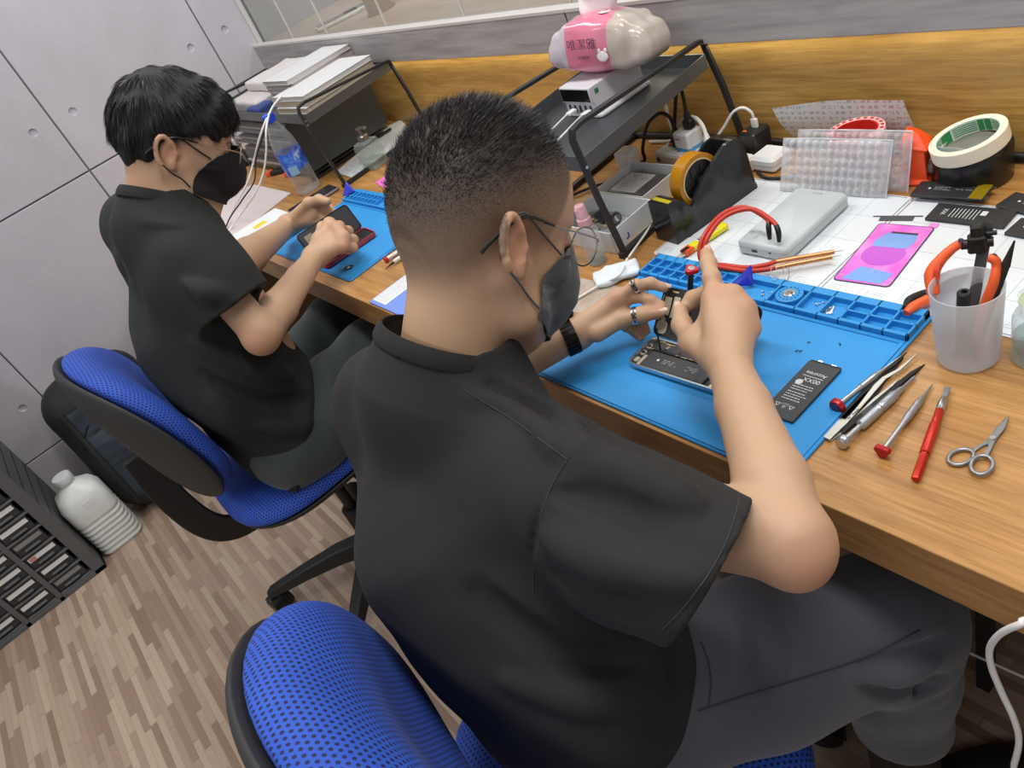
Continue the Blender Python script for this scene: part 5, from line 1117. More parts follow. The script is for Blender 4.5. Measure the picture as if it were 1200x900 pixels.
b = MB(); b.loops([[(x, y, z) for x, y in rrect(w, w, r)] for w, r, z in ((.050, .008, 0), (.056, .009, .003), (.056, .009, .062), (.052, .012, .070), (.03, .014, .075), (.026, .0129, .078))], True, False); b.obj('glass_body', clear('green_glass', '#eef5f2', .03, .12), o); b = MB(); b.slab(.049, .049, .018, .008, .002, (0, 0, .003)); b.obj('liquid', clear('clear_liquid', '#dfe8e6', .02, .12), o)
b = MB(); b.lathe([(.0145, .076), (.0155, .077), (.0155, .086), (.012, .089), (.005, .09), (.0045, .104), (.0005, .104)], 24); b.bar([(-.004, 0, .106), (.02, 0, .107), (.026, 0, .103)], .009, .005); b.lathe([(.009, .104), (.009, .108), (.0005, .109)], 18); b.obj('metal_pump', mat('pump_metal', '#8a8680', .3, .8), o)
sheet('pink_note', 'bright pink note under the edge of the far mat tray', 'note', [(440, 214), (458, 202), (470, 210), (452, 222)], .7515, mat('pink_note', '#e46fc6', .6))
o = pick('dark blue opening pick leaning on the tray of the far mat', [(-.018, -.012), (.018, -.012), (.005, .021)], .0016, 0, 0, (1.085, -.372, .7735)); o.rotation_euler = (math.radians(50), 0, math.radians(60))
# tools, sim piece and folder by the far mat's right edge
o, L = driver('slim white screwdriver with red cap by the far mat edge', (454, 307), (500, 276), 0); zc = .006
b = MB(); b.lathe_at((.003, 0, zc), (L, 0, .003), [(.003, 0), (.0042, .1), (.0045, .5), (.0036, .62), (.0016, .7), (.0006, 1)], 16); b.obj('handle', mat('white_metal', '#dcdcd8', .35, .2), o); b = MB(); b.lathe_at((-.004, 0, zc), (.004, 0, zc), [(.0005, 0), (.0062, .05), (.0062, .9), (.003, 1)], 20); b.obj('cap', RED, o)
o, L = driver('white handled screwdriver with black point by the far mat', (452, 317), (500, 286), 0)
b = MB(); b.lathe_at((.022, 0, .006), (L, 0, .006), [(.0028, 0), (.0045, .04), (.0048, .9), (.003, 1)], 16); b.obj('handle', mat('white_metal', '#dcdcd8', .35, .2), o); b = MB(); b.lathe_at((0, 0, .003), (.024, 0, .006), [(.0005, 0), (.0016, .4), (.0032, 1)], 12); b.obj('black_point', BLK, o)
p, a, L = along((402, 317), (424, 311), .7540); o = thing('sim_tray', 'tiny metal card tray on the front of the far mat', 'metal piece', p, a); b = MB(); b.tray(.02, .013, .002, .0015, .001, .0008, (.012, .004, 0)); b.obj('frame', DKST, o); b = MB(); b.slab(.006, .006, .001, .001, 0, (.013, .004, .0008)); b.obj('card', WHT, o)
F0 = Z(432, 356, .7504); o = thing('blue_folder', 'periwinkle blue folder with white label at the bench edge', 'folder', (F0.x, -.6400, .7504), math.radians(0)); b = MB(); b.slab(.21, .155, .0035, .003, .001, (.105, .0775, 0)); b.obj('cover', mat('periwinkle', '#7492e0', .5), o); b = MB(); b.slab(.05, .088, .0004, .001, 0, (.028, .052, .0035)); lb = b.obj('label', PAPER, o); b = MB(); r_ = random.Random(31)
for k in range(6):
    y = .012
    while y < .09: q = r_.uniform(.002, .008); b.box((.008 + .007 * k, y + q / 2, .00395), (.0011, min(q, .092 - y), .0001)); y += q + .0015
b.obj('label_print', GPRT, lb)

# phone held open by the far man
fp = thing('opened_phone', 'dark phone in red edged case held open by the far man', 'phone', (1.355, -.600, .7565), math.radians(88))
b = MB(); b.tray(.135, .062, .009, .0025, .009, .002, (.06, .0, 0)); b.obj('housing', mat('red_frame', '#c04a48', .35, .3), fp); b = MB(); b.slab(.128, .055, .005, .007, .0003, (.06, 0, .002)); ib = b.obj('inner_plate', BLK, fp)
b = MB(); b.slab(.07, .028, .002, .002, .0004, (.06, -.01, .007)); b.obj('battery', BATT, ib); b = MB(); b.slab(.05, .012, .0018, .001, .0003, (.07, .016, .007)); b.obj('board', DKST, ib)
SX = Matrix.Translation((0, .032, .008)) @ Euler((math.radians(62), 0, 0)).to_matrix().to_4x4()
b = MB(); b.X(SX); b.slab(.135, .064, .004, .009, .001, (.06, .032, -.002)); sn = b.obj('screen', mat('screen_rim', '#0d0d0f', .25), fp); b = MB(); b.X(SX); b.slab(.128, .057, .0008, .007, .0002, (.06, .032, .0019)); b.obj('screen_backing', mat('screen_backing', '#252427', .4), sn); b = MB(); b.X(SX); b.slab(.02, .04, .001, .002, .0002, (.015, .032, .0026)); b.obj('shield', mat('tan_shield', '#8d8478', .35, .6), sn)

# ================================================================ along the left wall on the floor
# backpack leaning on the wall
BG = cloth_mat('bag_cloth', '#17181c', .7, 700, sheen=.05); BGP = cloth_mat('bag_panel', '#222c38', .65, 700, sheen=.05)
bp = thing('backpack', 'black backpack with quilted panel leaning on the wall behind the far chair', 'backpack', (.22, -1.16, 0)); OB = np.array((.22, -1.16, 0))
F = Field((.02, -1.42, -.005), (.50, -.90, .56), .005); Rt = np.array(Euler((0, math.radians(-14), 0)).to_matrix().transposed())
F.rbox((.235, -1.16, .235), (.085, .165, .235), .075, Rt, 0); F.rbox((.30, -1.16, .165), (.055, .125, .145), .05, Rt, .03); F.ell((.20, -1.16, .40), (.075, .14, .09), Rt, .06); F.cut((0, 0, .004), (0, 0, -1))
F.warp(lambda x, y, z: fbm(x, y, z, 30, 51, 8, .0035)); V, Q = F.mesh(); V = relax(V, Q, 1); np_obj('body', V - OB, Q, BG, bp)
def face(y, z, F=F, d=(1, 0, 0)):
    xs = np.arange(.50, .05, -.003); P = np.stack([xs, np.full_like(xs, y), np.full_like(xs, z)], 1); q = F.sample(P); i = np.argmax(q < 0); return float(xs[i]) if (q < 0).any() else .2
b = MB(); b.grid(lambda u, v: (face(-1.265 + .21 * u, .08 + .33 * v) + .004 + .005 * abs(math.sin(PI * 3 * v)) * math.sin(PI * min(max(u, .02), .98)) - OB[0], -1.265 + .21 * u - OB[1], .08 + .33 * v), 14, 36, .006); b.obj('quilted_panel', BGP, bp)
for y in (-1.275, -1.045): b = MB(); b.tube([(face(y, z_) + .006 - OB[0], y - OB[1], z_) for z_ in (.06, .15, .25, .34, .42)], .009, 8); b.obj('shoulder_strap', BG, bp)
b = MB(); b.tube([(.20 - OB[0], -1.20 - OB[1], .475), (.215 - OB[0], -1.18 - OB[1], .515), (.215 - OB[0], -1.14 - OB[1], .515), (.20 - OB[0], -1.12 - OB[1], .475)], .007, 8); b.obj('grab_handle', BG, bp)
b = MB(); b.tube([(face(-1.16 + .15 * math.cos(a), .22 + .15 * math.sin(a)) + .003 - OB[0], .15 * math.cos(a), .22 + .15 * math.sin(a)) for a in np.linspace(.3, PI - .3, 14)], .003, 6); b.obj('zip_line', mat('zip_black', '#0e0e10', .4), bp)
# translucent white jug
JG = NT('milky_plastic'); n = JG.noise(JG.co(), 20, 2); JG.set(Base_Color=JG.mix(n, lin('#d3d8d6'), lin('#e2e6e3')), Roughness=.4); JG = JG.m
jg = thing('plastic_jug', 'milky white ribbed plastic jug between backpack and drawer cabinet', 'jug', (.365, -1.388, 0), 0)
b = MB(); L_ = []
for w, d, r, z in ((.12, .13, .03, 0), (.13, .142, .032, .008), (.13, .142, .032, .012)): L_.append([(x, y, z) for x, y in rrect(w, d, r)])
for k in range(7):
    for dz, e in ((.004, .006), (.010, .006), (.014, 0), (.018, 0)): L_.append([(x, y, .012 + k * .018 + dz) for x, y in rrect(.13 - e, .142 - e, .032)])
for w, d, r, z in ((.13, .142, .032, .16), (.13, .142, .034, .205), (.11, .12, .04, .235), (.06, .06, .029, .258), (.05, .05, .0245, .262), (.05, .05, .0245, .275)): L_.append([(x, y, z) for x, y in rrect(w, d, r)])
b.loops(L_); b.obj('jug_wall', JG, jg, smooth=50); b = MB(); b.lathe([(.028, .27), (.029, .272), (.029, .292), (.027, .295), (.0005, .295)], 28); b.obj('cap', mat('jug_cap', '#cfd4d6', .4), jg); b = MB(); b.slab(.001, .03, .02, .002, 0, (.0655, .01, .185)); b.obj('label', WHT, jg)
# small-parts drawer cabinet
NC_, NR_ = 5, 12; CW = .075 + .112 * NC_; CH = .035 + .0575 * NR_ + .03; CD = .35
dc = thing('parts_cabinet', 'dark grey small parts drawer cabinet with white drawer labels', 'parts cabinet', (.12, -1.4665 - CW, 0))
CGR = mat('cabinet_grey', '#58595b', .5); CGD = mat('cabinet_dark', '#303133', .45); CLW = mat('drawer_label_white', '#e3e3e1', .6); CLG = mat('drawer_label_grey', '#87888a', .6); CLR = mat('drawer_label_red', '#c98a84', .6)
b = MB(); b.box((CD / 2, CW / 2, .008), (CD, CW, .016)); b.box((CD / 2, CW / 2, CH - .01), (CD, CW, .02)); b.box((.004, CW / 2, CH / 2), (.008, CW, CH))
for y in (.018, CW - .018): b.box((CD / 2, y, CH / 2), (CD, .036, CH))
for k in range(1, NC_): b.box((CD / 2, CW - .0375 - .112 * k, CH / 2), (CD, .016, CH))
for k in range(NR_): b.box((CD / 2, CW / 2, .02 + .0575 * k), (CD - .004, CW, .007))
b.obj('body', CGR, dc, bevel=.0015)
r_ = random.Random(77)
for i in range(NR_):
    for j in range(NC_):
        y = CW - .0375 - .112 * (j + .5); z = .050 + .0575 * i; b = MB(); b.slab(.092, .046, .004, .002, .001); dr_ = b.obj('drawer', CGD, dc); dr_.location = (CD - .012, y, z); dr_.rotation_euler = (PI / 2, 0, PI / 2)
        g_ = (i, j) in ((0, 0), (3, 0)) or r_.random() < .08
        b = MB(); b.slab(.082, .015, .0012, .001, 0, (0, .008, .004)); lb = b.obj('label', CLG if g_ else CLW, dr_)
        if (i, j) == (2, 0): b = MB(); b.slab(.02, .013, .0004, .001, 0, (-.028, .008, .0052)); b.obj('red_mark', CLR, dr_)
        b = MB(); b.slab(.05, .006, .009, .002, .001, (0, -.014, .003)); b.obj('pull', CGR, dr_)
# ================================================================ people
def skin_mat(name, base, red, stubble='#2b2827'):
    t = NT(name); v = t.co('Object'); n = t.noise(v, 9, 3); n2 = t.noise(v, 420, 2); rd = t.new('Attribute', attribute_name='red').outputs[2]; st_ = t.new('Attribute', attribute_name='stub').outputs[2]
    c = t.mix(t.math('MULTIPLY', n, .45), lin(base), lin(red)); c = t.mix(t.math('MULTIPLY', rd, .42), c, lin('#b9705c'))
    fine = t.noise(v, 900, 1); k = t.math('MULTIPLY', st_, t.math('ADD', .62, t.math('MULTIPLY', fine, .62))); c = t.mix(t.math('MINIMUM', k, .97), c, lin(stubble))
    t.set(Base_Color=c, Roughness=.52, Subsurface_Weight=.12, Subsurface_Radius=(.008, .003, .0015), Subsurface_Scale=.6); t.bump(n2, .06, .0006); return t.m
HAIR = NT('black_hair'); HAIR.set(Base_Color=HAIR.mix(HAIR.noise(HAIR.co(), 60, 2), lin('#141213'), lin('#232021')), Roughness=.38); HAIR = HAIR.m
SHIRT = cloth_mat('black_cotton', '#201f1f', sheen=.0); PANTS = cloth_mat('grey_trouser_cloth', '#43444d', bs=1400); PANTS2 = cloth_mat('dark_slate_cloth', '#343d40', bs=1400)
SHOE = mat('black_shoe', '#131313', .6); RIMM = mat('thin_metal_rim', '#b9b3ad', .25, .9); RIMB = mat('black_rim', '#17171a', .35); LENS = clear('spectacle_lens', '#f7f8fa', .02, .08)
A3 = lambda v: np.array(tuple(v), float)
class Frame:
    """head frame: right, forward, up"""
    def __init__(s, c, f, u, k=1.0):
        s.k = k; s.c = A3(c); s.f = A3(Vector(f).normalized()); u = A3(u); u = u - s.f * (u @ s.f); s.u = u / np.linalg.norm(u); s.r = np.cross(s.f, s.u); s.R = np.stack([s.r, s.f, s.u])
    def p(s, x, y, z): return s.c + (s.r * x + s.f * y + s.u * z) * s.k
    def loc(s, V): return (np.asarray(V) - s.c) @ s.R.T / s.k
    def mat(s):
        M_ = Matrix([list(s.r), list(s.f), list(s.u)]).transposed().to_4x4(); M_.translation = Vector(s.c); return M_
def sm(a, b, x): t = np.clip((x - a) / (b - a), 0, 1); return t * t * (3 - 2 * t)

def head_field(F, H, neck_to, rn0=.045, rn1=.050, cz=.012):
    E = lambda c, r, k=.02, m='add', R=None: F.ell(H.p(*c), np.array(r) * H.k, H.R if R is None else R, k, m)
    C_ = lambda a, b, ra, rb, k=.012, m='add': F.cone(H.p(*a), H.p(*b), ra * H.k, rb * H.k, k, m)
    E((0, -.004, cz), (.077, .096, .085), 0); E((0, -.045, cz - .032), (.062, .052, .058), .03); E((0, .04, cz - .014), (.066, .053, .068), .03); E((0, .036, -.075), (.054, .050, .072), .03)
    for s in (-1, 1):
        C_((s * .054, .002, -.075), (s * .047, .026, -.112), .020, .018, .025); C_((s * .047, .026, -.112), (s * .008, .072, -.135), .018, .017, .02)
        E((s * .042, .062, -.064), (.016, .018, .018), .02); C_((s * .012, .088, -.012), (s * .046, .074, -.014), .0085, .008, .012)
        E((s * .032, .094, -.032), (.016, .012, .0095), .010, 'sub'); E((s * .032, .081, -.033), (.0155, .0125, .0115), .004)
        C_((s * .009, .094, -.072), (s * .011, .090, -.074), .007, .006, .008)
        # ear: rim, lobe, bowl
        q = np.array([[math.cos(a) * .6, math.sin(a)] for a in np.linspace(-2.0, 2.7, 12)])
        ex = lambda y, z: (s * (.0765 + .0105 * sm(.01, -.03, y) + .004), -.010 + y * .92 - z * .16, -.045 + z)
        P = [ex(-.012 + -b_ * .0 - math.cos(a) * .0165, math.sin(a) * .0275) for a, b_ in zip(np.linspace(-1.0, 3.6, 13), range(13))]
        for a, b_ in zip(P, P[1:]): C_(a, b_, .0042, .0042, .003)
        E((s * .079, -.016, -.045), (.0045, .014, .024), .006); E((s * .0805, -.008, -.069), (.0048, .008, .010), .006)
        E((s * .086, -.011, -.047), (.005, .0085, .013), .004, 'sub'); C_((s * .076, .0005, -.050), (s * .0785, -.001, -.046), .005, .004, .004)
    C_((0, .088, -.034), (0, .106, -.068), .0075, .0105, .012); E((0, .078, -.104), (.022, .016, .006), .01); E((0, .077, -.112), (.02, .015, .006), .008); C_((0, .087, -.106), (0.001, .087, -.106), .003, .003, .004)
    F.cone(H.p(0, -.03, -.055), neck_to, rn0, rn1, .035); F.cone(H.p(0, -.012, -.07), A3(neck_to) + H.f * .008 * H.k, rn0 - .008, rn1 - .006, .03)

def finger(F, pts, r0, r1, k=.004):
    n = len(pts)
    for i in range(n - 1): F.cone(pts[i], pts[i + 1], r0 + (r1 - r0) * i / (n - 1), r0 + (r1 - r0) * (i + 1) / (n - 1), k)
    for i in range(1, n - 1): F.cone(pts[i], np.array(pts[i]) + 1e-4, (r0 + (r1 - r0) * i / (n - 1)) * 1.05, None, .004)

def make_mask(H, m, parent, F=None):
    rows = [(.118, -.031, .050, .066, -.044), (.129, -.054, .058, .052, -.056), (.138, -.080, .0615, .040, -.072), (.136, -.104, .063, .030, -.088), (.120, -.128, .061, .024, -.104), (.094, -.150, .056, .022, -.118)]
    def fn(u, v):
        q = v * (len(rows) - 1); i = min(int(q), len(rows) - 2); t = q - i; yc, zc, w, ye, ze = [a + (b_ - a) * t for a, b_ in zip(rows[i], rows[i + 1])]
        s = u * 2 - 1; a = abs(s); x = w * math.copysign(a ** .82, s); k = 1 - a ** 1.75
        p = H.p(x, ye + (yc - ye) * k, ze + (zc - ze) * (1 - a ** 1.3))
        for _ in range(40):
            if F is None or F.sample(p[None])[0] > .0035: break
            p = p + (H.r * (x * 1.0) + H.f * .025) / max(abs(x), .025) * .0015
        return tuple(p)
    b = MB(); b.grid(fn, 28, 20, .0016); o = b.obj('face_mask', m, parent, smooth=50)
    for s in (-1, 1):
        def out(x, y, z):
            p = H.p(x, y, z)
            for _ in range(40):
                if F is None or F.sample(p[None])[0] > .0022: break
                p = p + H.r * s * .0015
            return p
        b = MB(); b.tube([out(s * .054, .060, -.050), out(s * .062, .042, -.040), out(s * .070, .022, -.028), out(s * .079, .004, -.018), H.p(s * .0855, -.014, -.014), H.p(s * .085, -.034, -.030), H.p(s * .083, -.032, -.058), out(s * .077, -.010, -.080), out(s * .066, .010, -.092), out(s * .058, .026, -.106)], .0013, 6); b.obj('ear_loop', m, o)
    return o
def make_glasses(H, parent, arm, rimm, rl=.0235):
    b = MB(); g = None
    for s in (-1, 1):
        b = MB(); c = (s * .034, .119, -.038); P = [H.p(c[0] + rl * math.cos(a), c[1] - .10 * abs(c[0] + rl * math.cos(a) - s * .012) , c[2] + rl * .92 * math.sin(a)) for a in [2 * PI * i / 32 for i in range(33)]]
        b.tube(P, .0009, 6, 0)
        if g is None: b.tube([H.p(-.012, .117, -.033), H.p(0, .121, -.030), H.p(.012, .117, -.033)], .0009, 6); g = b.obj('glasses', rimm, parent)
        else: b.obj('lens_rim', rimm, g)
        b = MB(); b.loops([[tuple(Vector(p) + Vector(H.f) * d) for p in P[:-1]] for d in (-.0006, .0006)]); b.obj('lens', LENS, g)
        b = MB(); b.tube([H.p(s * .058, .114, -.034), H.p(s * .068, .104, -.030), H.p(s * .074, .07, -.026), H.p(s * .079, .02, -.0205)], .0010, 6); b.obj('temple', rimm, g)
        b = MB(); b.tube([H.p(s * .078, .035, -.022), H.p(s * .0835, .000, -.0165), H.p(s * .084, -.022, -.024), H.p(s * .080, -.044, -.044), H.p(s * .078, -.052, -.054)], [.0011, .0017, .0019, .0023, .0022], 8); b.obj('temple_tip', arm, g)
    return g
def strands(name, roots, dirs, lens, parent, width, curve, seed, segs=2, m=None):
    """thin flat hairs as one mesh"""
    r = np.random.default_rng(seed); n = len(roots); side = np.cross(dirs, r.normal(size=(n, 3))); side /= np.linalg.norm(side, axis=1)[:, None] + 1e-9
    V = []; 
    for k in range(segs + 1):
        t = k / segs; p = roots + dirs * (lens * t)[:, None] + curve * ((t ** 2) * lens)[:, None]; w = width * (1 - .85 * t)
        V.append(p - side * w); V.append(p + side * w)
    V = np.stack(V, 1).reshape(-1, 3); K = 2 * (segs + 1); base = (np.arange(n) * K)[:, None]; Q = []
    for k in range(segs): Q.append(base + np.array([[2 * k, 2 * k + 1, 2 * k + 3, 2 * k + 2]]))
    return np_obj(name, V, np.concatenate(Q), m or HAIR, parent)
def shells(F, V, Q):
    """vertex normals"""
    n = np.cross(V[Q[:, 2]] - V[Q[:, 0]], V[Q[:, 3]] - V[Q[:, 1]]); N = np.zeros_like(V)
    for i in range(4): np.add.at(N, Q[:, i], n)
    return N / (np.linalg.norm(N, axis=1)[:, None] + 1e-12)

# ---------------------------------------------------------------- near technician
HN = Frame(Dp(566, 236, .83), (RT * .9976 - DN * .05) * math.cos(math.radians(37)) + FW * math.sin(math.radians(37)), -DN * math.cos(math.radians(12)) - FW * math.sin(math.radians(12)))
NB = A3(Dp(522, 428, .845)); RS = A3(Dp(672, 582, .735)); LS = A3(Dp(456, 466, .965)); RE = A3(Dp(926, 634, .665)); LE = A3(Dp(565, 440, 1.03))
pn = thing('person', 'person with shaved sides, glasses and black T-shirt holding a screwdriver', 'person', (2.33, -.85, .47))
O1 = np.array((2.33, -.85, .47))
ZA = lambda u, v, z: A3(Z(u, v, z))
F = Field((1.93, -1.02, .52), (2.73, -.38, 1.19), .003)
head_field(F, HN, NB)
# trunk inside the shirt
PV = np.array((2.33, -.875, .56))
for s, S in ((1, RS), (-1, LS)): F.cone(NB + (S - NB) * .1 - .02 * A3((0, 0, 1)), S, .034, .040, .03); F.cone(S * .6 + NB * .4 + np.array((0, .02, -.09)), PV + np.array((s * .06, .02, .06)), .055, .07, .06)
F.cone(NB + np.array((0, .01, -.07)), PV + np.array((0, .02, .05)), .06, .075, .06)
# right arm and hand
RW = ZA(853, 424, .862)
F.cone(RS, RE, .042, .034, .02); F.chain([RE, RE * .72 + RW * .28 + np.array((.002, 0, .0)), RE * .3 + RW * .7, RW], [.0315, .0318, .0255, .0205], .008)
F.cone(RE + np.array((.006, -.006, -.004)), RE + np.array((.010, -.008, -.006)), .025, .023, .02)
imc = ZA(838, 350, .880); mmc = ZA(857, 349, .876); rmc = ZA(871, 364, .866); pmc = ZA(878, 385, .853)
for q, r in ((imc, .0125), (mmc, .0125), (rmc, .012), (pmc, .011)): F.cone(RW, q, .0185, r, .010)
F.cone(imc, mmc, .0115, .0115, .01); F.cone(mmc, rmc, .0115, .011, .01); F.cone(rmc, pmc, .011, .0105, .01)
finger(F, [imc, ZA(834, 326, .890), ZA(830, 309, .893), ZA(828, 297, .890)], .0102, .0080)
finger(F, [mmc, ZA(838, 338, .862), ZA(812, 350, .848), ZA(801, 362, .842)], .0110, .0082)
finger(F, [rmc, ZA(866, 366, .836), ZA(838, 376, .822), ZA(824, 388, .818)], .0105, .0080)
finger(F, [pmc, ZA(874, 392, .830), ZA(850, 398, .818), ZA(836, 402, .816)], .0095, .0072)
finger(F, [ZA(834, 420, .858), ZA(810, 402, .853), ZA(799, 381, .850), ZA(797, 364, .850)], .0135, .0088, .008)
F.cone(ZA(840, 416, .862), imc, .014, .010, .010); F.cone(ZA(812, 402, .855), ZA(838, 362, .870), .010, .010, .012)
# left arm and hand
LW = ZA(676, 391, .797)
F.cone(LS, LE, .040, .032, .02); F.chain([LE, LE * .65 + LW * .35, LW], [.032, .031, .0205], .01)
lim = ZA(724, 349, .822); lmm = ZA(724, 356, .812); lrm = ZA(722, 365, .802); lpm = ZA(718, 375, .792)
for q, r in ((lim, .0115), (lmm, .0115), (lrm, .011), (lpm, .010)): F.cone(LW, q, .018, r, .010)
F.cone(lim, lmm, .0105, .0105, .01); F.cone(lmm, lrm, .0105, .010, .01); F.cone(lrm, lpm, .010, .0095, .01)
finger(F, [lim, ZA(745, 335, .832), ZA(762, 332, .826), ZA(778, 337, .816)], .0086, .0068)
finger(F, [lmm, ZA(746, 347, .818), ZA(762, 352, .810), ZA(775, 358, .802)], .0084, .0066)
finger(F, [lrm, ZA(740, 369, .790), ZA(752, 379, .778), ZA(757, 388, .769)], .0082, .0064)
finger(F, [lpm, ZA(734, 382, .780), ZA(745, 389, .771), ZA(750, 395, .765)], .0076, .006)
finger(F, [ZA(700, 390, .797), ZA(728, 374, .800), ZA(752, 369, .801), ZA(774, 366, .798)], .0130, .0080, .006)
FB1 = F; V, Q = F.mesh(); V = relax(V, Q, 1)
L = HN.loc(V); t_ = L[:, 2] - .42 * L[:, 1]; fr = .080 - .45 * np.maximum(0, .045 - L[:, 2])
ear = (np.abs(L[:, 0]) > .076) & (L[:, 2] > -.09) & (L[:, 2] < -.010) & (L[:, 1] > -.035) & (L[:, 1] < .01)
stub = sm(-.105, .045, t_) ** .8 * sm(0, .012, fr - L[:, 1]) * sm(-.125, -.06, L[:, 2]) * (~ear); stub *= (np.abs(L[:, 0]) < .1)
red = np.zeros(len(V))
for c, r in ((imc, .02), (mmc, .02), (rmc, .018), (lim, .02), (ZA(774, 366, .798), .016), (RE + np.array((.03, -.02, 0)), .035), (HN.p(.08, -.01, -.045), .03), (ZA(757, 388, .769), .014), (ZA(828, 297, .89), .016)): red = np.maximum(red, np.exp(-((V - c) ** 2).sum(1) / (r * r)))
SK1 = skin_mat('skin', '#c3a182', '#b88f72')
body = np_obj('body', V - O1, Q, SK1, pn, {'stub': stub, 'red': red})
# short hair on top
N = shells(F, V, Q); hd = np.where((stub > .25) & (np.linalg.norm(L, axis=1) < .13))[0]; r = np.random.default_rng(4)
pick_ = r.choice(hd, 36000); tt = t_[pick_] + r.normal(0, .006, len(pick_)); jit = r.normal(0, .0012, (len(pick_), 3))
ln = .0011 + .0135 * sm(.008, .085, tt) * r.uniform(.6, 1.2, len(pick_)); keep = (r.random(len(pick_)) < sm(-.03, .045, tt) + .12)
pick_, ln, jit = pick_[keep], ln[keep], jit[keep]
dr = N[pick_] + HN.u * .55 + HN.f * .45 + r.normal(0, .22, (len(pick_), 3)); dr /= np.linalg.norm(dr, axis=1)[:, None]
tag(strands('hair', V[pick_] + jit - N[pick_] * .001 - O1, dr, ln, pn, .00033, HN.f * .25 - HN.u * .05, 5), kind='stuff')
MASKG = cloth_mat('charcoal_mask', '#3c4146', .8, 1600); make_mask(HN, MASKG, pn, FB1).location = Vector(-O1)
make_glasses(HN, pn, RIMB, RIMM).location = Vector(-O1)
for ch in pn.children:
    pass
# T-shirt
F = Field((1.86, -1.12, .50), (2.74, -.62, 1.02), .0035)
def torso(F, NB, LS, RS, PV, fwd, w=1.0, back=.0):
    W_ = lambda *q: [x * w for x in q]
    for s, S in ((1, RS), (-1, LS)):
        F.cone(NB + (S - NB) * .30 + np.array((0, 0, -.022)), S + np.array((0, 0, .004)), .050 * w, .056 * w, .05)
        up = S * .72 + NB * .28 + np.array((0, 0, -.085)) - fwd * .022
        F.chain([up, (up + PV) / 2 + np.array((s * .045, 0, .01)) - fwd * (.02 + back), PV + np.array((s * .085, 0, .06)) - fwd * .01, PV + np.array((s * .10, 0, -.05))], W_(.078, .086) + [.095, .102], .07)
    F.chain([NB + np.array((0, 0, -.075)) - fwd * .012, (NB + PV) / 2 - fwd * (.035 + back), PV + np.array((0, 0, .02)) - fwd * .01], W_(.082, .105, .11), .08)
fw1 = np.array((.1, .99, 0))
torso(F, NB, LS, RS, PV, fw1, back=.012)
CR = A3(Dp(834, 666, .655)); ax = CR - RS; ax /= np.linalg.norm(ax)
F.chain([RS + np.array((-.02, 0, -.004)), RS * .5 + CR * .5 + np.array((0, 0, -.002)), CR + ax * .02], [.060, .061, .064], .045)
F.cone(RS * .4 + CR * .6 + np.array((-.01, -.02, -.02)), CR + ax * .02 + np.array((0, -.008, -.015)), .045, .055, .04)
CL = LS + (LE - LS) * .72
F.chain([LS, CL], [.056, .056], .045)
# drapes: ridges and hollows running over sleeve and back
def hit(F, u, v, d0=.5, d1=1.7):
    d = np.arange(d0, d1, .002); g = A3(ray(u, v).normalized()); P = A3(CAMP) + g * d[:, None]; q = F.tri(P); i = np.argmax(q < 0)
    if not (q < 0).any(): return P[len(P) // 2]
    t = q[i - 1] / (q[i - 1] - q[i]) if i else 0; return P[i - 1] + (P[i] - P[i - 1]) * t
def fold(F, uv, r, k=.02, mode='add', sink=.35):
    """a soft crease in the cloth where the photo shows one"""
    P = [hit(F, *q) for q in uv]; P = [np.array(p) for p in crom([Vector(p) for p in P], 4)]; g = A3(FW)
    rr = list(np.interp(np.linspace(0, 1, len(P)), np.linspace(0, 1, len(r)), r)); F.chain([p + g * (x * sink * (1 if mode == 'add' else -1.1)) for p, x in zip(P, rr)], rr, k, mode)
fold(F, [(640, 520), (700, 540), (760, 562), (815, 592)], [.002, .006, .007, .002], .022)
fold(F, [(655, 575), (710, 592), (765, 612)], [.001, .003, .001], .02, 'sub')
fold(F, [(645, 630), (710, 660), (775, 672), (820, 680)], [.002, .005, .005, .002], .024)
fold(F, [(650, 672), (700, 705), (745, 715)], [.001, .003, .001], .02, 'sub')
fold(F, [(545, 462), (600, 478), (650, 520)], [.002, .004, .002], .016)
fold(F, [(560, 446), (615, 462), (660, 500)], [.002, .004, .002], .012, 'sub')
fold(F, [(600, 452), (650, 480), (690, 520)], [.002, .004, .002], .014)
fold(F, [(560, 700), (650, 760), (740, 780)], [.002, .006, .004], .024, 'sub')
fold(F, [(600, 800), (690, 820), (770, 800)], [.002, .007, .004], .024)
fold(F, [(665, 540), (632, 600), (622, 660), (625, 700)], [.001, .0016, .0016, .001], .004, 'sub', .2)
F.warp(lambda x, y, z: fbm(x, y, z * 1.0, 34, 11, 9, .0028) + fbm(x, y, z, 70, 12, 8, .0011))
ct_n = (A3(RT) * .86 + A3(DN) * .50); ct_n = ct_n - A3(FW) * .25; F.cut(CR, ct_n, 0, RS + ax * .05 - .13, (2.75, -.5, 1.0))
F.cone(CR - ax * .035 + np.array((0, -.004, -.008)), CR + ax * .08 + np.array((0, -.006, -.010)), .050, .060, .004, 'sub')
axl = (LE - LS) / np.linalg.norm(LE - LS); F.cut(CL, axl, 0, CL - .09, CL + .09); F.cone(CL - axl * .05, CL + axl * .06, .054, .06, .004, 'sub')
NC = A3(Dp(519, 403, .835)); na = HN.p(0, -.03, -.05) - NC; na /= np.linalg.norm(na)
F.cone(NC - na * .05, NC - na * .005, .088, .073, .04)
F.cone(NC - na * .012, NC + na * .12, .0675, .080, .006, 'sub')
FSH1 = F; V, Q = F.mesh(); V = relax(V, Q, 1); sh_ = np_obj('t_shirt', V - O1, Q, SHIRT, pn)
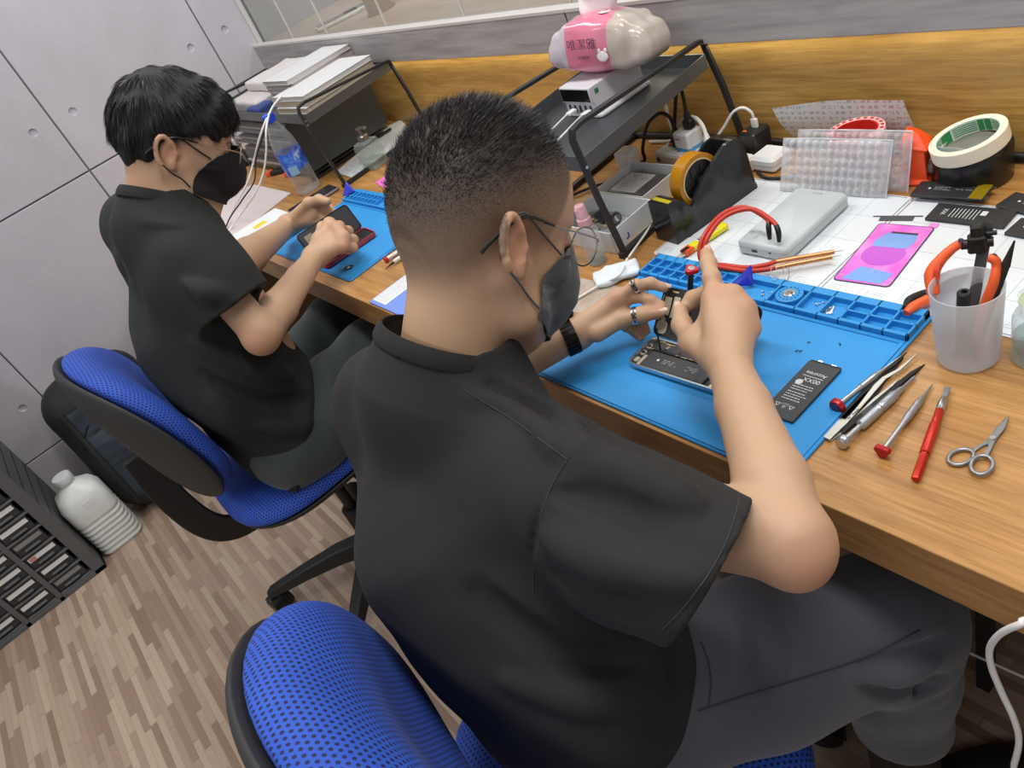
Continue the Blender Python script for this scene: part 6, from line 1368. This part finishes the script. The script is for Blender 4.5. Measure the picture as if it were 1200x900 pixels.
# collar band
def collar(NB, na, fwd, r0, tilt, parent, O, m, dz=.0, rr=.0075):
    e1 = np.cross(fwd, na); e1 /= np.linalg.norm(e1); e2 = np.cross(na, e1); P = []
    for k in range(41):
        a = 2 * PI * k / 40; P.append(NB + na * (dz + tilt * math.sin(a)) + e1 * (r0 * 1.06 * math.cos(a)) + e2 * (r0 * math.sin(a)) - O)
    b = MB(); old = [Vector(p) for p in P]
    L = []
    for k, p in enumerate(old[:-1]):
        c_ = Vector(NB - O); out = (p - c_); out -= Vector(na) * out.dot(Vector(na)); out.normalize(); n_ = Vector(na)
        L.append([tuple(p + out * (rr * .45 * math.cos(q)) + (n_ * .8 + out * .62) * 0 + (n_ - out * .35) * (rr * 1.25 * math.sin(q))) for q in [2 * PI * j / 10 for j in range(10)]])
    b.loops(L, close=True); return b.obj('collar', m, parent)
COLM = cloth_mat('black_rib_collar', '#1a1a1a', sheen=.0)
collar(NC, na, fw1, .0705, -.006, pn, O1, COLM, .002)
# trousers
KR = A3(Z(1044, 722, .545)); KL = np.array((2.30, -.53, .56)); AR = A3(Z(1054, 836, .315)); AL = np.array((2.30, -.49, .14))
HR = PV + np.array((.105, .0, -.005)); HL = PV + np.array((-.105, .0, -.005))
F = Field((2.08, -1.05, .08), (2.78, -.36, .70), .004)
F.rbox(PV + np.array((0, -.01, .0)), (.175, .105, .085), .07, None, .05)
F.chain([HR, HR * .45 + KR * .55, KR], [.096, .084, .071], .04); F.chain([HL, HL * .45 + KL * .55, KL], [.096, .084, .071], .04)
F.chain([KR + np.array((.0, 0, -.004)), KR * .45 + AR * .55, AR], [.066, .064, .062], .03); F.chain([KL, KL * .45 + AL * .55, AL], [.068, .063, .056], .03)
kk = KR + np.array((.01, -.03, -.05))
F.cone(kk + np.array((-.03, -.03, -.012)), kk + np.array((.045, .02, .01)), .017, .012, .022); F.cone(kk + np.array((-.035, -.02, -.04)), kk + np.array((.04, .015, -.025)), .013, .010, .02)
F.cone(kk + np.array((-.02, -.045, .0)), kk + np.array((.05, -.01, .02)), .008, .006, .014, 'sub')
F.warp(lambda x, y, z: fbm(x, y, z, 42, 21, 9, .0026))
fold(F, [(1000, 792), (1045, 796), (1095, 778)], [.002, .006, .002], .016); fold(F, [(1005, 806), (1050, 812), (1098, 796)], [.002, .005, .002], .014, 'sub'); fold(F, [(1010, 780), (1060, 770), (1105, 752)], [.002, .005, .002], .014, 'sub')
fold(F, [(880, 720), (900, 760), (890, 800)], [.002, .005, .002], .03, 'sub')
F.cut(AR + np.array((0, 0, -.012)), (0, 0, -1)); V, Q = F.mesh(); V = relax(V, Q, 1); np_obj('trousers', V - O1, Q, PANTS, pn)
def stitch(F, uv, m, parent, O, r=.0008, name='stitch_line'):
    U = crom([Vector((a, c, 0)) for a, c in uv], 6); P = [hit(F, q.x, q.y) - np.array(FW) * r * .55 - O for q in U]; P = [P[0]] + [(P[i - 1] + P[i] + P[i + 1]) / 3 for i in range(1, len(P) - 1)] + [P[-1]]; b = MB(); b.tube(P, r, 6, 0); return b.obj(name, m, parent)
ST1 = cloth_mat('seam_thread', '#26272c'); ST2 = cloth_mat('shirt_stitching', '#343433', sheen=0)
tr1 = [c_ for c_ in pn.children if c_.name.startswith('trousers')][0]; stitch(F, [(818, 832), (850, 822), (880, 812), (915, 802), (950, 791), (985, 780), (1020, 767), (1050, 752), (1078, 738)], ST1, tr1, O1, .0010); stitch(F, [(822, 752), (830, 775), (833, 800), (830, 828)], ST1, tr1, O1, .0010)
for uv in ([(540, 455), (572, 474), (604, 494), (636, 517), (664, 538)], [(668, 534), (650, 562), (637, 595), (629, 630), (625, 665), (625, 695)], [(866, 584), (862, 602), (856, 622), (846, 645), (832, 670), (815, 694), (796, 718), (776, 738)]): stitch(FSH1, uv, ST2, sh_, O1, .0007)
def shoe(A, d, parent, O, name='shoe', top=.12):
    d = np.array(d, float); d /= np.linalg.norm(d); F = Field((A[0] - .24, A[1] - .24, -.01), (A[0] + .26, A[1] + .26, top + .06), .004); R3 = np.stack([np.array((d[1], -d[0], 0)), d, np.array((0, 0, 1))]); A0 = np.array((A[0], A[1], .0))
    F.rbox(A0 + d * .07 + np.array((0, 0, .018)), (.048, .142, .0175), .016, R3, 0); F.ell(A0 + d * .12 + np.array((0, 0, .035)), (.046, .085, .038), R3, .02); F.cone(A0 + d * .0 + np.array((0, 0, .05)), A0 + np.array((0, 0, top)), .047, .044, .03); F.ell(A0 - d * .02 + np.array((0, 0, .04)), (.042, .05, .045), R3, .02)
    V, Q = F.mesh(); np_obj(name, V - O, Q, SHOE, parent)
shoe(AR + np.array((-.008, .008, 0)), (.60, .8, 0), pn, O1, 'shoe', .31); shoe(AL, (.1, 1, 0), pn, O1)
def nail(tip, prev, up, w, parent, O):
    t = (Vector(tip) - Vector(prev)).normalized(); u = (Vector(up) - t * Vector(up).dot(t)).normalized(); b = MB(); M_ = Matrix((t.cross(u), t, u)).transposed().to_4x4(); M_.translation = Vector(tip) - Vector(O) + u * w * 1.02 + t * w * .25
    b.X(M_); b.grid(lambda a, c: ((a - .5) * w * 1.35 * (1 - .25 * (2 * c - 1) ** 2), (c - .5) * w * 1.9, -w * .55 * (2 * a - 1) ** 2 * .9), 8, 6, .0006); b.obj('fingernail', mat('nail', '#d9b8a4', .3), parent)
nail(ZA(774, 366, .798), ZA(752, 369, .801), (.2, -.55, .8), .0078, pn, O1)
nail(ZA(828, 297, .890), ZA(830, 309, .893), (.2, .5, .55), .0078, pn, O1)
nail(ZA(778, 337, .816), ZA(762, 332, .826), (0, .3, .9), .0066, pn, O1)
nail(ZA(797, 364, .850), ZA(799, 381, .850), (-.5, -.2, .8), .0084, pn, O1)
# watch and rings on the left hand
def ring_on(name, a, c, t0, rad, w, m, parent, O, n=28, th=.0016):
    a, c = Vector(a - O), Vector(c - O); p = a.lerp(c, t0); b = MB(); b.X(align(p - (c - a).normalized() * w / 2, p + (c - a).normalized() * w / 2)); b.lathe([(rad, 0), (rad + th, .0005), (rad + th, w - .0005), (rad, w), (rad, 0)], n, False); return b.obj(name, m, parent)
wt = MB(); d_ = Vector(LW - LE).normalized(); pw = Vector(LW) - d_ * .012 - Vector(O1); wt.X(align(pw - d_ * .010, pw + d_ * .010))
for k in range(26):
    a0, a1 = 2 * PI * k / 26 + .02, 2 * PI * (k + 1) / 26 - .02; r0, r1 = .0225, .0255
    wt.loops([[(r * math.cos(a) * 1.05, r * math.sin(a) * .96, z) for a, r in ((a0, r0), (a1, r0), (a1, r1), (a0, r1))] for z in (0.001, .019)])
wb = wt.obj('watch_band', mat('black_steel_links', '#1b1b1d', .3, .7), pn, smooth=30)
wc = MB(); up_ = (Vector((0, 0, 1)) * .7 + Vector((-.45, .5, 0))); up_ = (up_ - d_ * up_.dot(d_)).normalized(); cpos = pw + up_ * .0235; M_ = Matrix((d_.cross(up_), d_, up_)).transposed().to_4x4(); M_.translation = cpos
wc.X(M_); wc.slab(.034, .038, .009, .009, .002); wc.obj('watch_case', mat('watch_black', '#0e0e10', .15, .4), wb)
SILV = mat('silver_ring', '#d5d3cf', .2, 1.0)
for a, c, t0, rad in ((lim, ZA(745, 335, .832), 1.0, .0090), (ZA(728, 374, .800), ZA(752, 369, .801), .72, .0104)):
    g = ring_on('finger_ring', a, c, t0, rad, .0075, SILV, pn, O1)
    b = MB(); ca, cc = Vector(a - O1), Vector(c - O1); p = ca.lerp(cc, t0); b.X(align(p, p + (cc - ca)))
    for k in range(10): b.cyl(((rad + .001) * math.cos(.63 * k), (rad + .001) * math.sin(.63 * k), 0), ((rad + .0022) * math.cos(.63 * k), (rad + .0022) * math.sin(.63 * k), 0), .0018, seg=8)
    b.obj('ring_links', DKST, g)
# ---------------------------------------------------------------- far technician
g_ = ray(205, 158).normalized(); rl_ = (RT - g_ * RT.dot(g_)).normalized(); dl_ = (DN - g_ * DN.dot(g_) - rl_ * DN.dot(rl_)).normalized()
HF = Frame(Dp(205, 141, 1.47), (rl_ * .985 + dl_ * .15) * math.cos(math.radians(4)) + g_ * math.sin(math.radians(4)), -dl_ * math.cos(math.radians(10)) - g_ * math.sin(math.radians(10)) + rl_ * .17, .88)
NB2 = A3(Dp(180, 232, 1.48)); RS2 = A3(Dp(228, 304, 1.385)); LS2 = A3(Dp(162, 262, 1.70)); RE2 = A3(Dp(306, 391, 1.365)); RW2 = A3(Z(368, 302, .815)); LW2 = A3(Z(338, 264, .800)); LE2 = A3(Dp(262, 322, 1.50)); PV2 = np.array((1.40, -.865, .55))
pf = thing('person', 'person with fringe, black peaked mask and black T-shirt by the left wall', 'person', (1.42, -.84, .47)); O2 = np.array((1.42, -.84, .47))
F = Field((.98, -1.10, .50), (1.80, -.42, 1.30), .003)
head_field(F, HF, NB2, .040, .044, -.004)
for s, S in ((1, RS2), (-1, LS2)): F.cone(NB2 + (S - NB2) * .1 - .02 * A3((0, 0, 1)), S, .034, .040, .03); F.cone(S * .6 + NB2 * .4 + np.array((0, .02, -.09)), PV2 + np.array((s * .06, .02, .06)), .05, .06, .06)
F.cone(NB2 + np.array((0, .01, -.07)), PV2 + np.array((0, .02, .05)), .055, .07, .06)
F.cone(RS2, RE2, .030, .031, .02); F.chain([RE2, RE2 * .7 + RW2 * .3, RE2 * .3 + RW2 * .7, RW2], [.032, .0325, .0255, .0205], .008); F.cone(RE2, RE2 + np.array((.004, -.006, -.006)), .025, .023, .02)
F.cone(LS2, LE2, .042, .036, .02); F.chain([LE2, LE2 * .65 + LW2 * .35, LW2], [.036, .034, .0225], .01)
# right fist
k1, k2, k3, k4 = ZA(386, 262, .842), ZA(396, 268, .836), ZA(402, 278, .826), ZA(402, 288, .816)
for q, r in ((k1, .012), (k2, .012), (k3, .0115), (k4, .0105)): F.cone(RW2, q, .0185, r, .012)
F.cone(k1, k2, .0115, .0115, .01); F.cone(k2, k3, .0115, .011, .01); F.cone(k3, k4, .011, .010, .01)
dn_ = np.array((-.010, .020, -.020))
for q, r, e in ((k1, .0105, np.array((-.03, .0, -.016))), (k2, .0105, np.array((-.024, -.006, -.012))), (k3, .010, np.array((-.022, -.008, -.008))), (k4, .009, np.array((-.02, -.008, -.006)))): finger(F, [q, q + dn_, q + dn_ + e * .7, q + dn_ * .4 + e * 1.25], r, r * .8)
finger(F, [RW2 + np.array((-.02, .01, .004)), ZA(373, 280, .832), ZA(378, 266, .832), ZA(390, 262, .826)], .0135, .009, .008)
# left hand holding the phone
j1, j2, j3, j4 = ZA(366, 240, .832), ZA(370, 246, .822), ZA(370, 252, .812), ZA(368, 258, .802)
for q, r in ((j1, .0115), (j2, .0115), (j3, .011), (j4, .010)): F.cone(LW2, q, .020, r, .012)
F.cone(j1, j2, .0105, .0105, .01); F.cone(j2, j3, .0105, .010, .01); F.cone(j3, j4, .010, .0095, .01)
finger(F, [LW2 + np.array((.02, .0, .012)), ZA(362, 238, .842), ZA(374, 234, .846), ZA(384, 236, .842)], .0135, .0088, .008)
finger(F, [j1, ZA(376, 240, .828), ZA(386, 243, .818), ZA(392, 250, .808)], .0098, .0078); finger(F, [j2, ZA(380, 248, .812), ZA(388, 252, .802), ZA(392, 258, .795)], .0098, .0078)
finger(F, [j3, ZA(380, 256, .800), ZA(388, 262, .790), ZA(392, 267, .783)], .0094, .0076); finger(F, [j4, ZA(378, 264, .790), ZA(386, 270, .780), ZA(390, 274, .774)], .0085, .007)
FB2 = F; V, Q = F.mesh(); V = relax(V, Q, 1); L = HF.loc(V)
red = np.zeros(len(V))
for c, r in ((k2, .022), (k4, .018), (HF.p(.08, -.01, -.045), .028), (NB2 + np.array((.03, -.03, .03)), .03), (RE2 + np.array((.02, -.02, 0)), .035)): red = np.maximum(red, np.exp(-((V - c) ** 2).sum(1) / (r * r)))
ear = (np.abs(L[:, 0]) > .074) & (L[:, 2] > -.09) & (L[:, 2] < -.010) & (L[:, 1] > -.038) & (L[:, 1] < .012)
stub = sm(-.075, -.03, L[:, 2]) * sm(.010, -.02, L[:, 1] - .25 * (L[:, 2] + .03)) * (np.linalg.norm(L, axis=1) < .14) * (~ear) * .75 + sm(-.02, .0, L[:, 2]) * sm(.045, .02, L[:, 1]) * (np.linalg.norm(L, axis=1) < .14) * (~ear) * .5
np_obj('body', V - O2, Q, skin_mat('skin_far', '#c5a283', '#b98f72'), pf, {'stub': np.clip(stub, 0, 1), 'red': red})
# fringe haircut: solid mass plus strands
def hair_cut(F, H, grow=1.0):
    E = lambda c, r, k=.02, m='add': F.ell(H.p(*c), np.array(r) * H.k, H.R, k, m)
    E((0, -.006, .004), (.083, .103, .090), 0); E((0, -.048, -.030), (.068, .060, .078), .03); E((0, .052, .018), (.062, .050, .048), .04)
    # opening for face, ears and neck
    F.chain([H.p(0, .125, -.048), H.p(0, .20, -.06)], [.055, .066], .012, 'sub')
    for s in (-1, 1): F.chain([H.p(s * .085, .075, -.062), H.p(s * .085, .035, -.060), H.p(s * .095, -.004, -.062), H.p(s * .10, -.020, -.085)], [.046, .042, .032, .035], .010, 'sub')
    F.cut(H.p(0, -.05, -.112), -H.u + H.f * .35, .01); F.cut(H.p(0, .03, -.03), -H.u * .9 + H.f * .45, .012) if False else None
    F.warp(lambda x, y, z: fbm(x, y, z, 130, 61, 8, .0018))
F = Field(HF.c - .17, HF.c + .17, .003); hair_cut(F, HF); V, Q = F.mesh(); V = relax(V, Q, 1)
tag(np_obj('hair', V - O2, Q, mat('hair_mass', '#151414', .75), pf), kind='stuff')
N = shells(F, V, Q); L = HF.loc(V); r = np.random.default_rng(14); cand = np.where((L[:, 2] > -.07))[0]; pk = r.choice(cand, 26000); Lp = L[pk]
whorl = np.array((0, -.055, .080)); fl = Lp - whorl; fl /= np.linalg.norm(fl, axis=1)[:, None] + 1e-6; fw_ = fl[:, :1] * HF.r + fl[:, 1:2] * HF.f + fl[:, 2:] * HF.u; fw_ -= (fw_ * N[pk]).sum(1)[:, None] * N[pk]; fw_ /= np.linalg.norm(fw_, axis=1)[:, None] + 1e-6
dr = fw_ + N[pk] * r.uniform(.03, .22, (len(pk), 1)) + r.normal(0, .09, (len(pk), 3)); dr /= np.linalg.norm(dr, axis=1)[:, None]; ln = r.uniform(.010, .028, len(pk))
low = Lp[:, 2] - .3 * Lp[:, 1]; ln *= .35 + .65 * sm(-.06, .02, low)
tag(strands('hair_strands', V[pk] - N[pk] * .0008 - O2, dr, ln, pf, .0005, -HF.u * .22 - N[pk] * .18, 6, 3), kind='stuff')
# peaked mask, glasses
MB2 = cloth_mat('black_mask', '#121416', .75, 1600, sheen=.0); mk = make_mask(HF, MB2, pf, FB2); mk.location = Vector(-O2)
make_glasses(HF, pf, RIMB, mat('gold_rim', '#c9b49c', .25, .9)).location = Vector(-O2)
# T-shirt
F = Field((1.02, -1.16, .46), (1.80, -.60, 1.13), .0035); fw2 = np.array((-.05, .99, 0))
torso(F, NB2, LS2, RS2, PV2, fw2, .93, back=.02)
CR2 = RS2 + (RE2 - RS2) * .62; ax2 = (RE2 - RS2) / np.linalg.norm(RE2 - RS2); FS = Field(F.lo, F.ax_hi() + 1e-6, F.h); FS.n = F.n.copy(); FS.a = np.full(tuple(F.n), .06, np.float32); FS.ax = F.ax
FS.chain([RS2 + np.array((-.012, 0, -.002)), RS2 * .5 + CR2 * .5, CR2 + ax2 * .02], [.053, .056, .060], .045); FS.cone(RS2 * .4 + CR2 * .6 + np.array((-.01, -.02, -.01)), CR2 + ax2 * .02 + np.array((0, -.012, -.012)), .045, .052, .04)
FS.cut(CR2, ax2 + np.array((.05, 0, -.15))); FS.cone(CR2 - ax2 * .035, CR2 + ax2 * .08, .048, .056, .004, 'sub'); F.a = Field.smin(F.a, FS.a, .030)
CL2 = LS2 + (LE2 - LS2) * .7; axl2 = (LE2 - LS2) / np.linalg.norm(LE2 - LS2); F.chain([LS2, CL2], [.052, .053], .045)
fold(F, [(215, 330), (250, 345), (290, 352)], [.002, .006, .002], .022); fold(F, [(230, 400), (290, 430), (340, 440)], [.002, .007, .003], .024); fold(F, [(240, 440), (300, 470), (360, 470)], [.002, .006, .003], .024, 'sub'); fold(F, [(250, 470), (300, 500), (370, 495)], [.002, .008, .004], .026); fold(F, [(150, 250), (180, 262), (215, 265)], [.001, .003, .001], .014)
F.warp(lambda x, y, z: fbm(x, y, z, 34, 71, 9, .0032) + fbm(x, y, z, 70, 72, 8, .0012))
F.cut(PV2 + np.array((.1, .030, .03)), (.25, .72, -.62), .02)
F.cut(CL2, axl2, 0, CL2 - .09, CL2 + .09); F.cone(CL2 - axl2 * .05, CL2 + axl2 * .06, .046, .052, .004, 'sub')
NC2 = A3(Dp(184, 232, 1.472)); na2 = HF.p(0, -.03, -.05) - NC2; na2 /= np.linalg.norm(na2); F.cone(NC2 - na2 * .045, NC2 - na2 * .008, .070, .060, .03); F.cone(NC2 - na2 * .012, NC2 + na2 * .12, .056, .068, .006, 'sub')
V, Q = F.mesh(); V = relax(V, Q, 1); np_obj('t_shirt', V - O2, Q, cloth_mat('black_cotton_far', '#1e2120', sheen=0), pf); collar(NC2, na2, fw2, .0585, -.006, pf, O2, COLM, .002)
# trousers and shoes
KR2 = np.array((1.44, -.46, .56)); KL2 = np.array((1.20, -.44, .56)); AR2 = np.array((1.44, -.40, .13)); AL2 = np.array((1.20, -.38, .13))
HR2 = PV2 + np.array((.095, 0, -.005)); HL2 = PV2 + np.array((-.095, 0, -.005))
F = Field((1.08, -1.05, .06), (1.62, -.28, .70), .004); F.rbox(PV2 + np.array((0, -.01, 0)), (.165, .105, .08), .07, None, .05)
F.chain([HR2 + np.array((.01, -.01, .015)), HR2 * .45 + KR2 * .55, KR2], [.104, .086, .070], .04); F.chain([HL2, HL2 * .45 + KL2 * .55, KL2], [.092, .080, .068], .04); F.chain([KR2, AR2], [.067, .054], .03); F.chain([KL2, AL2], [.067, .054], .03)
F.warp(lambda x, y, z: fbm(x, y, z, 45, 81, 9, .004)); F.cut(AR2 + np.array((0, 0, -.012)), (0, 0, -1)); V, Q = F.mesh(); V = relax(V, Q, 1); np_obj('trousers', V - O2, Q, PANTS2, pf)
shoe(AR2, (.1, 1, 0), pf, O2); shoe(AL2, (-.1, 1, 0), pf, O2)
# ================================================================ office chairs
def mesh_blue():
    t = NT('blue_mesh_fabric'); c = t.new('UVMap'); s = t.new('SeparateXYZ', i_Vector=c.outputs[0])
    y = t.math('MULTIPLY', s.outputs[1], 1.0); row = t.math('FLOOR', y); off = t.math('MULTIPLY', t.math('MODULO', t.math('ABSOLUTE', row), 2), .5)
    fx = t.math('SUBTRACT', t.math('FRACT', t.math('ADD', s.outputs[0], off)), .5); fy = t.math('SUBTRACT', t.math('FRACT', y), .5)
    d = t.math('SQRT', t.math('ADD', t.math('MULTIPLY', fx, fx), t.math('MULTIPLY', t.math('MULTIPLY', fy, fy), .8)))
    hole = t.math('LESS_THAN', d, .27); n = t.noise(t.co(), 14, 2)
    col = t.mix(hole, t.mix(n, lin('#1f49b4'), lin('#2a5ac8')), lin('#0c1c4c')); t.set(Base_Color=col, Roughness=.75, Sheen_Weight=.03); h = t.math('SUBTRACT', 1, t.math('MULTIPLY', hole, 1)); t.bump(h, .35, .0012); return t.m
MBLUE = mesh_blue(); CHB = mat('chair_black', '#1c1d1e', .5, bump=.05, bs=500); CHG = mat('chair_shell_grey', '#2c2c2d', .62, bump=.08, bs=700)
def pad(name, W, H, T, bend, m, parent, xf, dot=.0074, n1=56, n2=26, ex=2.6, crown=.5, taper=0, back=False, dish=0):
    """upholstered pad: rounded outline W x H, thickness T, curved across its width; lies in x/z, front is +y"""
    V = []; UV = []; Fs = []; arc = {}
    def P(r, a, side):
        c, s_ = math.cos(a), math.sin(a); k = (abs(c) ** ex + abs(s_) ** ex) ** (-1 / ex); x = W / 2 * r * k * c; z = H / 2 * r * k * s_; x *= 1 + taper * (z / (H / 2))
        th = T * (max(0, 1 - r ** 3.2)) ** crown; y = bend * ((2 * x / W) ** 2) + (th * side if side > 0 else -T * .25 * (max(0, 1 - r ** 4)) ** .5)
        if side > 0 and dish: y -= dish * math.exp(-((z + H * .08) / (H * .28)) ** 2) * (1 - r ** 2)
        return x, y, z
    R_ = [1 - (1 - i / n2) ** 1.5 for i in range(n2 + 1)]
    rings = [(r, 1) for r in R_] + [(r, -1) for r in R_[::-1][1:]]
    s_acc = 0; pv_ = Vector(P(.002, 0, 1)); sc_l = []
    for r, sd_ in rings:
        q_ = Vector(P(max(r, .002), PI / 2, sd_)); s_acc += (q_ - pv_).length; pv_ = q_; sc_l.append(s_acc / max(H / 2 * r, 1e-4) if r > .03 else 1)
    for (r, sd_), sc in zip(rings, sc_l):
        for j in range(n1):
            p = P(max(r, .002), 2 * PI * j / n1, sd_); V.append(xf @ Vector(p)); sc = sc if sc < 3 else 3; UV.append((p[0] * sc / dot, p[2] * sc / dot * 1.15))
    for k in range(len(rings) - 1):
        for j in range(n1): a = k * n1 + j; b_ = k * n1 + (j + 1) % n1; Fs.append((a, b_, b_ + n1, a + n1))
    me = bpy.data.meshes.new(name); me.from_pydata([tuple(v) for v in V], [], Fs); me.materials.append(m); ul = me.uv_layers.new(name='UVMap')
    for l in me.loops: ul.data[l.index].uv = UV[l.vertex_index]
    me.shade_smooth(); me.update(); o = bpy.data.objects.new(name, me); COL.objects.link(o); o.parent = parent; return o
def office_chair(label, loc_, rz, base_rz, back_h=.0, sx=0, back_tilt=9):
    o = thing('office_chair', label, 'office chair', loc_, rz, 'blue mesh office chairs'); I = Matrix.Identity(4)
    sm_ = Matrix.Translation((0, -.02, .44)) @ Euler((math.radians(90), 0, 0)).to_matrix().to_4x4()
    pad('seat', .42, .40, .055, .008, MBLUE, o, sm_, ex=2.8, crown=.45)
    su = Matrix.Translation((0, -.02, .436)) @ Euler((math.radians(-90), 0, 0)).to_matrix().to_4x4()
    pad('seat_shell', .416, .396, .035, .0, CHB, o, su, ex=2.8, crown=.5)
    bm_ = Matrix.Translation((0, -.235, .705 + back_h)) @ Euler((math.radians(back_tilt), 0, 0)).to_matrix().to_4x4()
    pad('backrest', .42, .36, .068, .055, MBLUE, o, bm_, ex=2.35, crown=.5, taper=-.06, dish=.02)
    bs_ = Matrix.Translation((0, -.248, .703 + back_h)) @ Euler((math.radians(back_tilt), 0, 0)).to_matrix().to_4x4() @ Matrix.Rotation(PI, 4, 'Z')
    pad('backrest_shell', .431, .37, .030, -.055, CHG, o, bs_, ex=2.35, crown=.5, taper=-.06)
    b = MB(); b.tube([(0, .0, .40), (0, -.12, .385), (0, -.22, .40), (0, -.275, .46), (0, -.285, .56), (0, -.275, .66)], .0, 4) if False else b.bar(crom([(0, .0, .395), (0, -.14, .375), (0, -.225, .385), (0, -.268, .44), (0, -.282, .55), (0, -.275, .66 + back_h)], 5), .06, .014, (1, 0, 0)); b.obj('back_bracket', CHB, o, bevel=.003)
    b = MB(); b.slab(.17, .23, .05, .02, .008, (0, 0, .365)); b.obj('tilt_mechanism', CHB, o); b = MB(); b.cyl((.07, .03, .385), (.20, .03, .375), .007, seg=10); b.cyl((.19, .03, .376), (.235, .03, .373), .012, .010, 12); b.obj('height_lever', CHB, o)
    b = MB(); b.cyl((-.01, .115, .385), (-.01, .165, .385), .02, .024, 18); b.cyl((-.06, -.01, .37), (-.16, -.02, .34), .02, .026, 16); b.obj('tension_knob', CHB, o)
    b = MB(); b.lathe([(.014, .20), (.014, .37), (.0005, .37)], 20); b.lathe([(.03, .09), (.027, .22), (.022, .225), (.0005, .225)], 24); b.obj('gas_lift', CHB, o)
    bs = bpy.data.objects.new('star_base', None) if False else None
    b = MB(); b.lathe([(.02, .065), (.042, .07), (.045, .10), (.036, .125), (.02, .13)], 28); sb = b.obj('base_hub', CHB, o)
    for k in range(5):
        a = base_rz + 2 * PI * k / 5; c, s_ = math.cos(a), math.sin(a); b = MB(); b.X(Matrix.Rotation(a, 4, 'Z'))
        L = [(.03, .068, .024, .052), (.10, .076, .022, .044), (.20, .072, .018, .034), (.30, .062, .015, .024), (.315, .060, .008, .018)]
        b.loops([[(x, -w, z), (x, w, z), (x, w * .82, z + h), (x, -w * .82, z + h)] for x, z, w, h in L]); lg = b.obj('base_leg', CHB, o, bevel=.004)
        b = MB(); b.X(Matrix.Translation((.298 * c, .298 * s_, 0)) @ Matrix.Rotation(a + .9 * (k - 2), 4, 'Z'))
        for q in (-1, 1): b.cyl((.012, q * .008, .026), (.012, q * .027, .026), .0255, .024, 22)
        b.cyl((.012, -.009, .026), (.012, .009, .026), .010, seg=12); b.cyl((0, 0, .03), (0, 0, .068), .008, seg=10); b.loops([[(math.cos(t_) * r_ + .012, y, .028 + math.sin(t_) * r_) for t_ in [math.radians(-10 + 20 * j) for j in range(11)] for r_ in (.030,)] for y in (-.024, .024)]); b.obj('caster', mat('caster_black', '#121213', .4), lg)
    return o
c1 = office_chair('near blue mesh office chair under the man with glasses and screwdriver', (2.405, -.88, 0), math.radians(-4), .35)
c2 = office_chair('far blue mesh office chair beside the backpack', (1.36, -.855, 0), math.radians(0), 2.98)
# ================================================================ light and camera
def area(name, loc, rot, sx, sy, power, col):
    l = bpy.data.lights.new(name, 'AREA'); l.shape = 'RECTANGLE'; l.size = sx; l.size_y = sy; l.energy = power; l.color = col
    o = bpy.data.objects.new(name, l); o.location = loc; o.rotation_euler = rot; COL.objects.link(o); return o
M_LAMP = NT('lamp_diffuser'); M_LAMP.set(Base_Color=(1, 1, 1, 1), Emission_Color=(1, 1, 1, 1), Emission_Strength=3.0); M_LAMP = M_LAMP.m
for i, (x, y) in enumerate(((1.0, -.5), (2.7, -.5), (1.0, 1.3), (2.7, 1.3), (1.2, -2.4), (2.9, -2.4))):
    t = thing('ceiling_lamp', 'white ceiling panel lamp', 'ceiling lamp', (x, y, 2.655), 0, 'ceiling panel lamps')
    b = MB(); b.tray(1.2, .3, .03, .01, .004, .028); b.at(0, 0, -.03); b.obj('frame', mat('lamp_frame', '#e8e8e8', .4), t)
    t.children[0].location = (0, 0, -.03)
    b = MB(); b.slab(1.17, .27, .004, .003, .001, (0, 0, -.012)); b.obj('diffuser', M_LAMP, t)
    area("ceiling_lamp_light", (x, y, 2.615), (0, 0, 0), 1.15, .3, 21 if -1 < y < 0 else (16 if y > 0 else 13), (1, .985, .965))
# warm strip light under the counter edge
area('under_counter_light', (2.0, -.012, .932), (math.radians(-12), 0, 0), 3.6, .016, 1.0, (1, .9, .68))
w = bpy.data.worlds.new('room_air'); SC.world = w; w.use_nodes = True
w.node_tree.nodes['Background'].inputs[0].default_value = (.93, .96, 1, 1); w.node_tree.nodes['Background'].inputs[1].default_value = .42
cam = bpy.data.cameras.new('camera'); cam.sensor_width = 36; cam.lens = FPX / 1200 * 36; cam.clip_start = .02
co = bpy.data.objects.new('camera', cam); COL.objects.link(co)
m = Matrix((RT, -DN, -FW)).transposed().to_4x4(); m.translation = CAMP; co.matrix_world = m; SC.camera = co
vs = SC.view_settings; vs.view_transform = 'Standard'; vs.look = 'None'; vs.gamma = 1; vs.use_curve_mapping = False; vs.exposure = 0.0
